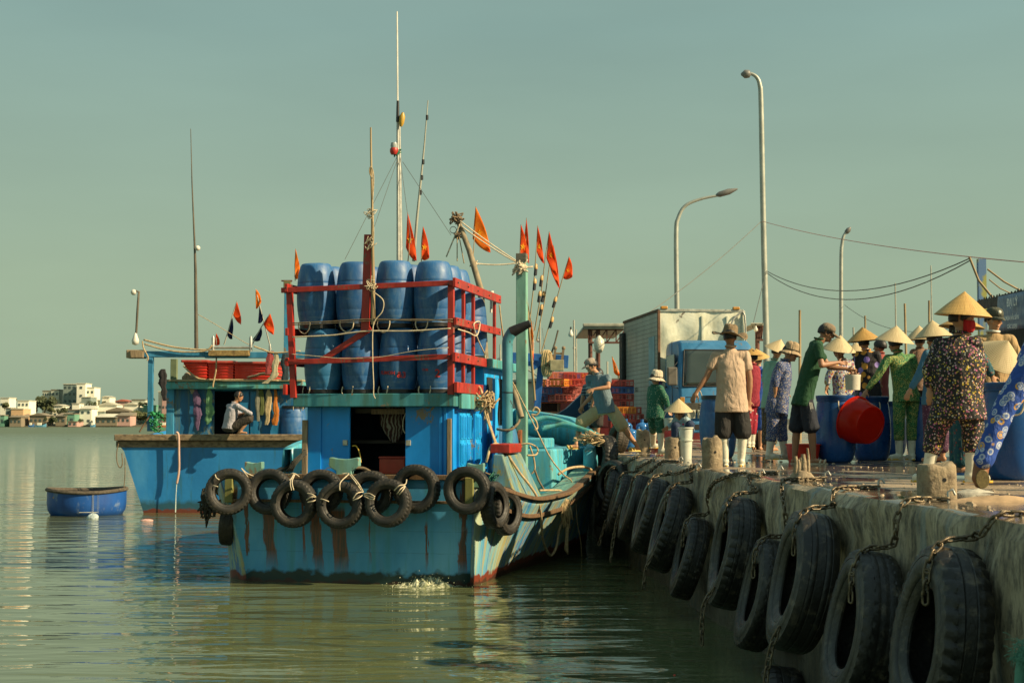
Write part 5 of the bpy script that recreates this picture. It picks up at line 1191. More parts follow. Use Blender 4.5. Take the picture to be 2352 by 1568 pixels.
# ============================================================ lamp posts, poles, wires, shelters, sign
POLEM = pm('grey_lamp_steel', (.36, .38, .33), .5, .2, 3, .1, 40, .3)
def lamp(D, pts, r0, r1, lab, head):
    q = [W(x, y, D) for x, y in pts]; q[0].z = QZ; t = empty('street_lamp', q[0], lab, 'street lamp', 'street lamps on the quay')
    s = [q[0], q[1]]+spline(q[1:], 6)[1:]; m = MB(); L_ = len(s); m.tube(s, [r0+(r1-r0)*i/(L_-1) for i in range(L_)], 12); build(m, 'lamp_pole', POLEM, t, smooth=60)
    m = MB(); a, b = W(*head[0], D), W(*head[1], D); m.tube([a, a.lerp(b, .15), a.lerp(b, .6), b], [.05, .11, .12, .03], 10); build(m, 'lamp_head', pm('lamp_head_grey', (.15, .15, .14), .5), t, smooth=60)
    m = MB(); m.lathe([(0, 0), (r0*2.2, 0), (r0*2.2, .25), (0, .3)], 12, Matrix.Translation(q[0])); build(m, 'base_plate', POLEM, t)
lamp(38, [(1762, 1017), (1760, 780), (1753, 500), (1748, 240), (1745, 195), (1738, 178), (1726, 170), (1715, 170)], .085, .035, 'tall slender street lamp with a short hooked top, behind the truck', ((1724, 170), (1702, 171)))
lamp(54, [(1556, 1003), (1555, 712), (1553, 540), (1558, 500), (1575, 472), (1610, 457), (1650, 449)], .10, .045, 'street lamp with a long arm slanting up to the right, behind the truck box', ((1645, 449), (1694, 434)))
lamp(68, [(1933, 992), (1932, 780), (1932, 600), (1934, 560), (1938, 542), (1945, 530)], .10, .06, 'street lamp whose arm points at the camera, behind the green-shirted man', ((1942, 536), (1954, 522)))
def wire(a, Da, b, Db, s, lab, r=.012, mat=None, grp='overhead wires'):
    mb = MB(); mb.tube(sag(W(*a, Da), W(*b, Db), s, 20), r, 5); o = build(mb, 'wire', mat or WIRE, smooth=60); tag(o, lab, 'wire', grp)
wire((1749, 508), 38, (1490, 718), 34, .1, 'wire running down left from the tall lamp post to the truck roof', .010)
wire((1750, 508), 38, (2352, 602), 20, .12, 'pinkish line from the tall lamp post to the right edge', .008, pm('pink_line', (.45, .22, .18), .7))
wire((1760, 622), 38, (2230, 592), 24, .55, 'upper of the two sagging dark cables right of the tall lamp post', .011)
wire((1760, 626), 38, (2230, 597), 24, .70, 'lower of the two sagging dark cables right of the tall lamp post', .011)
wire((1753, 650), 37, (1728, 752), 34, .0, 'slanting wire carrying the bare bulb right of the truck box', .010)
wire((1940, 700), 68, (2240, 735), 50, .8, 'faint cable right of the third street lamp', .012)
def bulb(px, py, D, r, lab):
    p = W(px, py, D); t = empty('light_bulb', p-Vector((0, 0, r)), lab, 'light bulb', 'bare work bulbs'); m = MB(); m.lathe([(0, -r), (r*.8, -r*.7), (r, -.1*r), (r*.7, r*.8), (r*.35, r*1.4), (r*.35, r*1.9), (0, r*1.9)], 14, Matrix.Translation(p)); build(m, 'bulb_glass', pm('milky_glass', (.62, .60, .50), .25, .05), t, smooth=60)
    m = MB(); m.tube([p+Vector((0, 0, r*1.8)), p+Vector((0, 0, r*2.8))], r*.3, 8); build(m, 'bulb_socket', pm('black_trim', (.01, .01, .01)), t)
bulb(1732+4, 757, 33.5, .05, 'bare bulb hanging right of the truck box')
bulb(1311, 768, 29, .055, 'white bulb on the slanting rod right of the flags')
# shelter behind, left of the truck
RUSTF = pm('rusty_truss', (.11, .045, .03), .8, .4, 6, .3)
def shelter(D, x0, x1, yt, yb, posts, lab, grp):
    a = W(x0, yt, D); b = W(x1, yt, D); t = empty('shelter', W(x0, 1000, D), lab, 'shelter', grp); th = (yb-yt)*D/F
    m = MB(); m.box2((a.x, D-.1, a.z-th), (b.x, D+4, a.z-th*.55)); m.box2((a.x, D-.14, a.z-th*.6), (b.x, D-.1, a.z)); build(m, 'roof', pm('pale_roof_sheet', (.36, .36, .29), .6, .3, 4, .2), t, bevel=.02)
    tz = a.z-th; m = MB(); h = .34; m.beam((a.x+.15, D, tz), (b.x, D, tz), .05, .05); m.beam((a.x+.15, D, tz-h), (b.x, D, tz-h), .05, .05); n = 4
    for i in range(n):
        u0 = a.x+.15+(b.x-a.x-.15)*i/n; u1 = a.x+.15+(b.x-a.x-.15)*(i+1)/n; m.beam((u0, D, tz-h), (u1, D, tz), .03, .03); m.beam((u0, D, tz), (u0, D, tz-h), .03, .03)
    build(m, 'truss', RUSTF, t)
    for px in posts:
        p = W(px, yb, D); m = MB(); m.tube([(p.x, D+.05, QZ), (p.x, D+.05, tz)], .055, 10); build(m, 'post', RUSTF, t, smooth=60)
shelter(36, 1338, 1436, 743, 756, (1356, 1374), 'open shelter with a pale flat roof and rusty truss, left of the truck', 'open sheds on the quay')
shelter(34, 1722, 1752, 742, 748, (1740,), 'rusty truss shelter glimpsed between the truck and the tall lamp post', 'open sheds on the quay')
mb = MB(); p = W(1376, 792, 35.7); q = random.Random(3)
rows = [[p+Vector((rr_*math.cos(a)*(1+.15*math.sin(4*a+z*9)), rr_*.7*math.sin(a), z)) for a in [i*2*math.pi/20 for i in range(21)]] for rr_, z in ((.02, .24), (.05, .2), (.11, .12), (.13, .0), (.11, -.12), (.06, -.2), (.0, -.21))]
mb.grid(rows); o = build(mb, 'plastic_bag', pm('pale_plastic_bag', (.62, .60, .48), .3, .2, 12, .6, 20, dist=.03), smooth=180); tag(o, 'full white plastic bag hanging on the shelter post', 'bag')
# poles behind the crowd
for k, (px, yt, yb, D, r) in enumerate(((1837, 712, 900, 48, .06), (1987, 725, 900, 52, .05), (2078, 697, 900, 50, .055), (2134, 690, 900, 46, .05), (2056, 650, 900, 80, .05), (1960, 752, 900, 55, .05), (2095, 900, 960, 55, .02), (2138, 610, 900, 90, .05), (1280+38, 735, 950, 60, .05))):
    if k == 6: continue
    a = W(px, yt, D); mb = MB(); mb.tube([Vector((a.x+.05*(k % 3-1), D, QZ if px > 1400 else 0)), a], [r, r*.7], 7); o = build(mb, 'wooden_pole', BAMB if k < 4 else pm('grey_rod', (0, 0, 0)), smooth=60)
    tag(o, ['wooden pole above the conical hats left of the green-shirted man', 'thin wooden pole between the tan-yellow hats', 'banded wooden pole right of the big straw hat', 'stub pole beside the large conical hat', 'very thin far mast right of the third street lamp', 'short pole beside the green-shirted man\'s cap', '', 'tall thin far mast above the right-hand hats', 'faint mast behind the leaping man'][k], 'pole', 'poles behind the crowd')
# market building with banner at the right edge
def market():
    D = 21.0; t = empty('market_shed', (8.2, D, QZ), 'dark-roofed market shed with a blue lettered banner at the right edge', 'shed')
    A = W(2243, 695, 24.0); Bp = W(2420, 655, 17.5)
    dirv = (Bp-A); dirv.z = 0; dirv.normalize(); nrm = Vector((dirv.y, -dirv.x, 0))
    # roof slab behind the banner
    m = MB(); back = -nrm if nrm.y < 0 else nrm
    back = Vector((-dirv.y, dirv.x, 0))
    if back.x < 0: back = -back
    m.add([A+Vector((0, 0, -.0)), Bp+Vector((0, 0, 0)), Bp+back*4+Vector((0, 0, .5)), A+back*4+Vector((0, 0, .5)), A+Vector((0, 0, -.12)), Bp+Vector((0, 0, -.12)), Bp+back*4+Vector((0, 0, .35)), A+back*4+Vector((0, 0, .35))], [(0, 1, 2, 3), (4, 5, 6, 7), (0, 1, 5, 4), (1, 2, 6, 5), (2, 3, 7, 6), (3, 0, 4, 7)])
    build(m, 'roof', pm('dark_thatch_roof', (.06, .05, .04), .95, .5, 8, .8, 20), t)
    m = MB()
    pts = [A.lerp(Bp, k/60)+Vector((0, -.03, .03+.03*math.sin(k*3.7)+.015*math.sin(k*9.1))) for k in range(61)]; m.prism(pts+[A.lerp(Bp, 1)+Vector((0, -.03, -.08)), A+Vector((0, -.03, -.08))], (0, -.04, 0))
    build(m, 'roof_fringe', pm('dark_thatch_roof', (0, 0, 0)), t)
    m = MB(); m.add([A+Vector((.5, .5, -.2)), Bp+Vector((.5, .5, -.2)), Vector((Bp.x+.5, Bp.y+.5, QZ)), Vector((A.x+.5, A.y+.5, QZ))], [(0, 1, 2, 3)]); build(m, 'stall_shade_sheet', DARK, t, solid=.05)  # dark sheet put in for the shade inside the stall
    # banner
    P0 = W(2290, 682, 21.2); P1 = W(2420, 655, 17.0); P0b = W(2290, 762, 21.2); P1b = W(2420, 745, 17.0)
    m = MB(); N_ = 20; rows = [[(P0.lerp(P1, i/N_)).lerp(P0b.lerp(P1b, i/N_), j/8)+Vector((0, -.05+.03*math.sin(i*1.1+j*.7), 0)) for j in range(9)] for i in range(N_+1)]; m.grid(rows)
    bn = build(m, 'banner', pm('blue_banner_vinyl', (.07, .13, .24), .5, .2, 4, .1), t, smooth=60, solid=.008)
    def put(s, u0, v0, sz, wide=1.0):
        vs, fs = text_faces(s, sz); m = MB(); L = (P1-P0).length; out_ = []
        ex = (P1-P0).normalized(); ez = (P0b-P0).normalized(); n_ = ex.cross(ez); n_ = -n_ if n_.dot(CAM-P0) < 0 else n_
        for v in vs: out_.append(P0+ex*(u0+v.x*wide)+ez*(v0-v.y)+n_*.07)
        m.add(out_, fs); build(m, 'banner_lettering', pm('banner_white', (.80, .82, .76), .6), bn, fix=False)
    put('ĐẠI LÝ', 1.75, .13, .15, 1.9); put('THU MUA HẢI SẢN', 1.55, .33, .085, 2.0); put('CÁC LOẠI', 1.75, .46, .08, 2.2)
    # tall vertical sign behind
    t2 = empty('vertical_sign', W(2263, 1000, 30), 'tall narrow yellow and blue sign board above the market roof', 'sign')
    m = MB(); a = W(2247, 594, 30); b = W(2267, 700, 30); m.box2((a.x, 30, b.z-1.5), (b.x, 30.12, a.z)); g = NT('blue_yellow_sign', .6); z_ = g.xyz()[2]; g.color(g.mix(g.ramp(g.noise(3, 2, (1, 1, .8)), [(.42, 0.0), (.52, 1.0)]), (.30, .31, .08), (.08, .17, .33))); build(m, 'sign_board', g.mat, t2)
    m = MB(); m.tube([W(2257, 700, 30.06), Vector((W(2257, 700, 30.06).x, 30.06, QZ))], .06, 8); build(m, 'sign_post', POLEM, t2)
    for k, (a, b, D_, lab) in enumerate((((2226, 589), (2285, 690), 23, 'crooked pole leaning from the market roof to the cables'), ((2268, 618), (2345, 668), 23, 'pale strut slanting down to the roof of the market shed'), ((2272, 642), (2322, 674), 23, 'thin brown strut below the pale one on the market roof'))):
        m = MB(); m.tube([W(*a, D_), W((a[0]+b[0])/2-(8 if k == 0 else 0), (a[1]+b[1])/2+4, D_), W(*b, D_)], (.020, .016, .011)[k], 7); o = build(m, 'strut', BAMB, smooth=60); tag(o, lab, 'pole', 'struts on the market roof')
market()

# ============================================================ second boat behind on the left
def boat2():
    D = 36.0; k = D/F
    t = empty('fishing_boat', (W(540, 1178, D).x, D, 0), 'blue fishing boat at the left with grey timber rail and red crates on its roof', 'fishing boat')
    def P(x, y, dy=0): return W(x, y, D+dy)
    g = NT('blue_left_hull_paint', .45); X, Y, Z = g.xyz(); col = g.ramp(g.noise(1.1, 6, (1, 1, .5)), [(.3, (.010, .14, .36)), (.55, (.02, .20, .48)), (.75, (.06, .28, .54))])
    col = g.mix(g.ramp(g.noise(2.2, 8, (3, 3, .3), .65, .2), [(.56, 0.0), (.68, .7)]), col, (.03, .12, .12)); wz = g.math('ADD', Z, g.mr(g.noise(4, 6), .3, .7, -.05, .05))
    col = g.mix(g.mr(wz, .22, .34, .8, 0), col, (.02, .06, .05)); col = g.mix(g.mr(wz, .08, .11, 1, 0), col, (.13, .035, .02)); g.color(col); g.bump(g.noise(8, 5), .3, .015); HM = g.mat
    L0 = [(270, 1000), (272, 1020), (285, 1036), (300, 1085), (318, 1140), (330, 1178)]
    cx = W(540, 1000, D).x; Lp = [P(*p) for p in L0]; Lp.append(Vector((Lp[-1].x+.3, D, -.5)))
    def sec(dy, s_, dz=0): return [Vector((cx+(p.x-cx)*s_, D+dy, p.z+dz*(max(0, p.z)/1.9))) for p in Lp]+[Vector((cx-(p.x-cx)*s_, D+dy, p.z+dz*(max(0, p.z)/1.9))) for p in Lp[::-1]]
    m = MB(); rows = [sec(0, 1), sec(1.5, 1.04), sec(4, 1.08, .0), sec(8, 1.05, .2), sec(12, .8, .5), sec(15, .4, .9), sec(17, .02, 1.3)]; m.grid(rows)
    n = len(Lp); m.add(rows[0], [(i, i+1, 2*n-2-i, 2*n-1-i) for i in range(n-1)])
    build(m, 'hull', HM, t, smooth=30)
    g = wood('grey_timber_rail', (.27, .20, .12), (.075, .055, .035), .85, (3, 4, 6))
    m = MB(); a = P(269, 996); b = P(811, 1003)
    m.box2((a.x-.02, D-.03, P(0, 1027).z), (b.x+.02, D+.02, P(0, 1012).z)); m.box2((a.x-.04, D-.14, P(0, 1011.5).z), (b.x+.04, D+.25, P(0, 997).z)); build(m, 'stern_rail', g, t, bevel=.02)
    m = MB(); m.box2((P(310, 0).x, D+.15, 1.5), (P(770, 0).x, D+10, 1.6)); build(m, 'deck', SKYB, t)
    # cabin
    y0 = 1.0; zc0 = P(0, 1000).z-.2; zc1 = P(0, 892).z
    CB2 = worn_paint('patchy_blue_cabin', (.012, .12, .26), amt=.5, green=(.10, .16, .13), rust_amt=.2, under=(.22, .23, .17))
    def bx(x0, x1, ya, yb, za, zb, nm, mt, dy0, dy1, bv=.01):
        m = MB(); m.box2((P(x0, 0, dy0).x, D+dy0, P(0, yb, dy0).z), (P(x1, 0, dy0).x, D+dy1, P(0, ya, dy0).z)); return build(m, nm, mt, t, bevel=bv)
    bx(395, 503, 890, 1012, 0, 0, 'cabin_wall', CB2, .8, .86); bx(559, 700, 890, 1012, 0, 0, 'cabin_wall', CB2, .8, .86)
    bx(396, 398, 890, 1012, 0, 0, 'cabin_side', CB2, .87, 3.5); bx(697, 699, 890, 1012, 0, 0, 'cabin_side', CB2, .87, 3.5); bx(398, 697, 890, 1012, 0, 0, 'cabin_back', DARK, 3.5, 3.55)  # near-black back wall paints the gloom inside the cabin
    bx(395, 412, 892, 1000, 0, 0, 'corner_board', worn_paint('light_blue_board', (.04, .24, .40), amt=.4), .74, .797, .006)
    for x in (561, 585, 630): bx(x, x+20, 898, 1000, 0, 0, 'shutter', worn_paint('mid_blue_shutter', (.015, .16, .32), amt=.3), .75, .797, .006)
    bx(384, 703, 876, 893, 0, 0, 'cabin_roof', TEAL, .55, 3.7, .02)
    bx(386, 702, 871, 875.5, 0, 0, 'roof_matting', pm('dusty_roof', (.30, .26, .16), .9), .5, 3.7, .01)
    # frame
    BF = worn_paint('frame_blue', (.035, .20, .36), amt=.4, under=(.25, .24, .18), rust_amt=.1)
    bx(341, 480, 806, 820, 0, 0, 'stern_gantry', BF, .2, .36, .01); bx(480, 710, 808, 822, 0, 0, 'stern_gantry', BF, .2, .36, .01)
    bx(352, 363, 820, 990, 0, 0, 'gantry_post', BF, .21, .35, .01); bx(659, 672, 672, 880, 0, 0, 'gantry_post', worn_paint('light_blue_board', (0, 0, 0)), .6, .75, .01); bx(657, 673, 645, 672, 0, 0, 'post_head', pm('old_green_wood', (.16, .15, .07), .8), .58, .77, .01)
    bx(652, 676, 643, 646, 0, 0, 'crane_arm', RUSTF, .6, .7, .004)
    bx(403, 417, 824, 873, 0, 0, 'roof_post', pm('dull_green_paint', (.14, .18, .10), .7), .7, .85, .01); bx(672, 700, 893, 1000, 0, 0, 'white_panel', pm('white_slats', (.55, .50, .38), .6), 1.2, 1.3)
    bx(302, 341, 803, 822, 0, 0, 'timber_block', GREYW, .1, .5, .02)
    bx(488, 580, 804, 817, 0, 0, 'roller_bed', pm('rusty_yellow', (.30, .20, .07), .7, .5, 8, .4, dirt=(.12, .05, .02)), .0, .19, .01)
    m = MB(); m.tube([P(492, 798, .1), P(578, 798, .1)], .035, 10); build(m, 'roller', STEEL, t, smooth=60)
    for x in (489.5, 576): m = MB(); m.tube([P(x, 806, .1), P(x, 776, .1), P(x, 772, .1)], [.04, .04, .025], 10); build(m, 'roller_pin', STEEL, t, smooth=60)
    m = MB(); m.tube([P(620, 812, .3), P(620, 795, .3), P(620, 790, .3)], [.03, .03, .02], 8); build(m, 'roller_pin', STEEL, t, smooth=60)
    # net-wrapped post foot
    m = MB(); q = random.Random(4)
    for i in range(46):
        x = q.uniform(347, 367); y = q.uniform(943, 992); m.tube(spline([P(x, y, .15), P(x+q.uniform(-9, 9), y+q.uniform(-4, 4), .05), P(x+q.uniform(-14, 14), y+q.uniform(-6, 9), .15)], 3), .014, 5)
    build(m, 'net_wrapping', pm('bright_green_net', (.02, .22, .08), .8), t, smooth=180, fix=False)
    # mast and lamp rod
    m = MB(); m.tube([P(451, 800, 1.5), P(449, 620, 1.5), P(447, 560, 1.5), P(441, 420, 1.5), P(438, 296, 1.5)], [.055, .038, .027, .016, .008], 8); build(m, 'mast', pm('dark_mast_wood', (.10, .085, .06), .7), t, smooth=60)
    m = MB(); m.ball(P(454, 570, 1.4), .07); build(m, 'mast_lamp', WHITEP, t, smooth=180)
    m = MB(); m.tube([P(313, 765, .2), P(316, 710, .2), P(319, 670, .2), P(310, 668, .2)], .03, 7); build(m, 'lamp_rod', pm('dark_mast_wood', (0, 0, 0)), t, smooth=60)
    m = MB(); m.ball(P(307, 671, .2), .075); build(m, 'lamp_globe', WHITEP, t, smooth=180)
    m = MB(); m.lathe([(0, -.12), (.08, -.09), (.095, .0), (.05, .12), (.03, .2), (0, .2)], 14, Matrix.Translation(P(311, 782, .2))); build(m, 'work_bulb', WHITEP, t, smooth=60)
    return t, P
BT2, P2 = boat2()
def draped(pts, wtop, label, c, name='hanging_cloth', D=36.72, fold=.04, grp='clothes hanging on the left boat', seed=0, cat='cloth'):
    """hanging garment: pts = centre line px (x, y, halfwidth px)"""
    q = random.Random(seed); m = MB(); rows = []
    kk = D/F; cs = spline([Vector((a, b, w_)) for a, b, w_ in pts], 5)
    for i, c_ in enumerate(cs):
        row = []
        for j in range(17):
            a = 2*math.pi*j/16; p = W(c_.x, c_.y, D); wv = c_.z*kk*(1+.16*math.sin(i*1.15+seed)+.08*math.sin(i*2.7+seed))
            row.append(p+Vector((wv*math.cos(a)*(1+.12*math.sin(3*a+seed))+.012*math.sin(i*.9+seed*2), .22*wv*math.sin(a)*(1+.5*math.sin(5*a+i*.2+seed))-.04, 0)))
        rows.append(row)
    m.grid(rows); o = build(m, name, pm('cloth_%s' % label[:14].replace(' ', '_'), c, .9, .3, 6, .6, 12, dist=.03), smooth=180); tag(o, label, cat, grp)
def r2(x, y): return (275.6+x*.23438, 624.75+y*.23438)
draped([(*r2(745, 1115), 3), (*r2(745, 1200), 7), (*r2(760, 1350), 9), (*r2(762, 1450), 6), (*r2(760, 1550), 3)], 0, 'purple cloth hanging left of the green one', (.12, .07, .14), seed=1)
draped([(*r2(870, 1110), 2), (*r2(875, 1200), 6), (*r2(880, 1350), 9), (*r2(870, 1440), 8), (*r2(858, 1490), 3)], 0, 'pale green cloth hanging on the cabin wall', (.14, .30, .14), seed=2)
draped([(*r2(712, 1120), 2), (*r2(712, 1150), 6), (*r2(712, 1190), 4)], 0, 'beige cap hanging beside the purple cloth', (.30, .26, .17), name='cap', seed=7, cat='cap')
draped([(*r2(1350, 1140), 3), (*r2(1352, 1280), 5), (*r2(1352, 1460), 3)], 0, 'grey cloth strip hanging right of the squatting man', (.20, .20, .15), seed=3)
draped([(*r2(1390, 1135), 3), (*r2(1390, 1220), 6), (*r2(1392, 1400), 4)], 0, 'olive green cloth between the grey and cream ones', (.09, .11, .03), seed=4)
draped([(*r2(1465, 1140), 2), (*r2(1460, 1250), 8), (*r2(1450, 1400), 6), (*r2(1442, 1495), 4)], 0, 'cream cloth hanging between olive and orange ones', (.42, .33, .18), seed=5)
draped([(*r2(1522, 1130), 2), (*r2(1528, 1280), 5), (*r2(1530, 1400), 7), (*r2(1520, 1500), 6)], 0, 'orange cloth hanging rightmost on the cabin wall', (.45, .14, .015), seed=6)
draped([(*r2(1480, 775), 6), (*r2(1465, 850), 8), (*r2(1450, 1000), 6)], 0, 'dusty red trousers hung over the blue beam', (.30, .05, .05), D=36.1, seed=8)
draped([(*r2(1530, 790), 5), (*r2(1525, 900), 7), (*r2(1505, 1020), 8), (*r2(1420, 1090), 7)], 0, 'cream trousers hung over the blue beam', (.42, .38, .25), D=36.1, seed=9)
draped([(*r2(1620, 800), 8), (*r2(1625, 930), 9), (*r2(1620, 1060), 7)], 0, 'dark clothes bunched at the right end of the blue beam', (.03, .05, .06), D=36.1, seed=10)
draped([(*r2(430, 950), 6), (*r2(425, 1040), 10), (*r2(430, 1120), 7), (*r2(440, 1200), 6), (*r2(445, 1260), 5)], 0, 'black shirt hanging outside the left end of the cabin', (.025, .022, .025), D=36.0, seed=11)
def wl(pts, D, r, lab, mat=ROPE, grp='ropes on the left boat'): rope([W(*p, D) for p in pts], r, lab, mat=mat, group=grp)
wl([(330, 780), (400, 797), (470, 803), (490, 795)], 36.1, .022, 'slack rope from the lamp rod to the roller, upper one')
wl([(332, 790), (380, 803), (420, 808), (470, 806), (487, 793)], 36.05, .020, 'slack rope from the lamp rod to the roller, lower one')
wl([(583, 795), (605, 803), (630, 810), (690, 806)], 36.05, .020, 'rope from the roller to the right along the beam')
wl([(327, 783), (330, 800), (340, 820), (338, 828)], 35.95, .018, 'rope wound round the timber block')
wl([(455, 722), (500, 748), (560, 785), (580, 794)], 36.4, .008, 'thin stay line from the mast to the roller')
wl([(421, 840), (445, 862), (470, 871), (560, 872), (640, 874)], 36.3, .02, 'rope drooping across the red crates on the roof')
wl([(497, 822), (496, 850), (490, 880), (489, 889)], 36.2, .02, 'pale rope end hanging from the blue beam over the roof edge')
wl([(405, 992), (410, 1000), (411, 1040), (411, 1080), (406, 1110)], 35.8, .030, 'pale pink hose hanging over the stern rail of the left boat', mat=pm('pink_hose', (.50, .33, .26), .6))
m = MB(); m.tube([W(406, 1109, 35.8), W(404, 1140, 35.8), W(403, 1176, 35.8)], [.012, .010, .016], 6); o = build(m, 'water_stream', pm('falling_water', (.5, .6, .55), .1, .1), smooth=60); tag(o, 'thin stream of water falling from the hose of the left boat', 'water stream')
wl([(272, 1018), (268, 1040), (269, 1060), (275, 1073), (281, 1066), (280, 1040)], 35.9, .014, 'loop of dark cable hanging at the left corner of the left boat', mat=ROPE_D)
wl([(287, 1050), (287, 1090), (284, 1125)], 35.7, .012, 'line from the left boat down to the round basket boat', mat=ROPE_D)
wl([(320, 992), (335, 968), (350, 947)], 36.1, .02, 'stick slanting up to the net-wrapped post', mat=pm('brown_stick', (.18, .11, .06), .8))
# flags of the left boat
FG2 = 'pennants above the left boat'
flag_pole(37.2, [r2(1020, 710), r2(1060, 580), r2(1105, 415), r2(1145, 285)], [(r2(1145, 285), r2(1105, 415), r2(1187, 515), FR, False), (r2(1102, 440), r2(1050, 610), r2(1100, 655), FN, False)], 'pole with a red flag over a navy pennant, left of the roller', FG2, .02, pm('grey_rod', (0, 0, 0)), fold=.03)
flag_pole(37.5, [r2(1480, 760), r2(1440, 600), r2(1370, 330), r2(1328, 165)], [(r2(1328, 165), r2(1332, 360), r2(1385, 285), FO, True), (r2(1366, 335), r2(1352, 498), r2(1403, 465), FN, False)], 'pole with an amber starred flag over a navy pennant', FG2, .02, pm('grey_rod', (0, 0, 0)), fold=.03)
flag_pole(37.0, [r2(1285, 730), r2(1380, 545), r2(1470, 405)], [(r2(1472, 405), r2(1405, 515), r2(1505, 615), FR, True), (r2(1385, 540), r2(1300, 660), r2(1372, 670), FN, False)], 'leaning pole with a red starred flag over a navy pennant', FG2, .02, pm('grey_rod', (0, 0, 0)), fold=.03)
flag_pole(37.3, [r2(945, 720), r2(942, 595)], [(r2(942, 595), r2(925, 710), r2(978, 705), FR, False)], 'small furled red flag beside the left roller pin', FG2, .015, pm('grey_rod', (0, 0, 0)), fold=.03)
# red crates on its roof
b0 = P2(0, 871, .5).z
for k, (x0, x1, x0b, x1b, lab) in enumerate(((430, 486, 452, 486, 'big red ribbed fish bin with a slanting left side, leftmost on the left boat roof'), (488, 546, 490, 545, 'big red ribbed fish bin in the middle of the left boat roof'), (548, 652, 549, 630, 'long red ribbed fish bin at the right on the left boat roof'))):
    m = MB(); n_ = 12; zt, zb_ = P2(0, 829+k*2, 1.2).z, b0+.01; rows = []
    for v in range(n_+1):
        u = v/n_; ins = .018 if v % 2 else 0; xa = P2(x0b+(x0-x0b)*u, 0, 1.2).x+ins; xb = P2(x1b+(x1-x1b)*u, 0, 1.2).x-ins; z_ = zb_+(zt-zb_)*u; rows.append([Vector((xa, 37.2+ins, z_)), Vector((xb, 37.2+ins, z_)), Vector((xb, 38.6, z_)), Vector((xa, 38.6, z_)), Vector((xa, 37.2+ins, z_))])
    m.grid(rows); t = empty('fish_bin', m.base(), lab, 'fish bin', 'red bins on the roof of the left boat'); build(m, 'bin_body', RP_, t, smooth=30, solid=.02)
    m = MB(); a, b = P2(x0-1, 0, 1.2).x, P2(x1+1, 0, 1.2).x; m.beam((a, 37.17, zt), (b, 37.17, zt), .05, .06); m.beam((a+.03, 38.6, zt), (b-.03, 38.6, zt), .05, .06); m.beam((a, 37.19, zt), (a, 38.6, zt), .05, .06); m.beam((b, 37.19, zt), (b, 38.6, zt), .05, .06); build(m, 'bin_rim', CR, t, bevel=.01)
o = None
m = MB(); c = P2(640, 880); rows = [[Vector((P2(575+u*80, 0, .75).x, 36+.75+v*.3, b0+.02+.16*math.exp(-((u-.5)*2.4)**2)*(1-v*.3)+.02*mnoise.noise(Vector((u*6, v*4, 0))))) for v in (0, .3, .6, 1)] for u in [i/14 for i in range(15)]]
m.grid(rows); o = build(m, 'tarpaulin', pm('pale_tarpaulin', (.42, .42, .34), .7, .2, 6, .5, 20), smooth=180, solid=.01, fix=False); tag(o, 'pale crumpled tarpaulin on the roof edge below the hanging trousers', 'tarpaulin')
for k, (x, y) in enumerate(((425, 868), (433, 870), (441, 867), (449, 870), (430, 862))):
    m = MB(); m.ball(P2(x, y, .7), .085, 12, 8); o = build(m, 'float_ball', pm('dusty_float', (.26, .19, .12), .8), smooth=180); tag(o, 'round dusty net float on the roof of the left boat, %s' % ('leftmost', 'second from the left, low', 'middle', 'rightmost', 'the one lying on top')[k], 'float', 'net floats on the roof')
# blue drum on its deck
barrel(W(672, 1010, 37.0)+Vector((0, 0, -.3)), 0, 'pale blue drum standing right of the clothes on the left boat', 'barrels on the left boat', scale=1.25, flip=True)

# ------------------------------------------------------------ round basket boat
def basket():
    D = 34.6; k = D/F; c = WZ(199, 1186, 0); c = push(c, .95); R_ = 90*c.y/F
    t = empty('basket_boat', c, 'round blue basket boat with a dark woven rim floating at the left', 'basket boat')
    g = NT('blue_basket_tar', .45); X, Y, Z = g.xyz(); col = g.ramp(g.noise(1.4, 6, (2, 2, .6)), [(.3, (.006, .05, .22)), (.6, (.012, .085, .33))]); col = g.mix(g.ramp(g.noise(2.0, 7, (1.4, 1, .8), .65, .2), [(.58, 0.0), (.68, .55)]), col, (.25, .32, .36)); g.color(col); g.bump(g.noise(40, 3), .2, .01)
    def zr(a): return .58+.03*math.sin(a*2+1)
    m = MB(); rows = []
    for r, z in ((.0, -.12), (.7, -.10), (.88, .0), (.95, .12), (.975, .3), (.97, .45), (.975, 1), (.94, 1), (.93, .3), (.8, .1), (0, .08)):
        rows.append([c+Vector((R_*r*math.cos(a), R_*r*math.sin(a), (zr(a) if z == 1 else z))) for a in [i*2*math.pi/48 for i in range(49)]])
    m.grid(rows); build(m, 'basket_hull', g.mat, t, smooth=50)
    m = MB()
    for dr in (0, 1, 2):
        m.tube([c+Vector((R_*(.985-.02*dr)*math.cos(a), R_*(.985-.02*dr)*math.sin(a), zr(a)+.01+(.02 if dr == 1 else 0))) for a in [i*2*math.pi/72 for i in range(72)]], .035, 8, closed=True)
    build(m, 'woven_rim', pm('dark_woven_cane', (.08, .065, .045), .85, .6, 14, .8, 40, dist=.02), t, smooth=180)
    m = MB(); a = c+Vector((-.6*R_, .0, .45)); m.box(a, (.05, 1.5, .04)); build(m, 'thwart', wood('pale_thwart', (.40, .27, .16), (.2, .12, .07)), t)
    m = MB()
    for j in range(60):
        a = -math.pi/2+.42+(.03 if j % 2 else 0)+(.13 if j % 3 == 0 else 0); m.ball(c+Vector((R_*.983*math.cos(a), R_*.983*math.sin(a), .05+.5*j/60)), .008, 5, 4)
    for j in range(40):
        a = -math.pi/2+.1+j*.012; m.ball(c+Vector((R_*.965*math.cos(a), R_*.965*math.sin(a), .10)), .008, 5, 4)
    o = build(m, 'stitching', pm('white_cord', (.5, .5, .4), .7), t, smooth=60); o['kind'] = 'stuff'
basket()
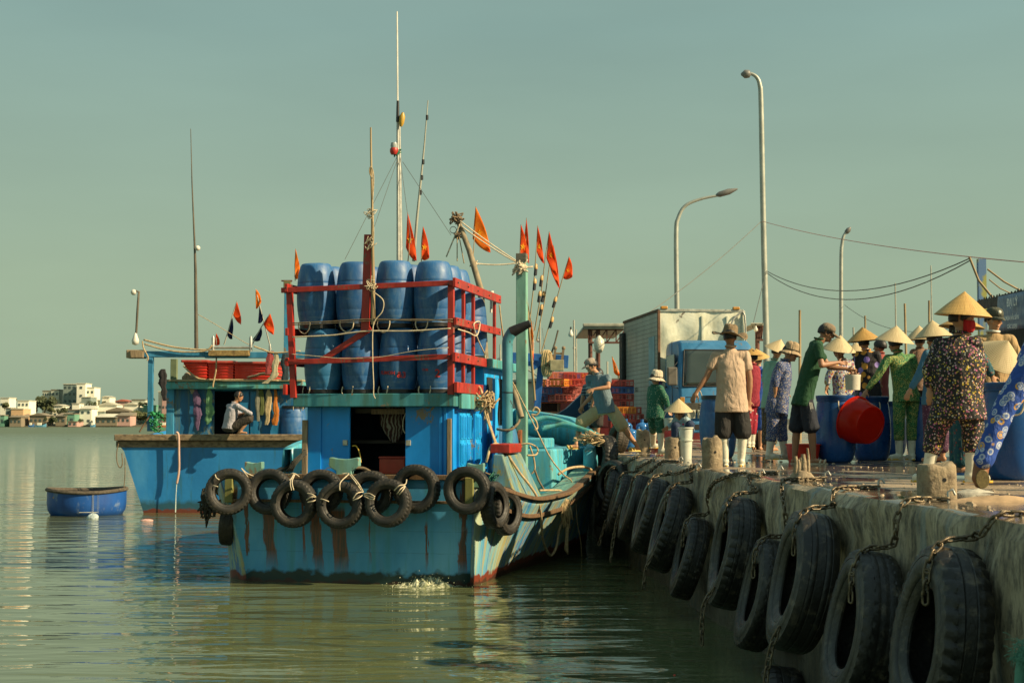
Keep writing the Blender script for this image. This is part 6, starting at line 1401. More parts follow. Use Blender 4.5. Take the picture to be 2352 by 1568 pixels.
def floating(px, py, s, mat, lab, name):
    p = WZ(px, py, 0); m = MB(); rows = []
    for i in range(9):
        rows.append([p+Vector((s[0]*math.sin(math.pi*i/8)*math.cos(a)*(1+.2*math.sin(3*a+i)), s[1]*math.sin(math.pi*i/8)*math.sin(a), s[2]*math.cos(math.pi*i/8)*(1+.2*math.sin(4*a)))) for a in [j*2*math.pi/14 for j in range(15)]])
    m.grid(rows); o = build(m, name, mat, smooth=180); tag(o, lab, name.replace('_', ' '))
floating(214, 1190, (.14, .12, .11), pm('clear_plastic', (.42, .50, .50), .12, .3, 20, .8, 20, dist=.03), 'clear crumpled plastic bag floating in front of the basket boat', 'floating_bag')
floating(338, 1195, (.15, .10, .035), pm('pink_plastic', (.60, .35, .30), .4, .3, 20, .6, 20), 'pale pink scrap floating right of the basket boat', 'floating_scrap')
floating(158, 1009, (.16, .12, .05), pm('dark_drift', (.03, .03, .03), .7), 'small dark object drifting far out on the left', 'driftwood')
floating(1302, 1420, (.03, .03, .012), WHITEP, 'tiny white scrap on the water below the boat', 'floating_scrap')
floating(1549, 1550, (.012, .012, .008), RP_, 'tiny red speck on the water at the bottom', 'floating_scrap')
# ============================================================ harbour boats behind, right of the post
def harbour_boat(px, D, L, name_i, hullc, cabc, lab, yaw, mast_h, mz=2.3):
    p = W(px, 1000, D); p.z = 0
    t = empty('moored_boat', p, lab, 'moored boat', 'fishing boats moored beyond the quay', rz=yaw, local=True)
    hm = pm('far_hull_%d' % name_i, hullc, .6, .3, 1.5, .2); cm_ = pm('far_cabin_%d' % name_i, cabc, .6, .3, 2, .1)
    b = L*.16; m = MB(); rows = []
    for u, wf, sh in ((0, .75, 1.0), (.1, .95, .95), (.35, 1, .9), (.65, .95, 1.05), (.85, .6, 1.4), (1, .04, 1.9)):
        y = L*(u-.5); rows.append([Vector((-b*wf*s_, y, z)) for s_, z in ((.55, -.4), (.9, 0), (1, mz*sh))]+[Vector((b*wf*s_, y, z)) for s_, z in ((1, mz*sh), (.9, 0), (.55, -.4))])
    m.grid(rows); m.add(rows[0], [(0, 1, 4, 5), (1, 2, 3, 4)]); m.add([r_ for rw in rows for r_ in (rw[2]-Vector((0, 0, .3)), rw[3]-Vector((0, 0, .3)))], [(2*i, 2*i+1, 2*i+3, 2*i+2) for i in range(5)]); build(m, 'hull', hm, t, smooth=35)
    m = MB(); m.box2((-b*.65, -L*.38, mz-.2), (b*.65, -L*.02, mz+1.5)); build(m, 'cabin', cm_, t, bevel=.03)
    m = MB(); m.box2((-b*.78, -L*.42, mz+1.5), (b*.78, L*.02, mz+1.62)); build(m, 'cabin_roof', pm('far_roof', (.36, .34, .27), .7, .3), t, bevel=.02)
    for s_ in (-.35, .35):
        m = MB(); m.box((s_*b, -L*.38-.02, mz+.75), (b*.35, .03, .7)); build(m, 'window', DARK, t)
    m = MB(); m.tube([(0, L*.05, mz), (0, L*.05, mz+mast_h)], [.07, .03], 7); build(m, 'mast', pm('grey_rod', (0, 0, 0)), t)
    m = MB(); m.tube([(0, L*.05, mz+1.0), (0, L*.34, mz+mast_h*.6)], [.06, .04], 7); build(m, 'boom', pm('grey_rod', (0, 0, 0)), t)
    m = MB(); m.ball((0, L*.05+.1, mz+mast_h*.8), .10, 8, 6); build(m, 'mast_lamp', WHITEP, t)
    return t
HB = [(1165, 58, 12, (.30, .05, .04), (.42, .40, .30), 'far boat with white cabin just left of the pale green post', .5, 3.2),
      (1262, 62, 11, (.02, .10, .22), (.50, .48, .38), 'far blue-hulled boat behind the right side of the pale green post', .8, 4.5),
      (1305, 55, 12, (.35, .05, .05), (.40, .12, .10), 'far red boat heaped with red crates behind the bow', 1.1, 2.2),
      (1345, 70, 11, (.05, .20, .30), (.46, .44, .33), 'far pale-cabined boat behind the leaping man', .9, 4.6),
      (1385, 78, 12, (.28, .06, .05), (.35, .34, .28), 'far red-hulled boat left of the crates and truck', .6, 5.0),
      (1235, 84, 12, (.04, .14, .20), (.40, .38, .28), 'distant boat between the flag poles', .4, 6.0)]
for i, (px, D, L, hc, cc, lab, yw, mh) in enumerate(HB): harbour_boat(px, D, L, i, hc, cc, lab, yw, mh)
q = random.Random(21)
for k in range(34):
    px = q.uniform(1255, 1340) if k < 24 else q.uniform(1345, 1410); D = q.uniform(50, 53) if k < 24 else q.uniform(60, 62); lv = k % 4
    c = W(px, 0, D); c.z = 3.0+lv*.26+q.uniform(0, .05)
    m = [CR, pm('faded_pink_crate', (.42, .13, .11), .6), pm('faded_pink_crate', (0, 0, 0)), CY][q.randrange(4)] if k % 7 else CB
    if m.name not in CPT: CPT[m.name] = crate_proto(m, '')if False else None
    if CPT.get(m.name) is None: CPT[m.name] = crate_proto(m, ''); o = CPT[m.name]
    else: o = copy_tree(CPT[m.name])
    o.location = c; o.rotation_euler = (0, 0, q.uniform(-.5, .5)); o.scale = (1.75,)*3
    tag(o, 'blurred red or orange fish crate heaped on the far boats behind the bow', 'crate', 'crates heaped on the far boats')
# long blue hull close behind the bow
m = MB(); a = W(1235, 965, 34); rows = []
for u, z1 in ((0, 2.25), (.3, 2.35), (.6, 2.6), (.85, 2.95), (1, 3.15)):
    x = W(1215, 0, 34).x+(W(1352, 0, 34).x-W(1215, 0, 34).x)*u; rows.append([Vector((x, 34-.8*(1-u)+0*u, -.3)), Vector((x, 33.6-.8*(1-u), 1.0)), Vector((x, 33.2, z1)), Vector((x, 34.4, z1)), Vector((x, 34.4, -.3))])
m.grid(rows); m.add(rows[-1], [(0, 1, 2, 3, 4)]); m.add(rows[0], [(0, 1, 2, 3, 4)]); o = build(m, 'moored_boat_bow', pm('deep_blue_hull', (.006, .06, .13), .5, .3, 1.5, .2), smooth=30); tag(o, 'dark blue boat bow rising behind the ropes, left of the leaping man', 'moored boat', 'fishing boats moored beyond the quay')
# blue gantry with rope coils and winch, behind the post
def gantry():
    D = 29.0; t = empty('boat_gantry', W(1245, 1000, D), 'blue gantry with coiled ropes and a winch drum, right of the pale green post', 'gantry')
    def z8(x, y): return (1157.6+x*.11717, 753.4+y*.11717)
    BF = worn_paint('strong_blue_frame', (.01, .09, .30), amt=.15, rust_amt=0)
    m = MB(); m.beam(W(*z8(160, 600), D), W(*z8(1260, 660), D), .12, .26, (0, 0, 1)); build(m, 'gantry_beam', BF, t, bevel=.01)
    m = MB(); m.beam(W(*z8(720, 760), D), W(*z8(650, 1568), D), .13, .13, (0, 1, 0)); build(m, 'gantry_leg', BF, t, bevel=.01)
    m = MB(); m.beam(W(*z8(740, 660), D-.1), W(*z8(560, 780), D-.1), .1, .16, (0, 1, 0)); build(m, 'gantry_brace', BF, t, bevel=.01)
    m = MB()
    for j in range(9):
        c = W(*z8(780+j*14, 690), D-.2); rx = .10+.02*(j % 3); m.tube([c+Vector((rx*math.cos(a)*.45, rx*.3*math.sin(a*2), .24*math.sin(a)*(1+.1*(j % 2)))) for a in [i*2*math.pi/20 for i in range(20)]], .016, 6, closed=True)
    build(m, 'rope_coil', pm('tan_rope_coil', (.40, .30, .15), .8), t, smooth=180, fix=False)
    m = MB(); a, b = W(*z8(900, 730), D-.15), W(*z8(1170, 735), D-.15); m.box((a+b)/2, ((b-a).length, .25, .22)); build(m, 'winch_box', pm('tan_winch', (.30, .27, .16), .7, .3, 8, .3), t, bevel=.01)
    for x in (1000, 1160):
        m = MB(); m.beam(W(*z8(x-20, 620), D-.15), W(*z8(x+8, 380), D-.15), .05, .05, (0, 1, 0)); m.ball(W(*z8(x+8, 390), D-.15), .04, 8, 6); build(m, 'winch_arm', pm('rusty_tackle', (0, 0, 0)), t)
    m = MB(); m.tube([W(*z8(1000, 490), D-.15), W(*z8(1160, 500), D-.15)], .02, 8); build(m, 'winch_bar', pm('rusty_tackle', (0, 0, 0)), t)
    m = MB(); m.tube([W(*z8(920, 520), D-.1), W(*z8(1000, 280), D-.1), W(*z8(1060, 40), D-.1)], .018, 7); build(m, 'lamp_rod', pm('dark_mast_wood', (0, 0, 0)), t)
    m = MB(); m.tube([W(*z8(800, 400), D), W(*z8(750, 0), D+.1)], .006, 5); build(m, 'stay', WIRE, t)
gantry()
# red flags and masts further off
flag_pole(52, [(1362, 940), (1366, 880), (1374, 858)], [((1374, 856), (1366, 876), (1338, 862), FR, False), ((1366, 876), (1362, 900), (1346, 885), FR, False)], 'clump of small red flags behind the leaping man\'s cap', 'far flags', .03)
flag_pole(40, [(1425, 880), (1417, 850), (1406, 818)], [((1405, 818), (1410, 855), (1424, 862), FO, False)], 'narrow orange flag above the crate stack left of the truck', 'far flags', .02)
for k, (px, yt, D) in enumerate(((1325, 860, 70), (1290, 870, 66), (1352, 845, 80), (1308, 880, 58), (1395, 830, 75), (1420, 850, 85), (1270, 850, 75))):
    a = W(px, yt, D); m = MB(); m.tube([Vector((a.x, D, 0)), a], .05, 6); o = build(m, 'distant_mast', pm('grey_rod', (0, 0, 0)), smooth=60); tag(o, 'thin distant mast behind the boat bow, %s from the left' % ('fourth', 'second', 'fifth', 'third', 'sixth', 'seventh', 'first')[k], 'mast', 'distant masts')

# ============================================================ far town across the water
WALLC = [(.80, .78, .64), (.52, .53, .42), (.30, .33, .30), (.55, .36, .20), (.48, .30, .26), (.20, .25, .22), (.12, .28, .20), (.24, .20, .14)]
def house(i, x0, x1, yt, yb, D, ci, roof='flat', lab=None, wins=(2, 2), rc=(.30, .26, .2), depth=14):
    a = W(x0, yb, D); b = W(x1, yt, D); zb = 0.0 if D < 930 else .5; zb = min(a.z, 1.0)
    t = empty('house', Vector(((a.x+b.x)/2, D, zb)), lab or 'x', 'house', 'houses of the far shore')
    m = MB(); m.box2((a.x, D, zb), (b.x, D+depth, b.z)); build(m, 'wall', pm('far_wall_%d' % ci, WALLC[ci], .85, .12, .08, 0), t)
    m = MB(); w_ = b.x-a.x
    rm = pm('far_roof_%d' % int(rc[0]*100), rc, .8, .3, .1, 0)
    if roof == 'flat': m.box2((a.x-.25, D-.4, b.z), (b.x+.25, D+depth+.3, b.z+.5))
    elif roof == 'gable': h = w_*.16; m.prism([Vector((a.x-.6, D-.8, b.z)), Vector((b.x+.6, D-.8, b.z)), Vector(((a.x+b.x)/2, D-.8, b.z+h))], (0, depth+1.6, 0))
    else: m.prism([Vector((a.x-.6, D-1.2, b.z)), Vector((a.x-.6, D+depth, b.z+2.2)), Vector((a.x-.6, D+depth, b.z)),], (w_+1.2, 0, 0))
    build(m, 'roof', rm, t)
    nx, nz = wins; H_ = b.z-zb
    for ix in range(nx):
        for iz in range(nz):
            cx = a.x+w_*(ix+.5)/nx; cz = zb+H_*(iz+.55)/nz; m = MB(); m.box((cx, D-.05, cz), (min(1.6, w_/nx*.45), .3, min(1.6, H_/nz*.42))); build(m, 'window', pm('far_window', (.06, .09, .09), .3), t)
def rt(x, y): return (x*.16797, 863.6+y*.16797)      # 5.4698x crop (0,940)
TH = [  # crop coords x0,x1,ytop,ybot, D, colour, roof, windows, label, roofcolour
 (0, 122, 300, 520, 960, 0, 'flat', (3, 2), 'white flat-roofed house at the left edge of the far shore'),
 (235, 395, 340, 560, 925, 0, 'flat', (3, 3), 'white three-storey house beside the orange one'),
 (150, 320, 450, 560, 912, 3, 'flat', (3, 1), 'low orange-walled house in front of the white three-storey one'),
 (75, 150, 440, 560, 915, 5, 'flat', (1, 2), 'narrow grey house left of the orange one'),
 (130, 290, 560, 690, 905, 7, 'shed', (3, 1), 'brown stilt shack on the waterline below the orange house'),
 (0, 60, 540, 690, 906, 6, 'flat', (1, 1), 'green shack at the left edge on the waterline'),
 (575, 700, 205, 520, 985, 1, 'flat', (4, 5), 'cream ribbed apartment block left of the tall tree'),
 (695, 805, 190, 470, 980, 1, 'flat', (2, 4), 'pale apartment wing with a brown roof box'),
 (860, 1045, 112, 480, 975, 5, 'flat', (3, 6), 'grey shaded tower part left of the tall white block'),
 (1045, 1170, 105, 420, 965, 0, 'flat', (1, 5), 'tall white block, the highest building of the far shore'),
 (1170, 1290, 160, 420, 968, 0, 'flat', (2, 4), 'white lower wing right of the tallest block'),
 (1110, 1240, 290, 430, 950, 5, 'flat', (3, 1), 'glazed grey-blue front below the white wing'),
 (985, 1085, 380, 470, 940, 0, 'flat', (2, 1), 'white house below the tallest block'),
 (720, 860, 405, 470, 945, 0, 'gable', (2, 1), 'white gabled house right of the big tree'),
 (940, 1085, 465, 640, 925, 5, 'flat', (2, 2), 'grey two-storey house in the middle of the shore'),
 (1085, 1255, 445, 640, 922, 0, 'shed', (2, 2), 'bright white slanted house in the middle of the shore'),
 (1170, 1430, 485, 600, 935, 5, 'flat', (4, 1), 'long grey wall right of the slanted white house'),
 (1430, 1770, 480, 590, 938, 7, 'gable', (4, 1), 'long brown roofed hall on the shore'),
 (1300, 1600, 560, 680, 908, 7, 'shed', (4, 1), 'low shack with a pale sheet roof on the waterline'),
 (1590, 1780, 540, 680, 909, 4, 'shed', (3, 1), 'tan and pink shack right of the pale-roofed shack'),
 (1340, 1600, 395, 480, 950, 0, 'gable', (4, 1), 'long white-roofed building right of the tower'),
 (1690, 1885, 390, 470, 952, 0, 'gable', (3, 1), 'white-roofed building left of the blue gantry post'),
 (1395, 1500, 285, 380, 975, 0, 'gable', (2, 1), 'small white gabled house high above the roofs'),
 (1575, 1760, 345, 400, 970, 4, 'gable', (3, 1), 'pinkish house with a red gable roof'),
 (1800, 1990, 325, 400, 972, 1, 'flat', (3, 1), 'pale yellow house left of the palms'),
 (1955, 2100, 405, 450, 955, 6, 'flat', (3, 1), 'bright green roofed shed near the gantry post'),
 (2215, 2352, 190, 480, 940, 4, 'flat', (3, 3), 'pink three-storey house behind the black hanging shirt'),
 (2165, 2215, 215, 300, 945, 0, 'flat', (1, 1), 'white house end right of the gantry post'),
 (760, 900, 545, 680, 910, 7, 'shed', (2, 1), 'dark stilt shack left of the green one'),
 (870, 1020, 520, 680, 912, 6, 'flat', (2, 1), 'dark green stilt house on the waterline'),
 (400, 640, 540, 680, 911, 7, 'gable', (4, 1), 'long brown shack under the big tree'),
 (930, 1050, 625, 690, 904, 4, 'flat', (2, 1), 'small reddish hut on the waterline'),
]
for i, (x0, x1, yt, yb, D, ci, rf, wn, lab) in enumerate(TH):
    a, b = rt(x0, yt), rt(x1, yb); rc = (.40, .12, .08) if 'red gable' in lab else ((.55, .53, .42) if 'white' in lab or 'pale sheet' in lab else ((.10, .42, .22) if 'green roofed' in lab else (.20, .17, .12)))
    house(i, a[0], b[0], a[1], b[1], D, ci, rf, lab, wn, rc)
LEAF = None
def leafmat(name, c):
    g = NT(name, .8); a = g.noise(.25, 4); g.color(g.ramp(a, [(.35, mul(c, .6)), (.6, c)])); return g.mat
LM = [leafmat('dark_foliage', (.065, .085, .035)), leafmat('mid_foliage', (.10, .12, .045)), leafmat('palm_foliage', (.05, .075, .03))]
def tree(px, py, w_, h_, D, lab, kind=0, seed=0):
    b = W(px, py, D); s = D/F; q = random.Random(seed); ht = h_*s; wd = w_*s/2
    t = empty('palm_tree' if kind == 2 else 'tree', Vector((b.x, D, b.z)), lab, 'palm tree' if kind == 2 else 'tree', 'trees on the far shore')
    b = Vector((b.x, D, b.z)); m = MB(); m.tube([b, b+Vector((.1*ht, 0, ht*.4)), b+Vector((.03*ht, 0, ht*.75))], [.05*ht, .035*ht, .015*ht], 6); build(m, 'trunk', pm('far_trunk', (.10, .07, .04), .9, .2, .3, 0), t)
    m = MB()
    if kind == 2:
        c = b+Vector((.03*ht, 0, ht*.75))
        for k in range(16):
            a = k*2.4+q.random(); e_ = q.uniform(-.2, .7); L_ = wd*q.uniform(.8, 1.1); d = Vector((math.cos(a), math.sin(a)*.6, 0)); pts = [c+d*L_*u+Vector((0, 0, L_*(e_*u-.9*u*u))) for u in (0, .25, .5, .75, 1)]
            for p0, p1 in zip(pts[:-1], pts[1:]):
                sd_ = Vector((-d.y, d.x, 0))*L_*.13; up = Vector((0, 0, L_*.10)); m.add([p0+sd_-up, p0, p1, p1+sd_-up], [(0, 1, 2, 3)]); m.add([p0-sd_-up, p0, p1, p1-sd_-up], [(0, 1, 2, 3)])
    else:
        n = 1500
        cl = [(Vector((q.gauss(0, .42)*wd, q.gauss(0, .3)*wd, ht*(.35+.5*q.random()))), q.uniform(.25, .42)*min(wd, ht*.6)) for _ in range(9)]+[(Vector((0, 0, ht*.55)), wd*.5)]
        for k in range(n):
            c_, r_ = cl[q.randrange(len(cl))]; v = Vector((q.gauss(0, 1), q.gauss(0, 1), q.gauss(0, 1))).normalized()*r_*q.uniform(.6, 1.05); p = b+c_+v; s_ = ht*.055*q.uniform(.7, 1.5)
            x = Vector((q.gauss(0, 1), q.gauss(0, 1), q.gauss(0, 1))).normalized(); y = x.orthogonal().normalized(); m.add([p+x*s_, p+y*s_, p-x*s_, p-y*s_], [(0, 1, 2, 3)])
    build(m, 'crown', LM[kind], t, fix=False)
TR = [(600, 530, 260, 260, 948, 0, 'big round tree left of the apartment blocks'), (470, 540, 150, 190, 950, 0, 'tree just left of the big round tree'), (690, 530, 120, 130, 942, 1, 'tree right of the big round tree'),
 (215, 350, 70, 45, 980, 0, 'small tree behind the left white house'), (60, 470, 130, 110, 948, 1, 'bushy tree at the left edge'), (770, 400, 100, 100, 955, 2, 'palm before the pale apartment wing'), (1215, 440, 120, 130, 943, 2, 'palm before the tall white block'),
 (1290, 450, 90, 110, 947, 0, 'dark tree right of the tall block'), (1420, 400, 110, 60, 965, 0, 'tree under the small gabled house'), (1520, 400, 60, 45, 962, 1, 'small tree above the white roofs'), (2055, 430, 130, 200, 950, 2, 'tall palm beside the gantry post'),
 (1940, 430, 110, 80, 955, 0, 'tree left of the tall palm'), (1880, 640, 200, 190, 930, 1, 'large tree above the waterline left of the gantry post'), (2010, 660, 150, 170, 925, 1, 'tree by the waterline beside the gantry post'), (850, 540, 160, 110, 935, 0, 'tree in front of the grey house'),
 (700, 660, 160, 110, 908, 0, 'mangrove clump by the stilt shacks'), (240, 560, 70, 60, 918, 1, 'low bush below the orange house'), (330, 560, 80, 40, 916, 0, 'low bush right of the orange house'), (2250, 640, 120, 130, 915, 1, 'bush below the pink house'), (1100, 640, 60, 60, 910, 0, 'low bush by the slanted house')]
for i, (x, yb, w_, h_, D, kd, lab) in enumerate(TR):
    a = rt(x, yb); tree(a[0], a[1], w_*.168, h_*.168, D, lab, kd, i)
def farboat(x, y, w_, c, lab, i):
    a = rt(x, y); p = W(a[0], a[1], 890); p.z = 0; L = w_*.168*890/F; m = MB(); rows = []
    for u, wf, z in ((0, .7, 1.3), (.3, 1, 1.0), (.7, .9, 1.3), (1, .05, 2.2)): rows.append([p+Vector((L*(u-.5), s_*L*.13*wf, zz*z)) for s_, zz in ((-1, 1), (-.8, 0), (.8, 0), (1, 1))])
    t = empty('moored_boat', p, lab, 'moored boat', 'small boats along the far shore'); m.grid(rows); build(m, 'hull', pm('far_boat_%d' % i, c, .6), t)
    m = MB(); m.box(p+Vector((-L*.15, 0, 1.9)), (L*.35, L*.16, 1.6)); build(m, 'cabin', pm('far_wall_0', (0, 0, 0)), t)
for i, (x, y, w_, c, lab) in enumerate(((560, 690, 150, (.10, .30, .45), 'light blue boat moored before the far shacks'), (430, 690, 80, (.03, .14, .35), 'blue boat left of the light blue one on the far shore'), (1270, 680, 70, (.10, .30, .48), 'small blue boat below the slanted white house'), (2260, 600, 130, (.62, .20, .06), 'orange boat showing beside the net-wrapped post'), (2200, 660, 90, (.35, .05, .08), 'red boat beside the net-wrapped post'))): farboat(x, y, w_, c, lab, i)
# ============================================================ people
SKIN = {}
def skin(c, name):
    if name in SKIN: return SKIN[name]
    g = NT(name, .55); g.color(g.ramp(g.noise(9, 4), [(.3, mul(c, .85)), (.7, c)])); g.b.inputs['Subsurface Weight'].default_value = .08; g.b.inputs['Subsurface Radius'].default_value = (.02, .008, .004); SKIN[name] = g.mat; return g.mat
SK = skin((.46, .235, .125), 'tanned_skin'); SK2 = skin((.34, .165, .085), 'dark_tanned_skin')
HAIR = pm('black_hair', (.012, .010, .009), .5, .4, 30, .4, 80)
def straw(name, c, c2):
    g = NT(name, .55); X, Y, Z = g.xyz(); r = g.math('SQRT', g.math('ADD', g.math('MULTIPLY', X, X), g.math('MULTIPLY', Y, Y)))
    a = g.math('ARCTAN2', Y, X); cb = g.n('ShaderNodeCombineXYZ'); g.L(g.math('MULTIPLY', a, 9.0), cb.inputs[0]); g.L(g.math('MULTIPLY', r, 2.5), cb.inputs[1])
    nz = g.n('ShaderNodeTexNoise'); nz.inputs['Scale'].default_value = 3.5; nz.inputs['Detail'].default_value = 6; g.L(cb.outputs[0], nz.inputs[0]); col = g.ramp(nz.outputs[0], [(.3, c2), (.62, c)])
    ring = g.math('SINE', g.math('MULTIPLY', r, 420.0)); col = g.mix(g.mr(ring, .6, 1, 0, .35), col, c2); g.color(col); g.bump(g.math('ADD', g.math('MULTIPLY', ring, .25), nz.outputs[0]), .5, .006); return g.mat
STR = [straw('golden_straw', (.62, .40, .13), (.36, .20, .05)), straw('pale_straw', (.60, .48, .27), (.40, .30, .15)), straw('amber_straw', (.50, .30, .08), (.28, .15, .03))]
def print_mat(name, base, cols, scale=40, r=.38, rough=.75, layers=1, ring=None, sc2=None, cover=1.0, clump=0):
    """printed cotton: scattered flowers or dots on a ground colour"""
    g = NT(name, rough); col = g.ramp(g.noise(3, 3), [(.3, mul(base, .85)), (.7, base)])
    for l in range(layers):
        v = g.n('ShaderNodeTexVoronoi'); v.inputs['Scale'].default_value = scale*(1+.37*l) if sc2 is None or l == 0 else sc2; g.L(g.mapped((1, 1, 1), (l*3.3, l*1.7, l)), v.inputs[0])
        sepc = g.n('ShaderNodeSeparateColor'); g.L(v.outputs['Color'], sepc.inputs[0]); n = len(cols)
        cc = g.ramp(sepc.outputs[0], [(i/n, c) for i, c in enumerate(cols)], 'CONSTANT')
        if clump:
            cn_ = g.noise(clump, 2, loc=(l*4, 2, 7)); cc = g.mix(.65, cc, g.ramp(cn_, [(0, cols[0])]+[(.36+.28*i/n, c) for i, c in enumerate(cols)], 'CONSTANT'))
        m = g.math('MULTIPLY', g.mr(v.outputs['Distance'], r*.85, r, 1, 0), g.math('LESS_THAN', sepc.outputs[1], cover)); col = g.mix(m, col, cc)
        if ring: # ring in the middle of each dot
            col = g.mix(g.math('MULTIPLY', g.mr(g.math('ABSOLUTE', g.math('SUBTRACT', v.outputs['Distance'], r*.55)), r*.08, r*.14, 1, 0), m), col, ring); col = g.mix(g.math('MULTIPLY', g.mr(v.outputs['Distance'], r*.12, r*.18, 1, 0), m), col, ring)
    g.color(col); g.bump(g.noise(5, 5, (1.3, 1.3, .45), .6, .8), .9, .05); return g.mat
def plain(name, c, rough=.85):
    if name in _mc: return _mc[name]
    g = NT(name, rough); g.color(g.ramp(g.noise(4, 5), [(.3, mul(c, .8)), (.7, c)])); g.bump(g.noise(5, 5, (1.3, 1.3, .4), .6, .8), .9, .06); g.bump(g.noise(160, 2), .12, .002); _mc[name] = g.mat; return g.mat
def caps(mb, a, b, r1, r2, n=12, k=4, flat=None):
    a = Vector(a); b = Vector(b); d = b-a; L = d.length
    if L < 1e-5: d = Vector((0, 0, 1)); L = 1e-4
    u = d/L; pts = []; rs = []
    for i in range(k): t = math.sin((i/k)*math.pi/2); pts.append(a-u*r1*(1-t) if True else a); rs.append(max(.001, r1*math.sqrt(max(0, 1-(1-t)**2))))
    pts.append(a); rs.append(r1); pts.append(b); rs.append(r2)
    for i in range(k-1, -1, -1): t = math.sin((i/k)*math.pi/2); pts.append(b+u*r2*(1-t)); rs.append(max(.001, r2*math.sqrt(max(0, 1-(1-t)**2))))
    mb.tube(pts, rs, n)
def loft(mb, cs, ab, r, f, n=20):
    rows = []
    for c, (a, b) in zip(cs, ab): rows.append([c+r*(a*math.cos(t))+f*(b*math.sin(t)) for t in [2*math.pi*i/n for i in range(n)]])
    vs = [p for rw in rows for p in rw]; fs = [(i*n+k, i*n+(k+1) % n, (i+1)*n+(k+1) % n, (i+1)*n+k) for i in range(len(rows)-1) for k in range(n)]
    fs += [tuple(range(n))[::-1], tuple((len(rows)-1)*n+k for k in range(n))]; mb.add(vs, fs)
def melt(ob, voxel, smooth=4, disp=0, dsize=.12, seed=0):
    m = ob.modifiers.new('remesh', 'REMESH'); m.mode = 'VOXEL'; m.voxel_size = voxel; m.use_smooth_shade = True
    if smooth: m = ob.modifiers.new('smooth', 'SMOOTH'); m.iterations = smooth; m.factor = .5
    if disp:
        key = 'folds_%d' % int(dsize*100); tx = bpy.data.textures.get(key) or bpy.data.textures.new(key, 'CLOUDS'); tx.noise_scale = dsize; tx.noise_depth = 2
        m = ob.modifiers.new('folds', 'DISPLACE'); m.texture = tx; m.strength = disp; m.mid_level = .5; m.texture_coords = 'LOCAL'
def mkc(o0, s): return lambda x, y: (o0[0]+x*s, o0[1]+y*s)
CA = mkc((1286.25, 679.9), .24605); CBc = mkc((1561.9, 698.3), .2578); CC = mkc((1929.4, 643.1), .3163); CR2 = mkc((275.6, 624.75), .23438)
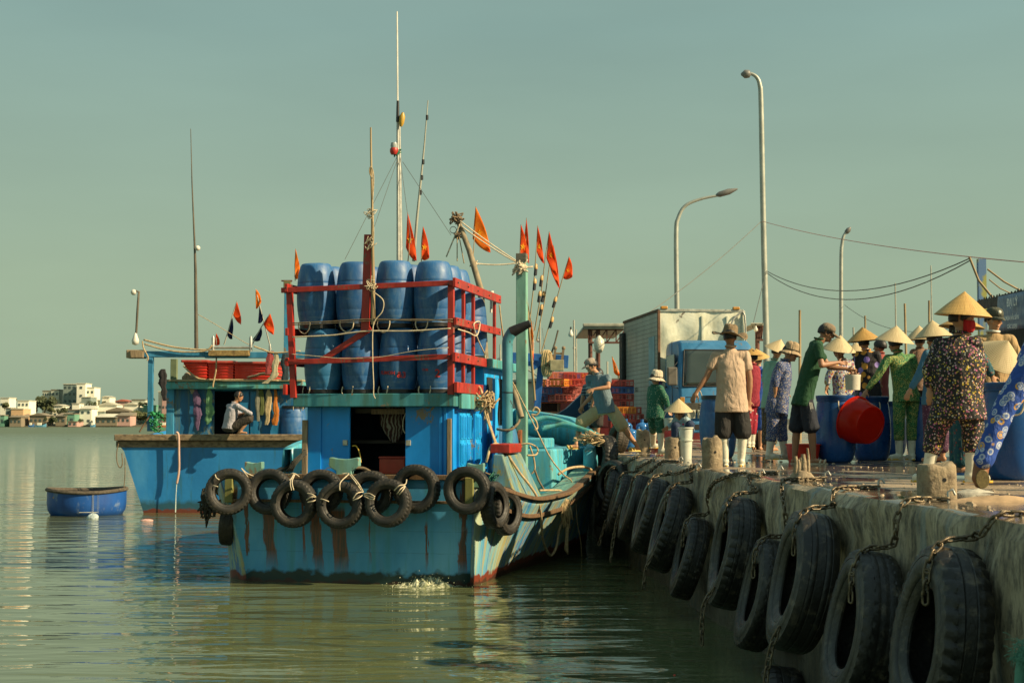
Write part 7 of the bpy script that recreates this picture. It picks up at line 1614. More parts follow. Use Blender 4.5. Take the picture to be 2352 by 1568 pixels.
def person(crop, D, phi, J, label, top, bottom, hat=None, sleeve=.5, leg=.9, boots=False, skinm=None, big=1.0, look=None, foot='bare', footm=None, hem=.08, z_off=0, footdirs=None, tophem=None, sole=None, mask=None, hatup=None, hatdr=0, glove=None, scale=1.0, collar=True, colm=None):
    kpx = D/F; ph = rad(phi); f = Vector((math.sin(ph), math.cos(ph), 0)); r = Vector((math.cos(ph), -math.sin(ph), 0)); Z = Vector((0, 0, 1))
    def pt(name, side=0, hw=0):
        v = J[name]; px, py = crop(v[0], v[1]); dd = (v[2] if len(v) > 2 else 0)+r.y*hw*side; p = W(px, py, D); return Vector((p.x*(D+dd)/D, D+dd, H+(p.z-H)*(D+dd)/D+z_off))
    Hh = pt('H'); N = pt('N'); S = {}; E = {}; Wr = {}; P = {}; K = {}; A = {}
    for s, n in ((1, 'R'), (-1, 'L')):
        S[s] = pt('S'+n, s, .17); E[s] = pt('E'+n, s, .19); Wr[s] = pt('W'+n, s, .16); P[s] = pt('P'+n, s, .085); K[s] = pt('K'+n, s, .09); A[s] = pt('A'+n, s, .09)
    gz = min(A[1].z, A[-1].z)
    loc = Vector(((P[1].x+P[-1].x)/2, (P[1].y+P[-1].y)/2, gz-.08)); t = empty('person', loc, label, 'person', 'people at the harbour'); skm = skinm or SK
    for s in (1, -1): S[s] = S[s]-Z*.028
    pc = (P[1]+P[-1])/2; sc_ = (S[1]+S[-1])/2; lk = Vector(look).normalized() if look else f
    # ---- body
    mb = MB(); up = (Hh-N).normalized(); hu = (Z*.75+up*.35-lk*0).normalized(); hu = (hu-lk*hu.dot(lk)*.3).normalized(); hs = lk.cross(hu).normalized(); hf = hu.cross(hs).normalized()
    Rm = Matrix((hs, hf, hu)).transposed(); B_ = scale
    mb.ball(Hh+hu*.02, Vector((.076, .094, .108))*B_, 20, 14, Rm); mb.ball(Hh+hf*.022-hu*.052, Vector((.054, .066, .062))*B_, 16, 10, Rm)
    mb.ball(Hh+hf*.098-hu*.022, (.013, .020, .016), 8, 6, Rm); caps(mb, Hh+hf*.088+hu*.012, Hh+hf*.105-hu*.018, .007, .011, 8, 3)
    mb.ball(Hh+hf*.086-hu*.062, (.024, .012, .008), 8, 6, Rm); mb.ball(Hh+hf*.074-hu*.090, (.020, .018, .014), 8, 6, Rm); mb.ball(Hh+hf*.086+hu*.030, (.040, .012, .008), 8, 6, Rm)
    for s in (-1, 1): mb.ball(Hh+hs*s*.077-hf*.005-hu*.01, (.010, .018, .030), 8, 6, Rm); mb.ball(Hh+hs*s*.045+hf*.058-hu*.028, (.022, .022, .018), 8, 6, Rm)
    caps(mb, sc_.lerp(N, .4), Hh-hu*.05, .062, .050)
    # torso core
    sp_ = sc_-pc; cs = [pc-sp_.normalized()*.06, pc, pc+sp_*.3, pc+sp_*.6, pc+sp_*.88, sc_+sp_.normalized()*.02]; hw = max(.12, (S[1]-S[-1]).length/2)
    fr = (f-sp_.normalized()*f.dot(sp_.normalized())).normalized(); rr_ = r
    loft(mb, cs, [(.10*big, .07*big), (.145*big, .10*big), (.125*big, .092*big), (.145*big, .10*big), (.15*big, .09*big), (.09, .06)], rr_, fr)
    for s in (1, -1):
        caps(mb, S[s], E[s], .048, .040); caps(mb, E[s], E[s].lerp(Wr[s], .35), .039, .040); caps(mb, E[s].lerp(Wr[s], .35), Wr[s], .040, .025); caps(mb, sc_.lerp(S[s], .3), S[s], .058, .052)
        mb.ball(S[s], .053, 12, 8)
        caps(mb, P[s], K[s], .082*big, .054); caps(mb, K[s], K[s].lerp(A[s], .35), .052, .056); caps(mb, K[s].lerp(A[s], .35), A[s], .056, .034)
        fd = Vector((*footdirs[s], 0)).normalized() if footdirs and footdirs.get(s) else f
        if not boots and foot != 'none': caps(mb, A[s]-Z*.035, A[s]-Z*.052+fd*.15, .036, .026); caps(mb, A[s]-Z*.045-fd*.03, A[s]-Z*.05, .032, .034)
        # hand
        d = (Wr[s]-E[s]).normalized(); d = (d+Vector((0, 0, -.25))).normalized(); hn = d.cross(Vector((0, 1, 0)) if abs(d.y) < .8 else Z).normalized(); hn = (hn*.6+d.cross(hn)*.8*s).normalized(); wd = d.cross(hn).normalized()
        Rh = Matrix((wd, hn, d)).transposed(); pc_ = Wr[s]+d*.052; mb.ball(pc_, (.040, .018, .052), 12, 8, Rh); caps(mb, Wr[s], pc_, .026, .024)
        for q_ in range(4):
            o_ = (q_-1.5)*.0205; L_ = (.068, .078, .073, .058)[q_]; a = pc_+d*.040+wd*o_; b = a+(d+wd*o_*2.5+hn*.25).normalized()*L_*.5; c = b+(d*.75+wd*o_*2+hn*.75).normalized()*L_*.5; caps(mb, a, b, .0092, .0085, 8, 2); caps(mb, b, c, .0085, .0065, 8, 2)
        a = pc_-wd*.030*s-d*.015; b = a+(-wd*s*.8+d*.6+hn*.3).normalized()*.036; caps(mb, a, b, .012, .010, 8, 2); caps(mb, b, b+(d+hn*.4-wd*s*.2).normalized()*.028, .010, .0075, 8, 2)
    bo = build(mb, 'body', skm, t, fix=False); melt(bo, .0085, 3)
    # ---- top
    if top:
        m = MB(); hemz = tophem if tophem is not None else .06; hwp = (P[1]-P[-1]).length/2+.108*big
        cs2 = [pc-sp_.normalized()*hemz, pc-sp_.normalized()*hemz*.3, pc+sp_*.25, pc+sp_*.55, pc+sp_*.85, sc_+sp_.normalized()*.035, sc_.lerp(N, .5)+sp_.normalized()*.02]
        loft(m, cs2, [(max(.178*big, hwp), .138*big), (max(.172*big, hwp*.98), .134*big), (max(.155*big, hwp*.88), .124*big), (.172*big, .128*big), (max(.165*big, hw*.88), .112*big), (.115, .080), (.066, .066)], rr_, fr, 24)
        for s in (1, -1):
            caps(m, sc_.lerp(S[s], .45)-Z*.005, S[s]+Z*.006, .072, .066); e1 = min(1, sleeve*2); pE = S[s].lerp(E[s], e1)
            caps(m, S[s], pE, .066, .062 if sleeve <= .5 else .056, 14, 2 if sleeve <= .5 else 4)
            if sleeve > .5: caps(m, E[s], E[s].lerp(Wr[s], (sleeve-.5)*2), .056, .044, 14, 2)
        o = build(m, 'shirt', top, t, fix=False); melt(o, .012, 3, .014, .07)
        if collar:
            m = MB(); u_ = (N-sc_).normalized(); c0 = sc_.lerp(N, .75)+Z*.012
            m.tube([c0+rr_*(.064*math.cos(a))+fr*(.064*math.sin(a))+u_*(.018*math.sin(a*2)*.3) for a in [i*2*math.pi/18 for i in range(18)]], .014, 7, closed=True); build(m, 'collar', colm or top, t, smooth=180)
    if bottom:
        m = MB(); cs3 = [pc+sp_.normalized()*.06, pc, pc-sp_.normalized()*.05, (P[1]+P[-1])/2-Z*.08]
        if leg > 0: loft(m, cs3, [(.148*big, .112*big), (.165*big, .128*big), (.165*big, .130*big), (.12*big, .10*big)], rr_, fr)
        for s in (1, -1):
            w1, w2 = .098*big, (.110 if leg <= .55 else .082)*(.5+.5*big)
            if leg <= .5: caps(m, P[s], P[s].lerp(K[s], leg*2), w1, w2+.004, 16, 2)
            else: caps(m, P[s], K[s], w1, w2, 16); caps(m, K[s], K[s].lerp(A[s], (leg-.5)*2), w2, w2*.90, 16, 2)
        o = build(m, 'trousers', bottom, t, fix=False); melt(o, .012, 3, .013, .07)
    for s in (1, -1):
        fd = Vector((*footdirs[s], 0)).normalized() if footdirs and footdirs.get(s) else f; sh = (K[s]-A[s]).normalized(); sd_ = fd.cross(Z)
        if boots:
            m = MB(); b0 = A[s]+sh*.30*(1 if not isinstance(boots, float) else boots)
            caps(m, b0, A[s]+sh*.02, .066, .050, 16, 2); caps(m, A[s]-Z*.02-fd*.01, A[s]-Z*.045+fd*.03, .052, .048, 14); caps(m, A[s]-Z*.035+fd*.02, A[s]-Z*.045+fd*.135, .046, .038, 14); m.box(A[s]-Z*.075+fd*.05, (.07, .22, .02), Matrix((sd_, fd, Z)).transposed())
            o = build(m, 'boot', boots if isinstance(boots, bpy.types.Material) else BOOT, t, fix=False); melt(o, .010, 3)
            m = MB(); c = A[s]-Z*.088+fd*.06; m.prism([c+sd_*(.042*math.cos(a))*(1 if math.sin(a) > 0 else .85)+fd*(.135*math.sin(a)) for a in [i*2*math.pi/20 for i in range(20)]], (0, 0, .022)); build(m, 'boot_sole', sole or SOLE, o, bevel=.004, smooth=40)
        elif foot == 'slipper':
            m = MB(); c = A[s]-Z*.092+fd*.06; m.prism([c+sd_*(.045*math.cos(a))+fd*(.135*math.sin(a)) for a in [i*2*math.pi/20 for i in range(20)]], (0, 0, .024))
            for q_ in (-.01, .05): m.tube(spline([c+sd_*.043+fd*(.03+q_)+Z*.02, c+sd_*.03+fd*(.045+q_)+Z*.062, c-sd_*.03+fd*(.045+q_)+Z*.062, c-sd_*.043+fd*(.03+q_)+Z*.02], 4), .012, 6)
            build(m, 'slipper', footm, t, smooth=60)
    # ---- face details
    if look or abs(((phi+180) % 360)-180) > 60:
        for s in (-1, 1):
            m = MB(); m.ball(Hh+hs*s*.030+hf*.083+hu*.008, (.011, .008, .005), 8, 6, Rm); build(m, 'eye', DARK, bo, smooth=180)
            m = MB(); m.ball(Hh+hs*s*.031+hf*.088+hu*.026, (.017, .006, .004), 8, 6, Rm); build(m, 'eyebrow', HAIR, bo, smooth=180)
        m = MB(); m.ball(Hh+hf*.094-hu*.062, (.022, .006, .003), 8, 6, Rm); build(m, 'lips', pm('lips', (.25, .07, .05), .5), bo, smooth=180)
    m = MB(); rows = []
    for i in range(9):
        th = math.pi*.62*i/8; rows.append([Hh+Rm @ Vector((.084*math.sin(th)*math.cos(a), .100*math.sin(th)*math.sin(a)-.006-(.02 if math.sin(a) < 0 else -.0), .02+.114*math.cos(th)-(0 if math.sin(a) < .3 else 0)+(.055*max(0, math.sin(a))*(i/8)**2))) for a in [2*math.pi*k/24 for k in range(25)]])
    m.grid(rows); build(m, 'hair', HAIR, t, smooth=180, solid=.008)
    if mask:
        m = MB(); rows = []
        for i in range(7):
            v = i/6; rows.append([Hh+Rm @ Vector((.084*math.sin(a)*(1-.45*v*v), .106*math.cos(a)*(1-.10*v)+.016*(1-abs(math.sin(a)))*math.sin(v*3.1), .0-.105*v)) for a in [-1.35+2.7*k/14 for k in range(15)]])
        m.grid(rows); build(m, 'face_mask', mask, t, smooth=180, solid=.004)
    # ---- hat, a mesh in its own frame
    if hat:
        kind, hm = hat[0], hat[1]; hv = Vector(hatup).normalized() if hatup else hu; m = MB()
        hx = (lk-hv*lk.dot(hv)).normalized(); HR = Matrix((hv.cross(hx)*-1, hx, hv)).transposed()
        if kind == 'cone':
            R_ = hat[2] if len(hat) > 2 else .225; hh = hat[3] if len(hat) > 3 else .165; pr = [(.001, hh)]+[(R_*i/14, hh*(1-i/14)+.006*math.sin(i/14*3.1)) for i in range(1, 15)]+[(R_+.003, -.004), (R_-.004, -.006)]+[(R_*i/8, hh*(1-i/8)-.008) for i in range(7, 0, -1)]+[(.001, hh-.008)]
            m.lathe(pr, 48); zc = .045
        elif kind in ('bucket', 'wide'):
            R_ = .165 if kind == 'bucket' else .235; n = 36; prof = [(.0, .135), (.05, .133), (.082, .118), (.092, .08), (.097, .02), (.100, .0), (.102, -.004)]
            rows = []
            for i in range(n+1):
                a = 2*math.pi*i/n; row = [Vector((x*math.cos(a), x*math.sin(a)*1.08, z+.006*math.sin(5*a+z*40)*(x > .04))) for x, z in prof]
                for u in (.25, .5, .75, 1): dr = (-.055 if kind == 'bucket' else -.012)*u; fl = (.06*u*max(0, math.sin(a+hatdr))**2+.03*u*math.sin(3*a)) if kind == 'wide' else .006*math.sin(4*a)*u; row.append(Vector(((.102+(R_-.102)*u)*math.cos(a), (.108+(R_-.102)*u)*math.sin(a), dr+fl)))
                rows.append(row)
            m.grid(rows); zc = .040
        else: # cap
            prof = [(.0, .125), (.04, .122), (.075, .10), (.090, .06), (.094, .0)]; m.lathe(prof, 28)
            for v in m.v: v.y *= 1.12; v.z *= .88
            rows = []
            for i in range(13):
                a = -.85+1.7*i/12+math.pi/2; rows.append([Vector((.094*math.cos(a), .105*math.sin(a), .002)), Vector((.094*math.cos(a)*1.05, .105*math.sin(a)+.045*math.cos((i/12-.5)*3.0), -.010)), Vector((.090*math.cos(a), .105*math.sin(a)+.095*math.cos((i/12-.5)*3.1), -.036))])
            m.grid(rows); zc = .035
        o = build(m, 'hat', hm, t, smooth=60, solid=.004 if kind != 'cone' else 0, fix=False); me = o.data
        for v in me.vertices: v.co += loc
        o.location = (Hh+hu*zc*1.0)-loc; o.rotation_euler = HR.to_euler()
        if kind in ('bucket', 'wide'):
            mm = MB(); mm.tube([Vector((.103*math.cos(a), .111*math.sin(a), .012)) for a in [i*2*math.pi/24 for i in range(24)]], .009, 6, closed=True); b_ = build(mm, 'hat_band', plain('dark_hat_band', (.06, .05, .03)), t, smooth=180); 
            for v in b_.data.vertices: v.co += loc
            b_.parent = o
        if kind == 'cap' and len(hat) > 2:
            mm = MB(); mm.ball((0, .098, .055), (.022, .012, .02), 12, 8); b_ = build(mm, 'cap_badge', hat[2], t, smooth=180)
            for v in b_.data.vertices: v.co += loc
            b_.parent = o
    return dict(t=t, H=Hh, W=Wr, E=E, S=S, P=P, K=K, A=A, f=f, r=r, pc=pc, sc=sc_, hf=hf, hu=hu, hs=hs)
BOOT = pm('white_rubber_boot', (.66, .63, .50), .35, .12, 6, .1, dirt=(.40, .33, .22), dirt_amt=.2); SOLE = pm('yellow_boot_sole', (.60, .36, .03), .5)
FLORAL = print_mat('black_floral_cotton', (.012, .012, .012), [(.50, .08, .22), (.62, .45, .03), (.55, .55, .50), (.45, .10, .28), (.05, .12, .03), (.62, .42, .02)], 36, .36, layers=2, clump=7, cover=.72)
GRNPAT = print_mat('green_gold_print', (.015, .11, .03), [(.42, .38, .08), (.50, .45, .14), (.04, .22, .08), (.06, .28, .09)], 60, .42, layers=2, clump=6)
GRNDOT = print_mat('dark_green_dotted', (.012, .11, .06), [(.38, .42, .28), (.30, .40, .25)], 34, .26)
BLUFL = print_mat('blue_grey_floral', (.045, .075, .20), [(.42, .38, .30), (.50, .36, .20), (.35, .38, .42)], 42, .30, layers=2)
BLKFL = print_mat('black_big_flower_print', (.012, .010, .012), [(.62, .30, .04), (.25, .16, .50), (.62, .30, .05), (.30, .22, .55)], 8.5, .50, cover=.8)
WHTFL = print_mat('white_multicolour_print', (.50, .48, .45), [(.35, .03, .04), (.04, .06, .22), (.60, .42, .05), (.03, .04, .20)], 26, .45, layers=2)
DAISY = print_mat('blue_daisy_print', (.015, .07, .36), [(.45, .50, .62), (.40, .47, .62), (.48, .52, .60), (.62, .34, .05)], 15, .52, ring=(.10, .18, .45))
PURP = print_mat('purple_polka_print', (.07, .015, .05), [(.45, .32, .38)], 44, .20)
TEALP = print_mat('dark_teal_print', (.01, .08, .10), [(.18, .05, .04), (.03, .13, .10), (.12, .14, .10)], 26, .35)
BRNDOT = print_mat('brown_dotted_print', (.22, .12, .07), [(.45, .36, .28)], 50, .22)
LILACP = print_mat('pale_blue_red_flower', (.30, .42, .46), [(.45, .03, .08), (.30, .42, .46), (.30, .42, .46)], 14, .30)
DKFL = print_mat('dark_gold_floral', (.03, .03, .03), [(.35, .28, .12), (.10, .10, .10)], 60, .4)
STRIPE = NT('grey_striped_jersey', .85); _z = STRIPE.xyz()[2]; _s = STRIPE.math('SINE', STRIPE.math('MULTIPLY', _z, 110.0)); STRIPE.color(STRIPE.ramp(_s, [(.45, (.03, .035, .05)), (.6, (.22, .24, .26))])); STRIPE = STRIPE.mat
KHAKI = plain('khaki_cotton', (.46, .37, .20)); TANS = plain('tan_polo_cotton', (.52, .38, .27)); GREYB = plain('slate_blue_cotton', (.13, .19, .22)); DKGRN = plain('bottle_green_cotton', (.007, .06, .02)); NAVY = plain('navy_shorts_cloth', (.012, .016, .028)); BLKS = plain('black_shorts_cloth', (.018, .017, .016))
# 1 leaping man
m1 = person(CA, 25.2, 238, dict(H=(292, 652), N=(345, 705), SL=(448, 748, -.02), EL=(452, 850, -.16), WL=(318, 868, -.22), SR=(268, 752), ER=(295, 932), WR=(215, 1018), PL=(480, 1055), KL=(580, 1215), AL=(722, 1400, .1), PR=(370, 1060), KR=(196, 1182), AR=(150, 1380, -.25)),
  'man in slate T-shirt, khaki shorts and grey cap striding from boat to quay', GREYB, KHAKI, hat=('cap', plain('grey_cap_cloth', (.36, .30, .24)), pm('red_badge', (.5, .02, .02), .6)), big=1.14, scale=1.06, sleeve=.22, leg=.50, look=(-.8, -.25, -.5), foot='slipper', footm=pm('yellow_slipper', (.60, .42, .12), .5), footdirs={-1: (-.8, -.5), 1: (-1, -.2)}, tophem=.05)
vs, fs = text_faces('OYSTER', .05); mb = MB(); c = m1['sc']-Vector((.04, 0, .17))+m1['f']*.165; mb.add([c-m1['r']*v.x*.9+Vector((0, 0, v.y)) for v in vs], fs); build(mb, 'shirt_lettering', pm('pale_shirt_print', (.35, .38, .36), .8), m1['t'], fix=False)
# 2 man in striped shirt behind
person(CA, 27.2, 290, dict(H=(345, 735), N=(345, 790), SL=(330, 830), EL=(320, 930), WL=(300, 1010), SR=(240, 840), ER=(212, 950), WR=(200, 1030), PL=(360, 1060), KL=(350, 1190), AL=(345, 1330), PR=(320, 1060), KR=(310, 1190), AR=(305, 1330)),
  'person in a dark striped shirt bending behind the leaping man', STRIPE, plain('dark_shorts', (.03, .025, .02)), sleeve=.3, leg=.5, skinm=SK2)
# 3 woman in green pyjamas
w3 = person(CA, 24.8, 55, dict(H=(900, 782), N=(885, 825), SR=(935, 850), ER=(985, 950), WR=(1010, 1035), SL=(850, 855), EL=(835, 960), WL=(870, 1040), PR=(925, 1080), KR=(935, 1215), AR=(945, 1425), PL=(858, 1080), KL=(870, 1210), AL=(868, 1375, .4)),
  'woman in dark green dotted pyjamas and cream sun hat carrying a white bucket', GRNDOT, GRNDOT, hat=('bucket', plain('cream_hat_cloth', (.60, .52, .38))), sleeve=.97, leg=.62, boots=True, tophem=.12, mask=plain('purple_mask_cloth', (.06, .05, .20)), look=(.9, .3, -.2), footdirs={1: (.8, -.3), -1: (.9, .2)})
bp_ = w3['W'][1]+Vector((.03, 0, -.10)); t = empty('bucket', bp_-Vector((0, 0, .30)), 'white bucket hanging from the hand of the woman in green pyjamas', 'bucket', 'buckets and tubs on the quay')
mb = MB(); b = bp_-Vector((0, 0, .30)); mb.lathe([(0, 0), (.095, 0), (.118, .19), (.126, .19), (.126, .21), (.112, .21), (.09, .01), (0, .01)], 26, Matrix.Translation(b)); build(mb, 'tub_body', WP, t, smooth=40)
mb = MB(); mb.tube(spline([b+Vector((-.12, 0, .19)), b+Vector((-.07, 0, .30)), bp_+Vector((0, 0, .02)), b+Vector((.07, 0, .30)), b+Vector((.12, 0, .19))], 4), .005, 6); build(mb, 'wire_handle', STEEL, t, smooth=60)
# 4 seated woman
person(CA, 24.2, 200, dict(H=(1112, 1095), N=(1130, 1125), SR=(1085, 1140), ER=(1060, 1195), WR=(1015, 1215), SL=(1175, 1145), EL=(1185, 1200), WL=(1110, 1225), PR=(1130, 1240, .25), KR=(1080, 1215, -.1), AR=(1080, 1330, -.1), PL=(1185, 1240, .25), KL=(1215, 1200, -.1), AL=(1200, 1330, -.1)),
  'seated woman in a conical hat and pale flowered blouse behind the white buckets', LILACP, plain('dark_blue_trousers', (.02, .04, .09)), hat=('cone', STR[1], .245, .215), sleeve=.95, leg=.95, look=(-.3, -1, -.6), scale=.95, hatup=(.0, -.12, 1))
# 5 tan-shirted man
person(CBc, 18.5, 5, dict(H=(445, 298), N=(452, 358), SR=(585, 440), ER=(622, 670), WR=(618, 850), SL=(315, 445), EL=(238, 645), WL=(148, 780), PR=(530, 895), KR=(560, 1140), AR=(545, 1385), PL=(390, 895), KL=(385, 1140), AL=(400, 1385)),
  'man in tan polo shirt, black shorts and wide brown sun hat, seen from behind', TANS, BLKS, hat=('wide', plain('brown_hat_cloth', (.22, .155, .085))), hatdr=.6, sleeve=.27, leg=.53, boots=True, skinm=SK2, tophem=.10, big=1.12, hatup=(.18, 0, 1), footdirs={1: (.3, 1), -1: (-.2, 1)})
# 6 blue-white shirt
person(CBc, 28.5, 20, dict(H=(693, 505), N=(700, 552), SR=(745, 590), ER=(765, 690), WR=(745, 770), SL=(660, 595), EL=(640, 700), WL=(640, 800), PR=(722, 905), KR=(718, 1090), AR=(715, 1265), PL=(672, 905), KL=(665, 1090), AL=(655, 1265)),
  'bare-legged person in blue and white sportswear half hidden behind the tan-shirted man', NT('blue_white_jersey', .8).color((.02, .08, .38)).mat, plain('bright_blue_shorts', (.02, .08, .36)), hat=('cone', STR[0], .24, .21), sleeve=.28, leg=.5, hatup=(-.2, -.15, 1))
# 7 mint shirt
person(CBc, 27, 40, dict(H=(862, 430), N=(845, 480), SR=(885, 525), ER=(905, 660), WR=(890, 790), SL=(775, 525), EL=(752, 680), WL=(752, 820), PR=(840, 880), KR=(835, 1070), AR=(830, 1270), PL=(770, 880), KL=(765, 1070), AL=(760, 1270)),
  'person in a mint shirt and pale conical hat just behind the blue-flowered dress', plain('mint_shirt_cotton', (.22, .42, .33)), DKFL, hat=('cone', STR[1], .245, .225), sleeve=.5, leg=.9, hatup=(.35, -.25, 1), tophem=.1)
# 8 blue floral woman
person(CBc, 20.6, 75, dict(H=(985, 440), N=(945, 490), SR=(890, 535), ER=(845, 680), WR=(850, 790), SL=(950, 520), EL=(960, 660), WL=(950, 780), PR=(835, 880), KR=(825, 1080), AR=(795, 1330), PL=(905, 880), KL=(900, 1080), AL=(930, 1330)),
  'woman in a blue flowered outfit, tan bucket hat and white boots walking right', BLUFL, BLUFL, hat=('bucket', plain('tan_hat_cloth', (.40, .29, .17))), sleeve=.70, leg=.74, boots=True, big=1.12, tophem=.16, look=(.9, -.15, -.3), footdirs={1: (1, -.2), -1: (1, 0)})
# 9 green-shirted man
m9 = person(CBc, 19.5, 80, dict(H=(1305, 262), N=(1248, 300), SR=(1235, 365, -.02), ER=(1262, 545, -.1), WR=(1405, 520, .0), SL=(1190, 350), EL=(1330, 560), WL=(1480, 575), PR=(1120, 850), KR=(1170, 1100), AR=(1190, 1370), PL=(1070, 850), KL=(1040, 1100), AL=(1020, 1370)),
  'lean man in bottle green shirt, striped navy shorts and cap leaning over a blue drum', DKGRN, NAVY, hat=('cap', plain('olive_cap_cloth', (.24, .18, .12))), sleeve=.30, leg=.50, skinm=SK2, look=(.85, -.15, -.45), tophem=.10, foot='slipper', footm=pm('pale_slipper', (.5, .42, .3), .6), footdirs={1: (1, -.3), -1: (.6, -.8)})
for k in range(3):
    mb = MB(); a = m9['P'][1]; b = m9['K'][1]; xo = .055-.018*k; mb.tube([a.lerp(b, u)+Vector((xo, -math.sqrt(max(0, (.098-.012*u)**2-xo*xo))-.006, 0)) for u in (.1, .3, .5, .75, .98)], .0045, 6); build(mb, 'shorts_stripe', WHITEP, m9['t'], smooth=60)
# 10 white floral bending
person(CBc, 22.2, 150, dict(H=(1418, 432), N=(1450, 480), SR=(1365, 545), ER=(1320, 650), WR=(1310, 720), SL=(1515, 520), EL=(1545, 640), WL=(1480, 720), PR=(1420, 830), KR=(1420, 1060), AR=(1420, 1290), PL=(1510, 830), KL=(1510, 1060), AL=(1510, 1290)),
  'woman in a white multicolour flowered blouse and straw hat behind the green-shirted man', WHTFL, plain('dark_red_trousers', (.22, .02, .03)), hat=('cone', STR[1], .265, .235), sleeve=.9, leg=.95, look=(-.3, -.8, -.6), hatup=(.1, -.2, 1), big=1.1)
# 11 black flowered
person(CBc, 22.8, 20, dict(H=(1640, 352), N=(1655, 398), SR=(1755, 440), ER=(1790, 590), WR=(1780, 700), SL=(1590, 445), EL=(1578, 600), WL=(1590, 700), PR=(1740, 800), KR=(1740, 1030), AR=(1740, 1280), PL=(1640, 800), KL=(1640, 1030), AL=(1640, 1280)),
  'woman in a black blouse with big orange and purple flowers and amber conical hat', BLKFL, plain('black_trousers', (.02, .02, .02)), hat=('cone', STR[2], .275, .225), sleeve=.6, leg=.95, big=1.05)
# 12 green patterned holding the basin
w12 = person(CC, 20.6, 330, dict(H=(398, 468), N=(412, 502), SR=(520, 555), ER=(560, 680), WR=(520, 780, .2), SL=(345, 560), EL=(270, 700), WL=(195, 800), PR=(530, 840), KR=(525, 1000), AR=(522, 1262), PL=(435, 840), KL=(428, 1000), AL=(430, 1262)),
  'woman in green and gold patterned pyjamas and white boots holding the red basin', GRNPAT, GRNPAT, hat=('cone', STR[1], .28, .235), sleeve=.93, leg=.78, boots=True, big=1.08, tophem=.10, hatup=(.12, -.1, 1), footdirs={1: (-.2, 1), -1: (-.9, -.3)})
# 13 behind
person(CC, 25.5, 0, dict(H=(578, 450), N=(580, 485), SR=(625, 515), ER=(640, 620), WR=(640, 720), SL=(530, 515), EL=(520, 620), WL=(520, 720), PR=(600, 780), KR=(600, 950), AR=(600, 1130), PL=(550, 780), KL=(550, 950), AL=(550, 1130)),
  'person in a brown dotted blouse and pale pointed hat, farthest back among the hats', BRNDOT, plain('black_trousers', (0, 0, 0)), hat=('cone', STR[1], .265, .255), sleeve=.9, leg=.95)
# 14 blue sleeve, purple polka trousers
person(CC, 18.2, 340, dict(H=(680, 435), N=(690, 478), SR=(770, 520), ER=(790, 660), WR=(790, 780), SL=(635, 525), EL=(575, 690), WL=(512, 790), PR=(740, 850), KR=(750, 1060), AR=(745, 1270), PL=(650, 850), KL=(650, 1060), AL=(655, 1275)),
  'woman with a blue sleeve and purple polka-dot trousers beside the big floral woman', plain('steel_blue_cotton', (.05, .16, .26)), PURP, hat=('cone', STR[1], .235, .215), sleeve=.93, leg=.90, skinm=SK, tophem=.1)
# 15 big floral woman
person(CC, 12.9, 25, dict(H=(890, 292), N=(880, 362), SR=(985, 440), ER=(1020, 640, .1), WR=(1000, 800, .25), SL=(720, 450), EL=(640, 650), WL=(650, 790), PR=(935, 910), KR=(965, 1060), AR=(950, 1400), PL=(780, 910), KL=(700, 1075), AL=(635, 1400)),
  'heavy woman in black floral pyjamas, large straw cone hat and red mask', FLORAL, FLORAL, hat=('cone', STR[0], .252, .22), sleeve=.90, leg=.73, boots=True, big=1.42, tophem=.13, mask=plain('red_mask_cloth', (.50, .01, .015)), look=(.80, -.42, -.2), hatup=(.07, -.05, 1), footdirs={1: (1, -.1), -1: (-.5, .8)}, scale=1.05)
# 16 khaki man
person(CC, 15.6, 190, dict(H=(1118, 292), N=(1110, 362), SR=(1000, 425), ER=(975, 560), WR=(985, 680), SL=(1235, 420), EL=(1285, 540), WL=(1230, 680), PR=(1060, 800), KR=(1060, 1100), AR=(1060, 1370), PL=(1160, 800), KL=(1160, 1100), AL=(1160, 1370)),
  'man in a khaki shirt with white collar and black cap facing the camera', plain('khaki_shirt_cotton', (.42, .28, .13)), plain('dark_trousers', (.03, .03, .03)), hat=('cap', plain('black_green_cap', (.07, .075, .05)), WHITEP), sleeve=.95, leg=.95, skinm=SK, look=(.25, -1, -.25), tophem=.1, big=1.05, colm=WHITEP)
# 17 teal-sleeved behind, and the one bending beneath a tilted hat
person(CC, 14.6, 60, dict(H=(880, 372), N=(885, 415), SR=(960, 460), ER=(1050, 600), WR=(1100, 690), SL=(820, 460), EL=(830, 600), WL=(900, 700), PR=(880, 880), KR=(880, 1100), AR=(880, 1350), PL=(840, 880), KL=(850, 1100), AL=(845, 1350)),
  'teal-sleeved person in a conical hat mostly hidden behind the floral woman, reaching into a drum', TEALP, TEALP, hat=('cone', STR[2], .225, .12), sleeve=.95, leg=.95, foot='slipper', footm=pm('blue_slipper', (.02, .12, .35), .5), look=(.9, .1, -.4), footdirs={1: (1, -.2), -1: (1, -.2)})
person(CC, 15.1, 100, dict(H=(1140, 590), N=(1100, 650), SR=(1060, 700), ER=(1080, 780), WR=(1120, 800), SL=(1120, 700), EL=(1140, 780), WL=(1160, 800), PR=(1110, 900), KR=(1150, 1080), AR=(1150, 1320), PL=(1160, 900), KL=(1200, 1080), AL=(1200, 1320)),
  'person bending behind a blue drum, only a tilted pale straw hat showing clearly', plain('khaki_work_shirt', (.36, .24, .11)), plain('dark_trousers', (0, 0, 0)), hat=('cone', STR[1], .262, .235), sleeve=.9, leg=.95, look=(.8, -.2, -.8), hatup=(.22, -.62, .70), big=.8)
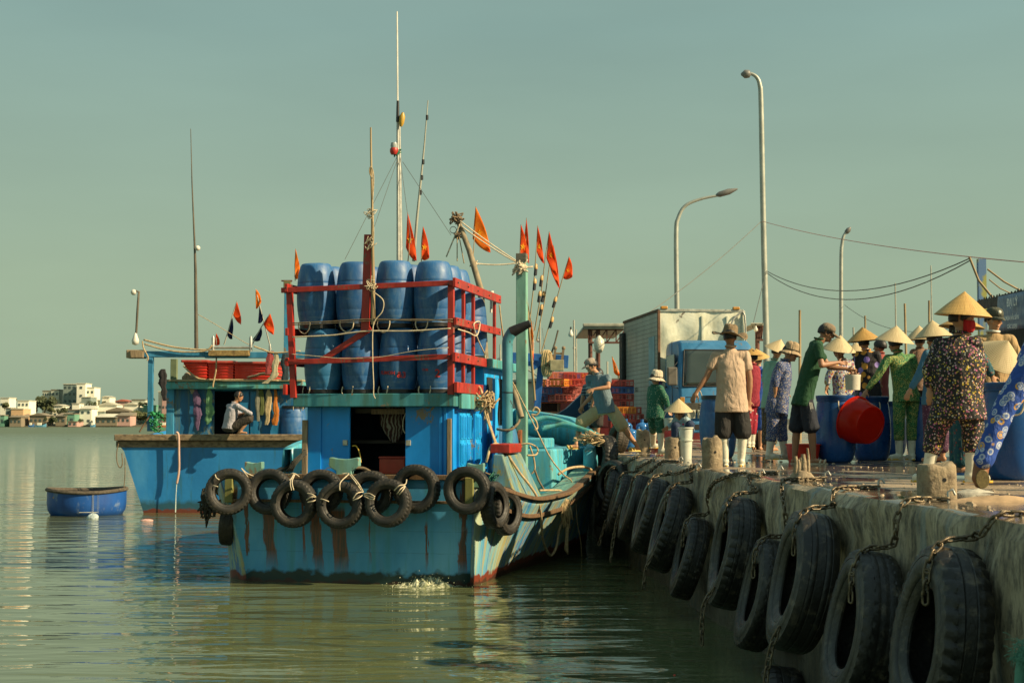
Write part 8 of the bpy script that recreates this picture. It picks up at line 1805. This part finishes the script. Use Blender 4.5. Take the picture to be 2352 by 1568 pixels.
# 18 daisy trousers
person(CC, 11.6, 80, dict(H=(1680, -120), N=(1650, -20), SR=(1640, 60), ER=(1700, 280), WR=(1800, 450), SL=(1620, 60), EL=(1560, 280), WL=(1520, 450), PR=(1430, 560, -.05), KR=(1200, 920), AR=(1030, 1335), PL=(1520, 560), KL=(1620, 950), AL=(1640, 1430)),
  'person in blue daisy-print trousers stepping out at the right edge, brown shoe lifted', DAISY, DAISY, sleeve=.9, leg=.97, big=1.22, foot='none', look=(1, 0, 0), hat=('cone', STR[0]), footdirs={1: (.15, -.5), -1: (1, 0)})
mb = MB(); c = W(*CC(1012, 1400), 11.55); caps(mb, c+Vector((.03, .02, .09)), c+Vector((-.01, -.03, -.04)), .066, .062); caps(mb, c+Vector((0, -.04, -.03)), c+Vector((-.01, -.05, -.08)), .056, .050)
sh_ = build(mb, 'shoe', pm('brown_shoe', (.24, .09, .03), .6), [o for o in COL.objects if o.get('label', '').startswith('person in blue daisy')][0], fix=False); melt(sh_, .010, 3)
mb = MB(); mb.prism([c+Vector((-.008+.056*math.cos(a), -.108, -.045+.075*math.sin(a))) for a in [i*2*math.pi/20 for i in range(20)]], (0, .016, 0)); build(mb, 'shoe_sole', pm('worn_olive_sole', (.12, .09, .03), .8, .4, 30, .4), sh_, bevel=.004)
# 19 squatting man on the left boat
person(CR2, 35.6, 60, dict(H=(1165, 1222), N=(1125, 1268), SR=(1150, 1300), ER=(1278, 1385, -.05), WR=(1205, 1385, .1), SL=(1065, 1305), EL=(1180, 1390), WL=(1215, 1400), PR=(1090, 1530), KR=(1275, 1425, -.05), AR=(1180, 1555, -.05), PL=(1045, 1525), KL=(1230, 1415), AL=(1170, 1555)),
  'black-haired man in a pale lilac shirt squatting on the rail of the left boat', plain('pale_lilac_shirt', (.42, .40, .44)), plain('dark_brown_shorts', (.05, .04, .03)), sleeve=.78, leg=.48, skinm=SK, big=1.25, scale=1.1, look=(.8, .3, -.5), footdirs={1: (1, -.1), -1: (1, 0)}, tophem=.03)
# three more, mostly hidden in the crowd
person(CBc, 26, 10, dict(H=(1572, 445), N=(1575, 480), SR=(1610, 510), ER=(1625, 620), WR=(1620, 720), SL=(1530, 510), EL=(1515, 620), WL=(1520, 720), PR=(1590, 780), KR=(1590, 960), AR=(1590, 1150), PL=(1550, 780), KL=(1550, 960), AL=(1550, 1150)),
  'person in a low straw hat half hidden between the white-flowered and black-flowered blouses', plain('dull_violet_cotton', (.14, .10, .16)), plain('black_trousers', (0, 0, 0)), hat=('cone', STR[1], .23, .17), sleeve=.9, leg=.95)
person(CBc, 24.4, 300, dict(H=(1778, 385), N=(1785, 425), SR=(1830, 470), ER=(1840, 600), WR=(1830, 720), SL=(1745, 470), EL=(1740, 600), WL=(1745, 720), PR=(1810, 800), KR=(1810, 1000), AR=(1810, 1210), PL=(1770, 800), KL=(1770, 1000), AL=(1770, 1210)),
  'bare-headed black-haired person standing behind the black-flowered blouse', plain('dull_red_cotton', (.30, .06, .05)), plain('black_trousers', (0, 0, 0)), sleeve=.9, leg=.95, skinm=SK2)
person(CBc, 23.2, 350, dict(H=(640, 480), N=(640, 520), SR=(680, 570), ER=(685, 700), WR=(670, 820), SL=(610, 570), EL=(600, 700), WL=(605, 820), PR=(655, 880), KR=(650, 1060), AR=(640, 1230), PL=(615, 880), KL=(610, 1060), AL=(605, 1230)),
  'person in red flowered trousers and white boots hidden behind the tan-shirted man', plain('crimson_cotton', (.30, .02, .04)), print_mat('red_white_print', (.36, .01, .03), [(.55, .48, .45)], 18, .3), hat=('cone', STR[2], .18, .12), sleeve=.9, leg=.75, boots=True, big=.85)
# ------------------------------------------------------------ things they hold
wr = w12['W'][-1]; c = W(*CC(165, 1035), 20.0)
t = empty('basin', c-Vector((0, 0, .37)), 'large bright red plastic basin held on its side, bottom towards the camera', 'basin', 'buckets and tubs on the quay')
ax = Vector((.50, -.83, -.22)).normalized(); q_ = ax.to_track_quat('Z', 'Y').to_matrix().to_4x4(); M_ = Matrix.Translation(c) @ q_ @ Matrix.Diagonal((1.0, 1.0, 1.15, 1))
mb = MB(); mb.lathe([(0, .128), (.235, .125), (.240, .135), (.262, .135), (.272, .12), (.30, .0), (.328, -.125), (.345, -.128), (.348, -.14), (.33, -.145), (.318, -.13), (.288, .0), (.255, .105), (.23, .11), (0, .11)], 48, M_); g = NT('glossy_red_plastic', .22, 0, .6); g.color(g.ramp(g.noise(4, 4), [(.3, (.70, .025, .008)), (.7, (.90, .045, .012))])); tr = g.n('ShaderNodeBsdfTranslucent'); tr.inputs[0].default_value = (.8, .04, .01, 1); mx_ = g.n('ShaderNodeMixShader'); mx_.inputs[0].default_value = .62; g.L(g.b.outputs[0], mx_.inputs[1]); g.L(tr.outputs[0], mx_.inputs[2]); g.L(mx_.outputs[0], g.t.nodes['Material Output'].inputs[0])
build(mb, 'basin_bowl', g.mat, t, smooth=40)
b = W(*CBc(1540, 765), 19.6); t = empty('bucket', b, 'dirty white bucket of shellfish held over the drum by the green-shirted man', 'bucket', 'buckets and tubs on the quay'); mb = MB(); mb.lathe([(0, 0), (.098, 0), (.105, .17), (.112, .20), (.11, .21), (.095, .21), (.09, .01), (0, .01)], 28, Matrix.Translation(b)); g = NT('stained_white_bucket', .5); g.color(g.ramp(g.noise(14, 6), [(.40, (.60, .56, .46)), (.64, (.60, .56, .46)), (.68, (.22, .07, .05))])); build(mb, 'tub_body', g.mat, t, smooth=40)
mb = MB(); q = random.Random(9)
for k in range(26): a = b+Vector((q.gauss(0, .045), q.gauss(0, .04), .20+q.random()*.03)); mb.tube([a, a+Vector((q.gauss(0, .04), q.gauss(0, .03), q.gauss(.01, .02)))], .009, 6)
o = build(mb, 'shellfish', pm('brown_catch', (.28, .15, .09), .5, .4, 20, .3), t, smooth=60); o['kind'] = 'stuff'
for o in list(COL.objects):
    for k in ('_local', '_loc'):
        if k in o: del o[k]
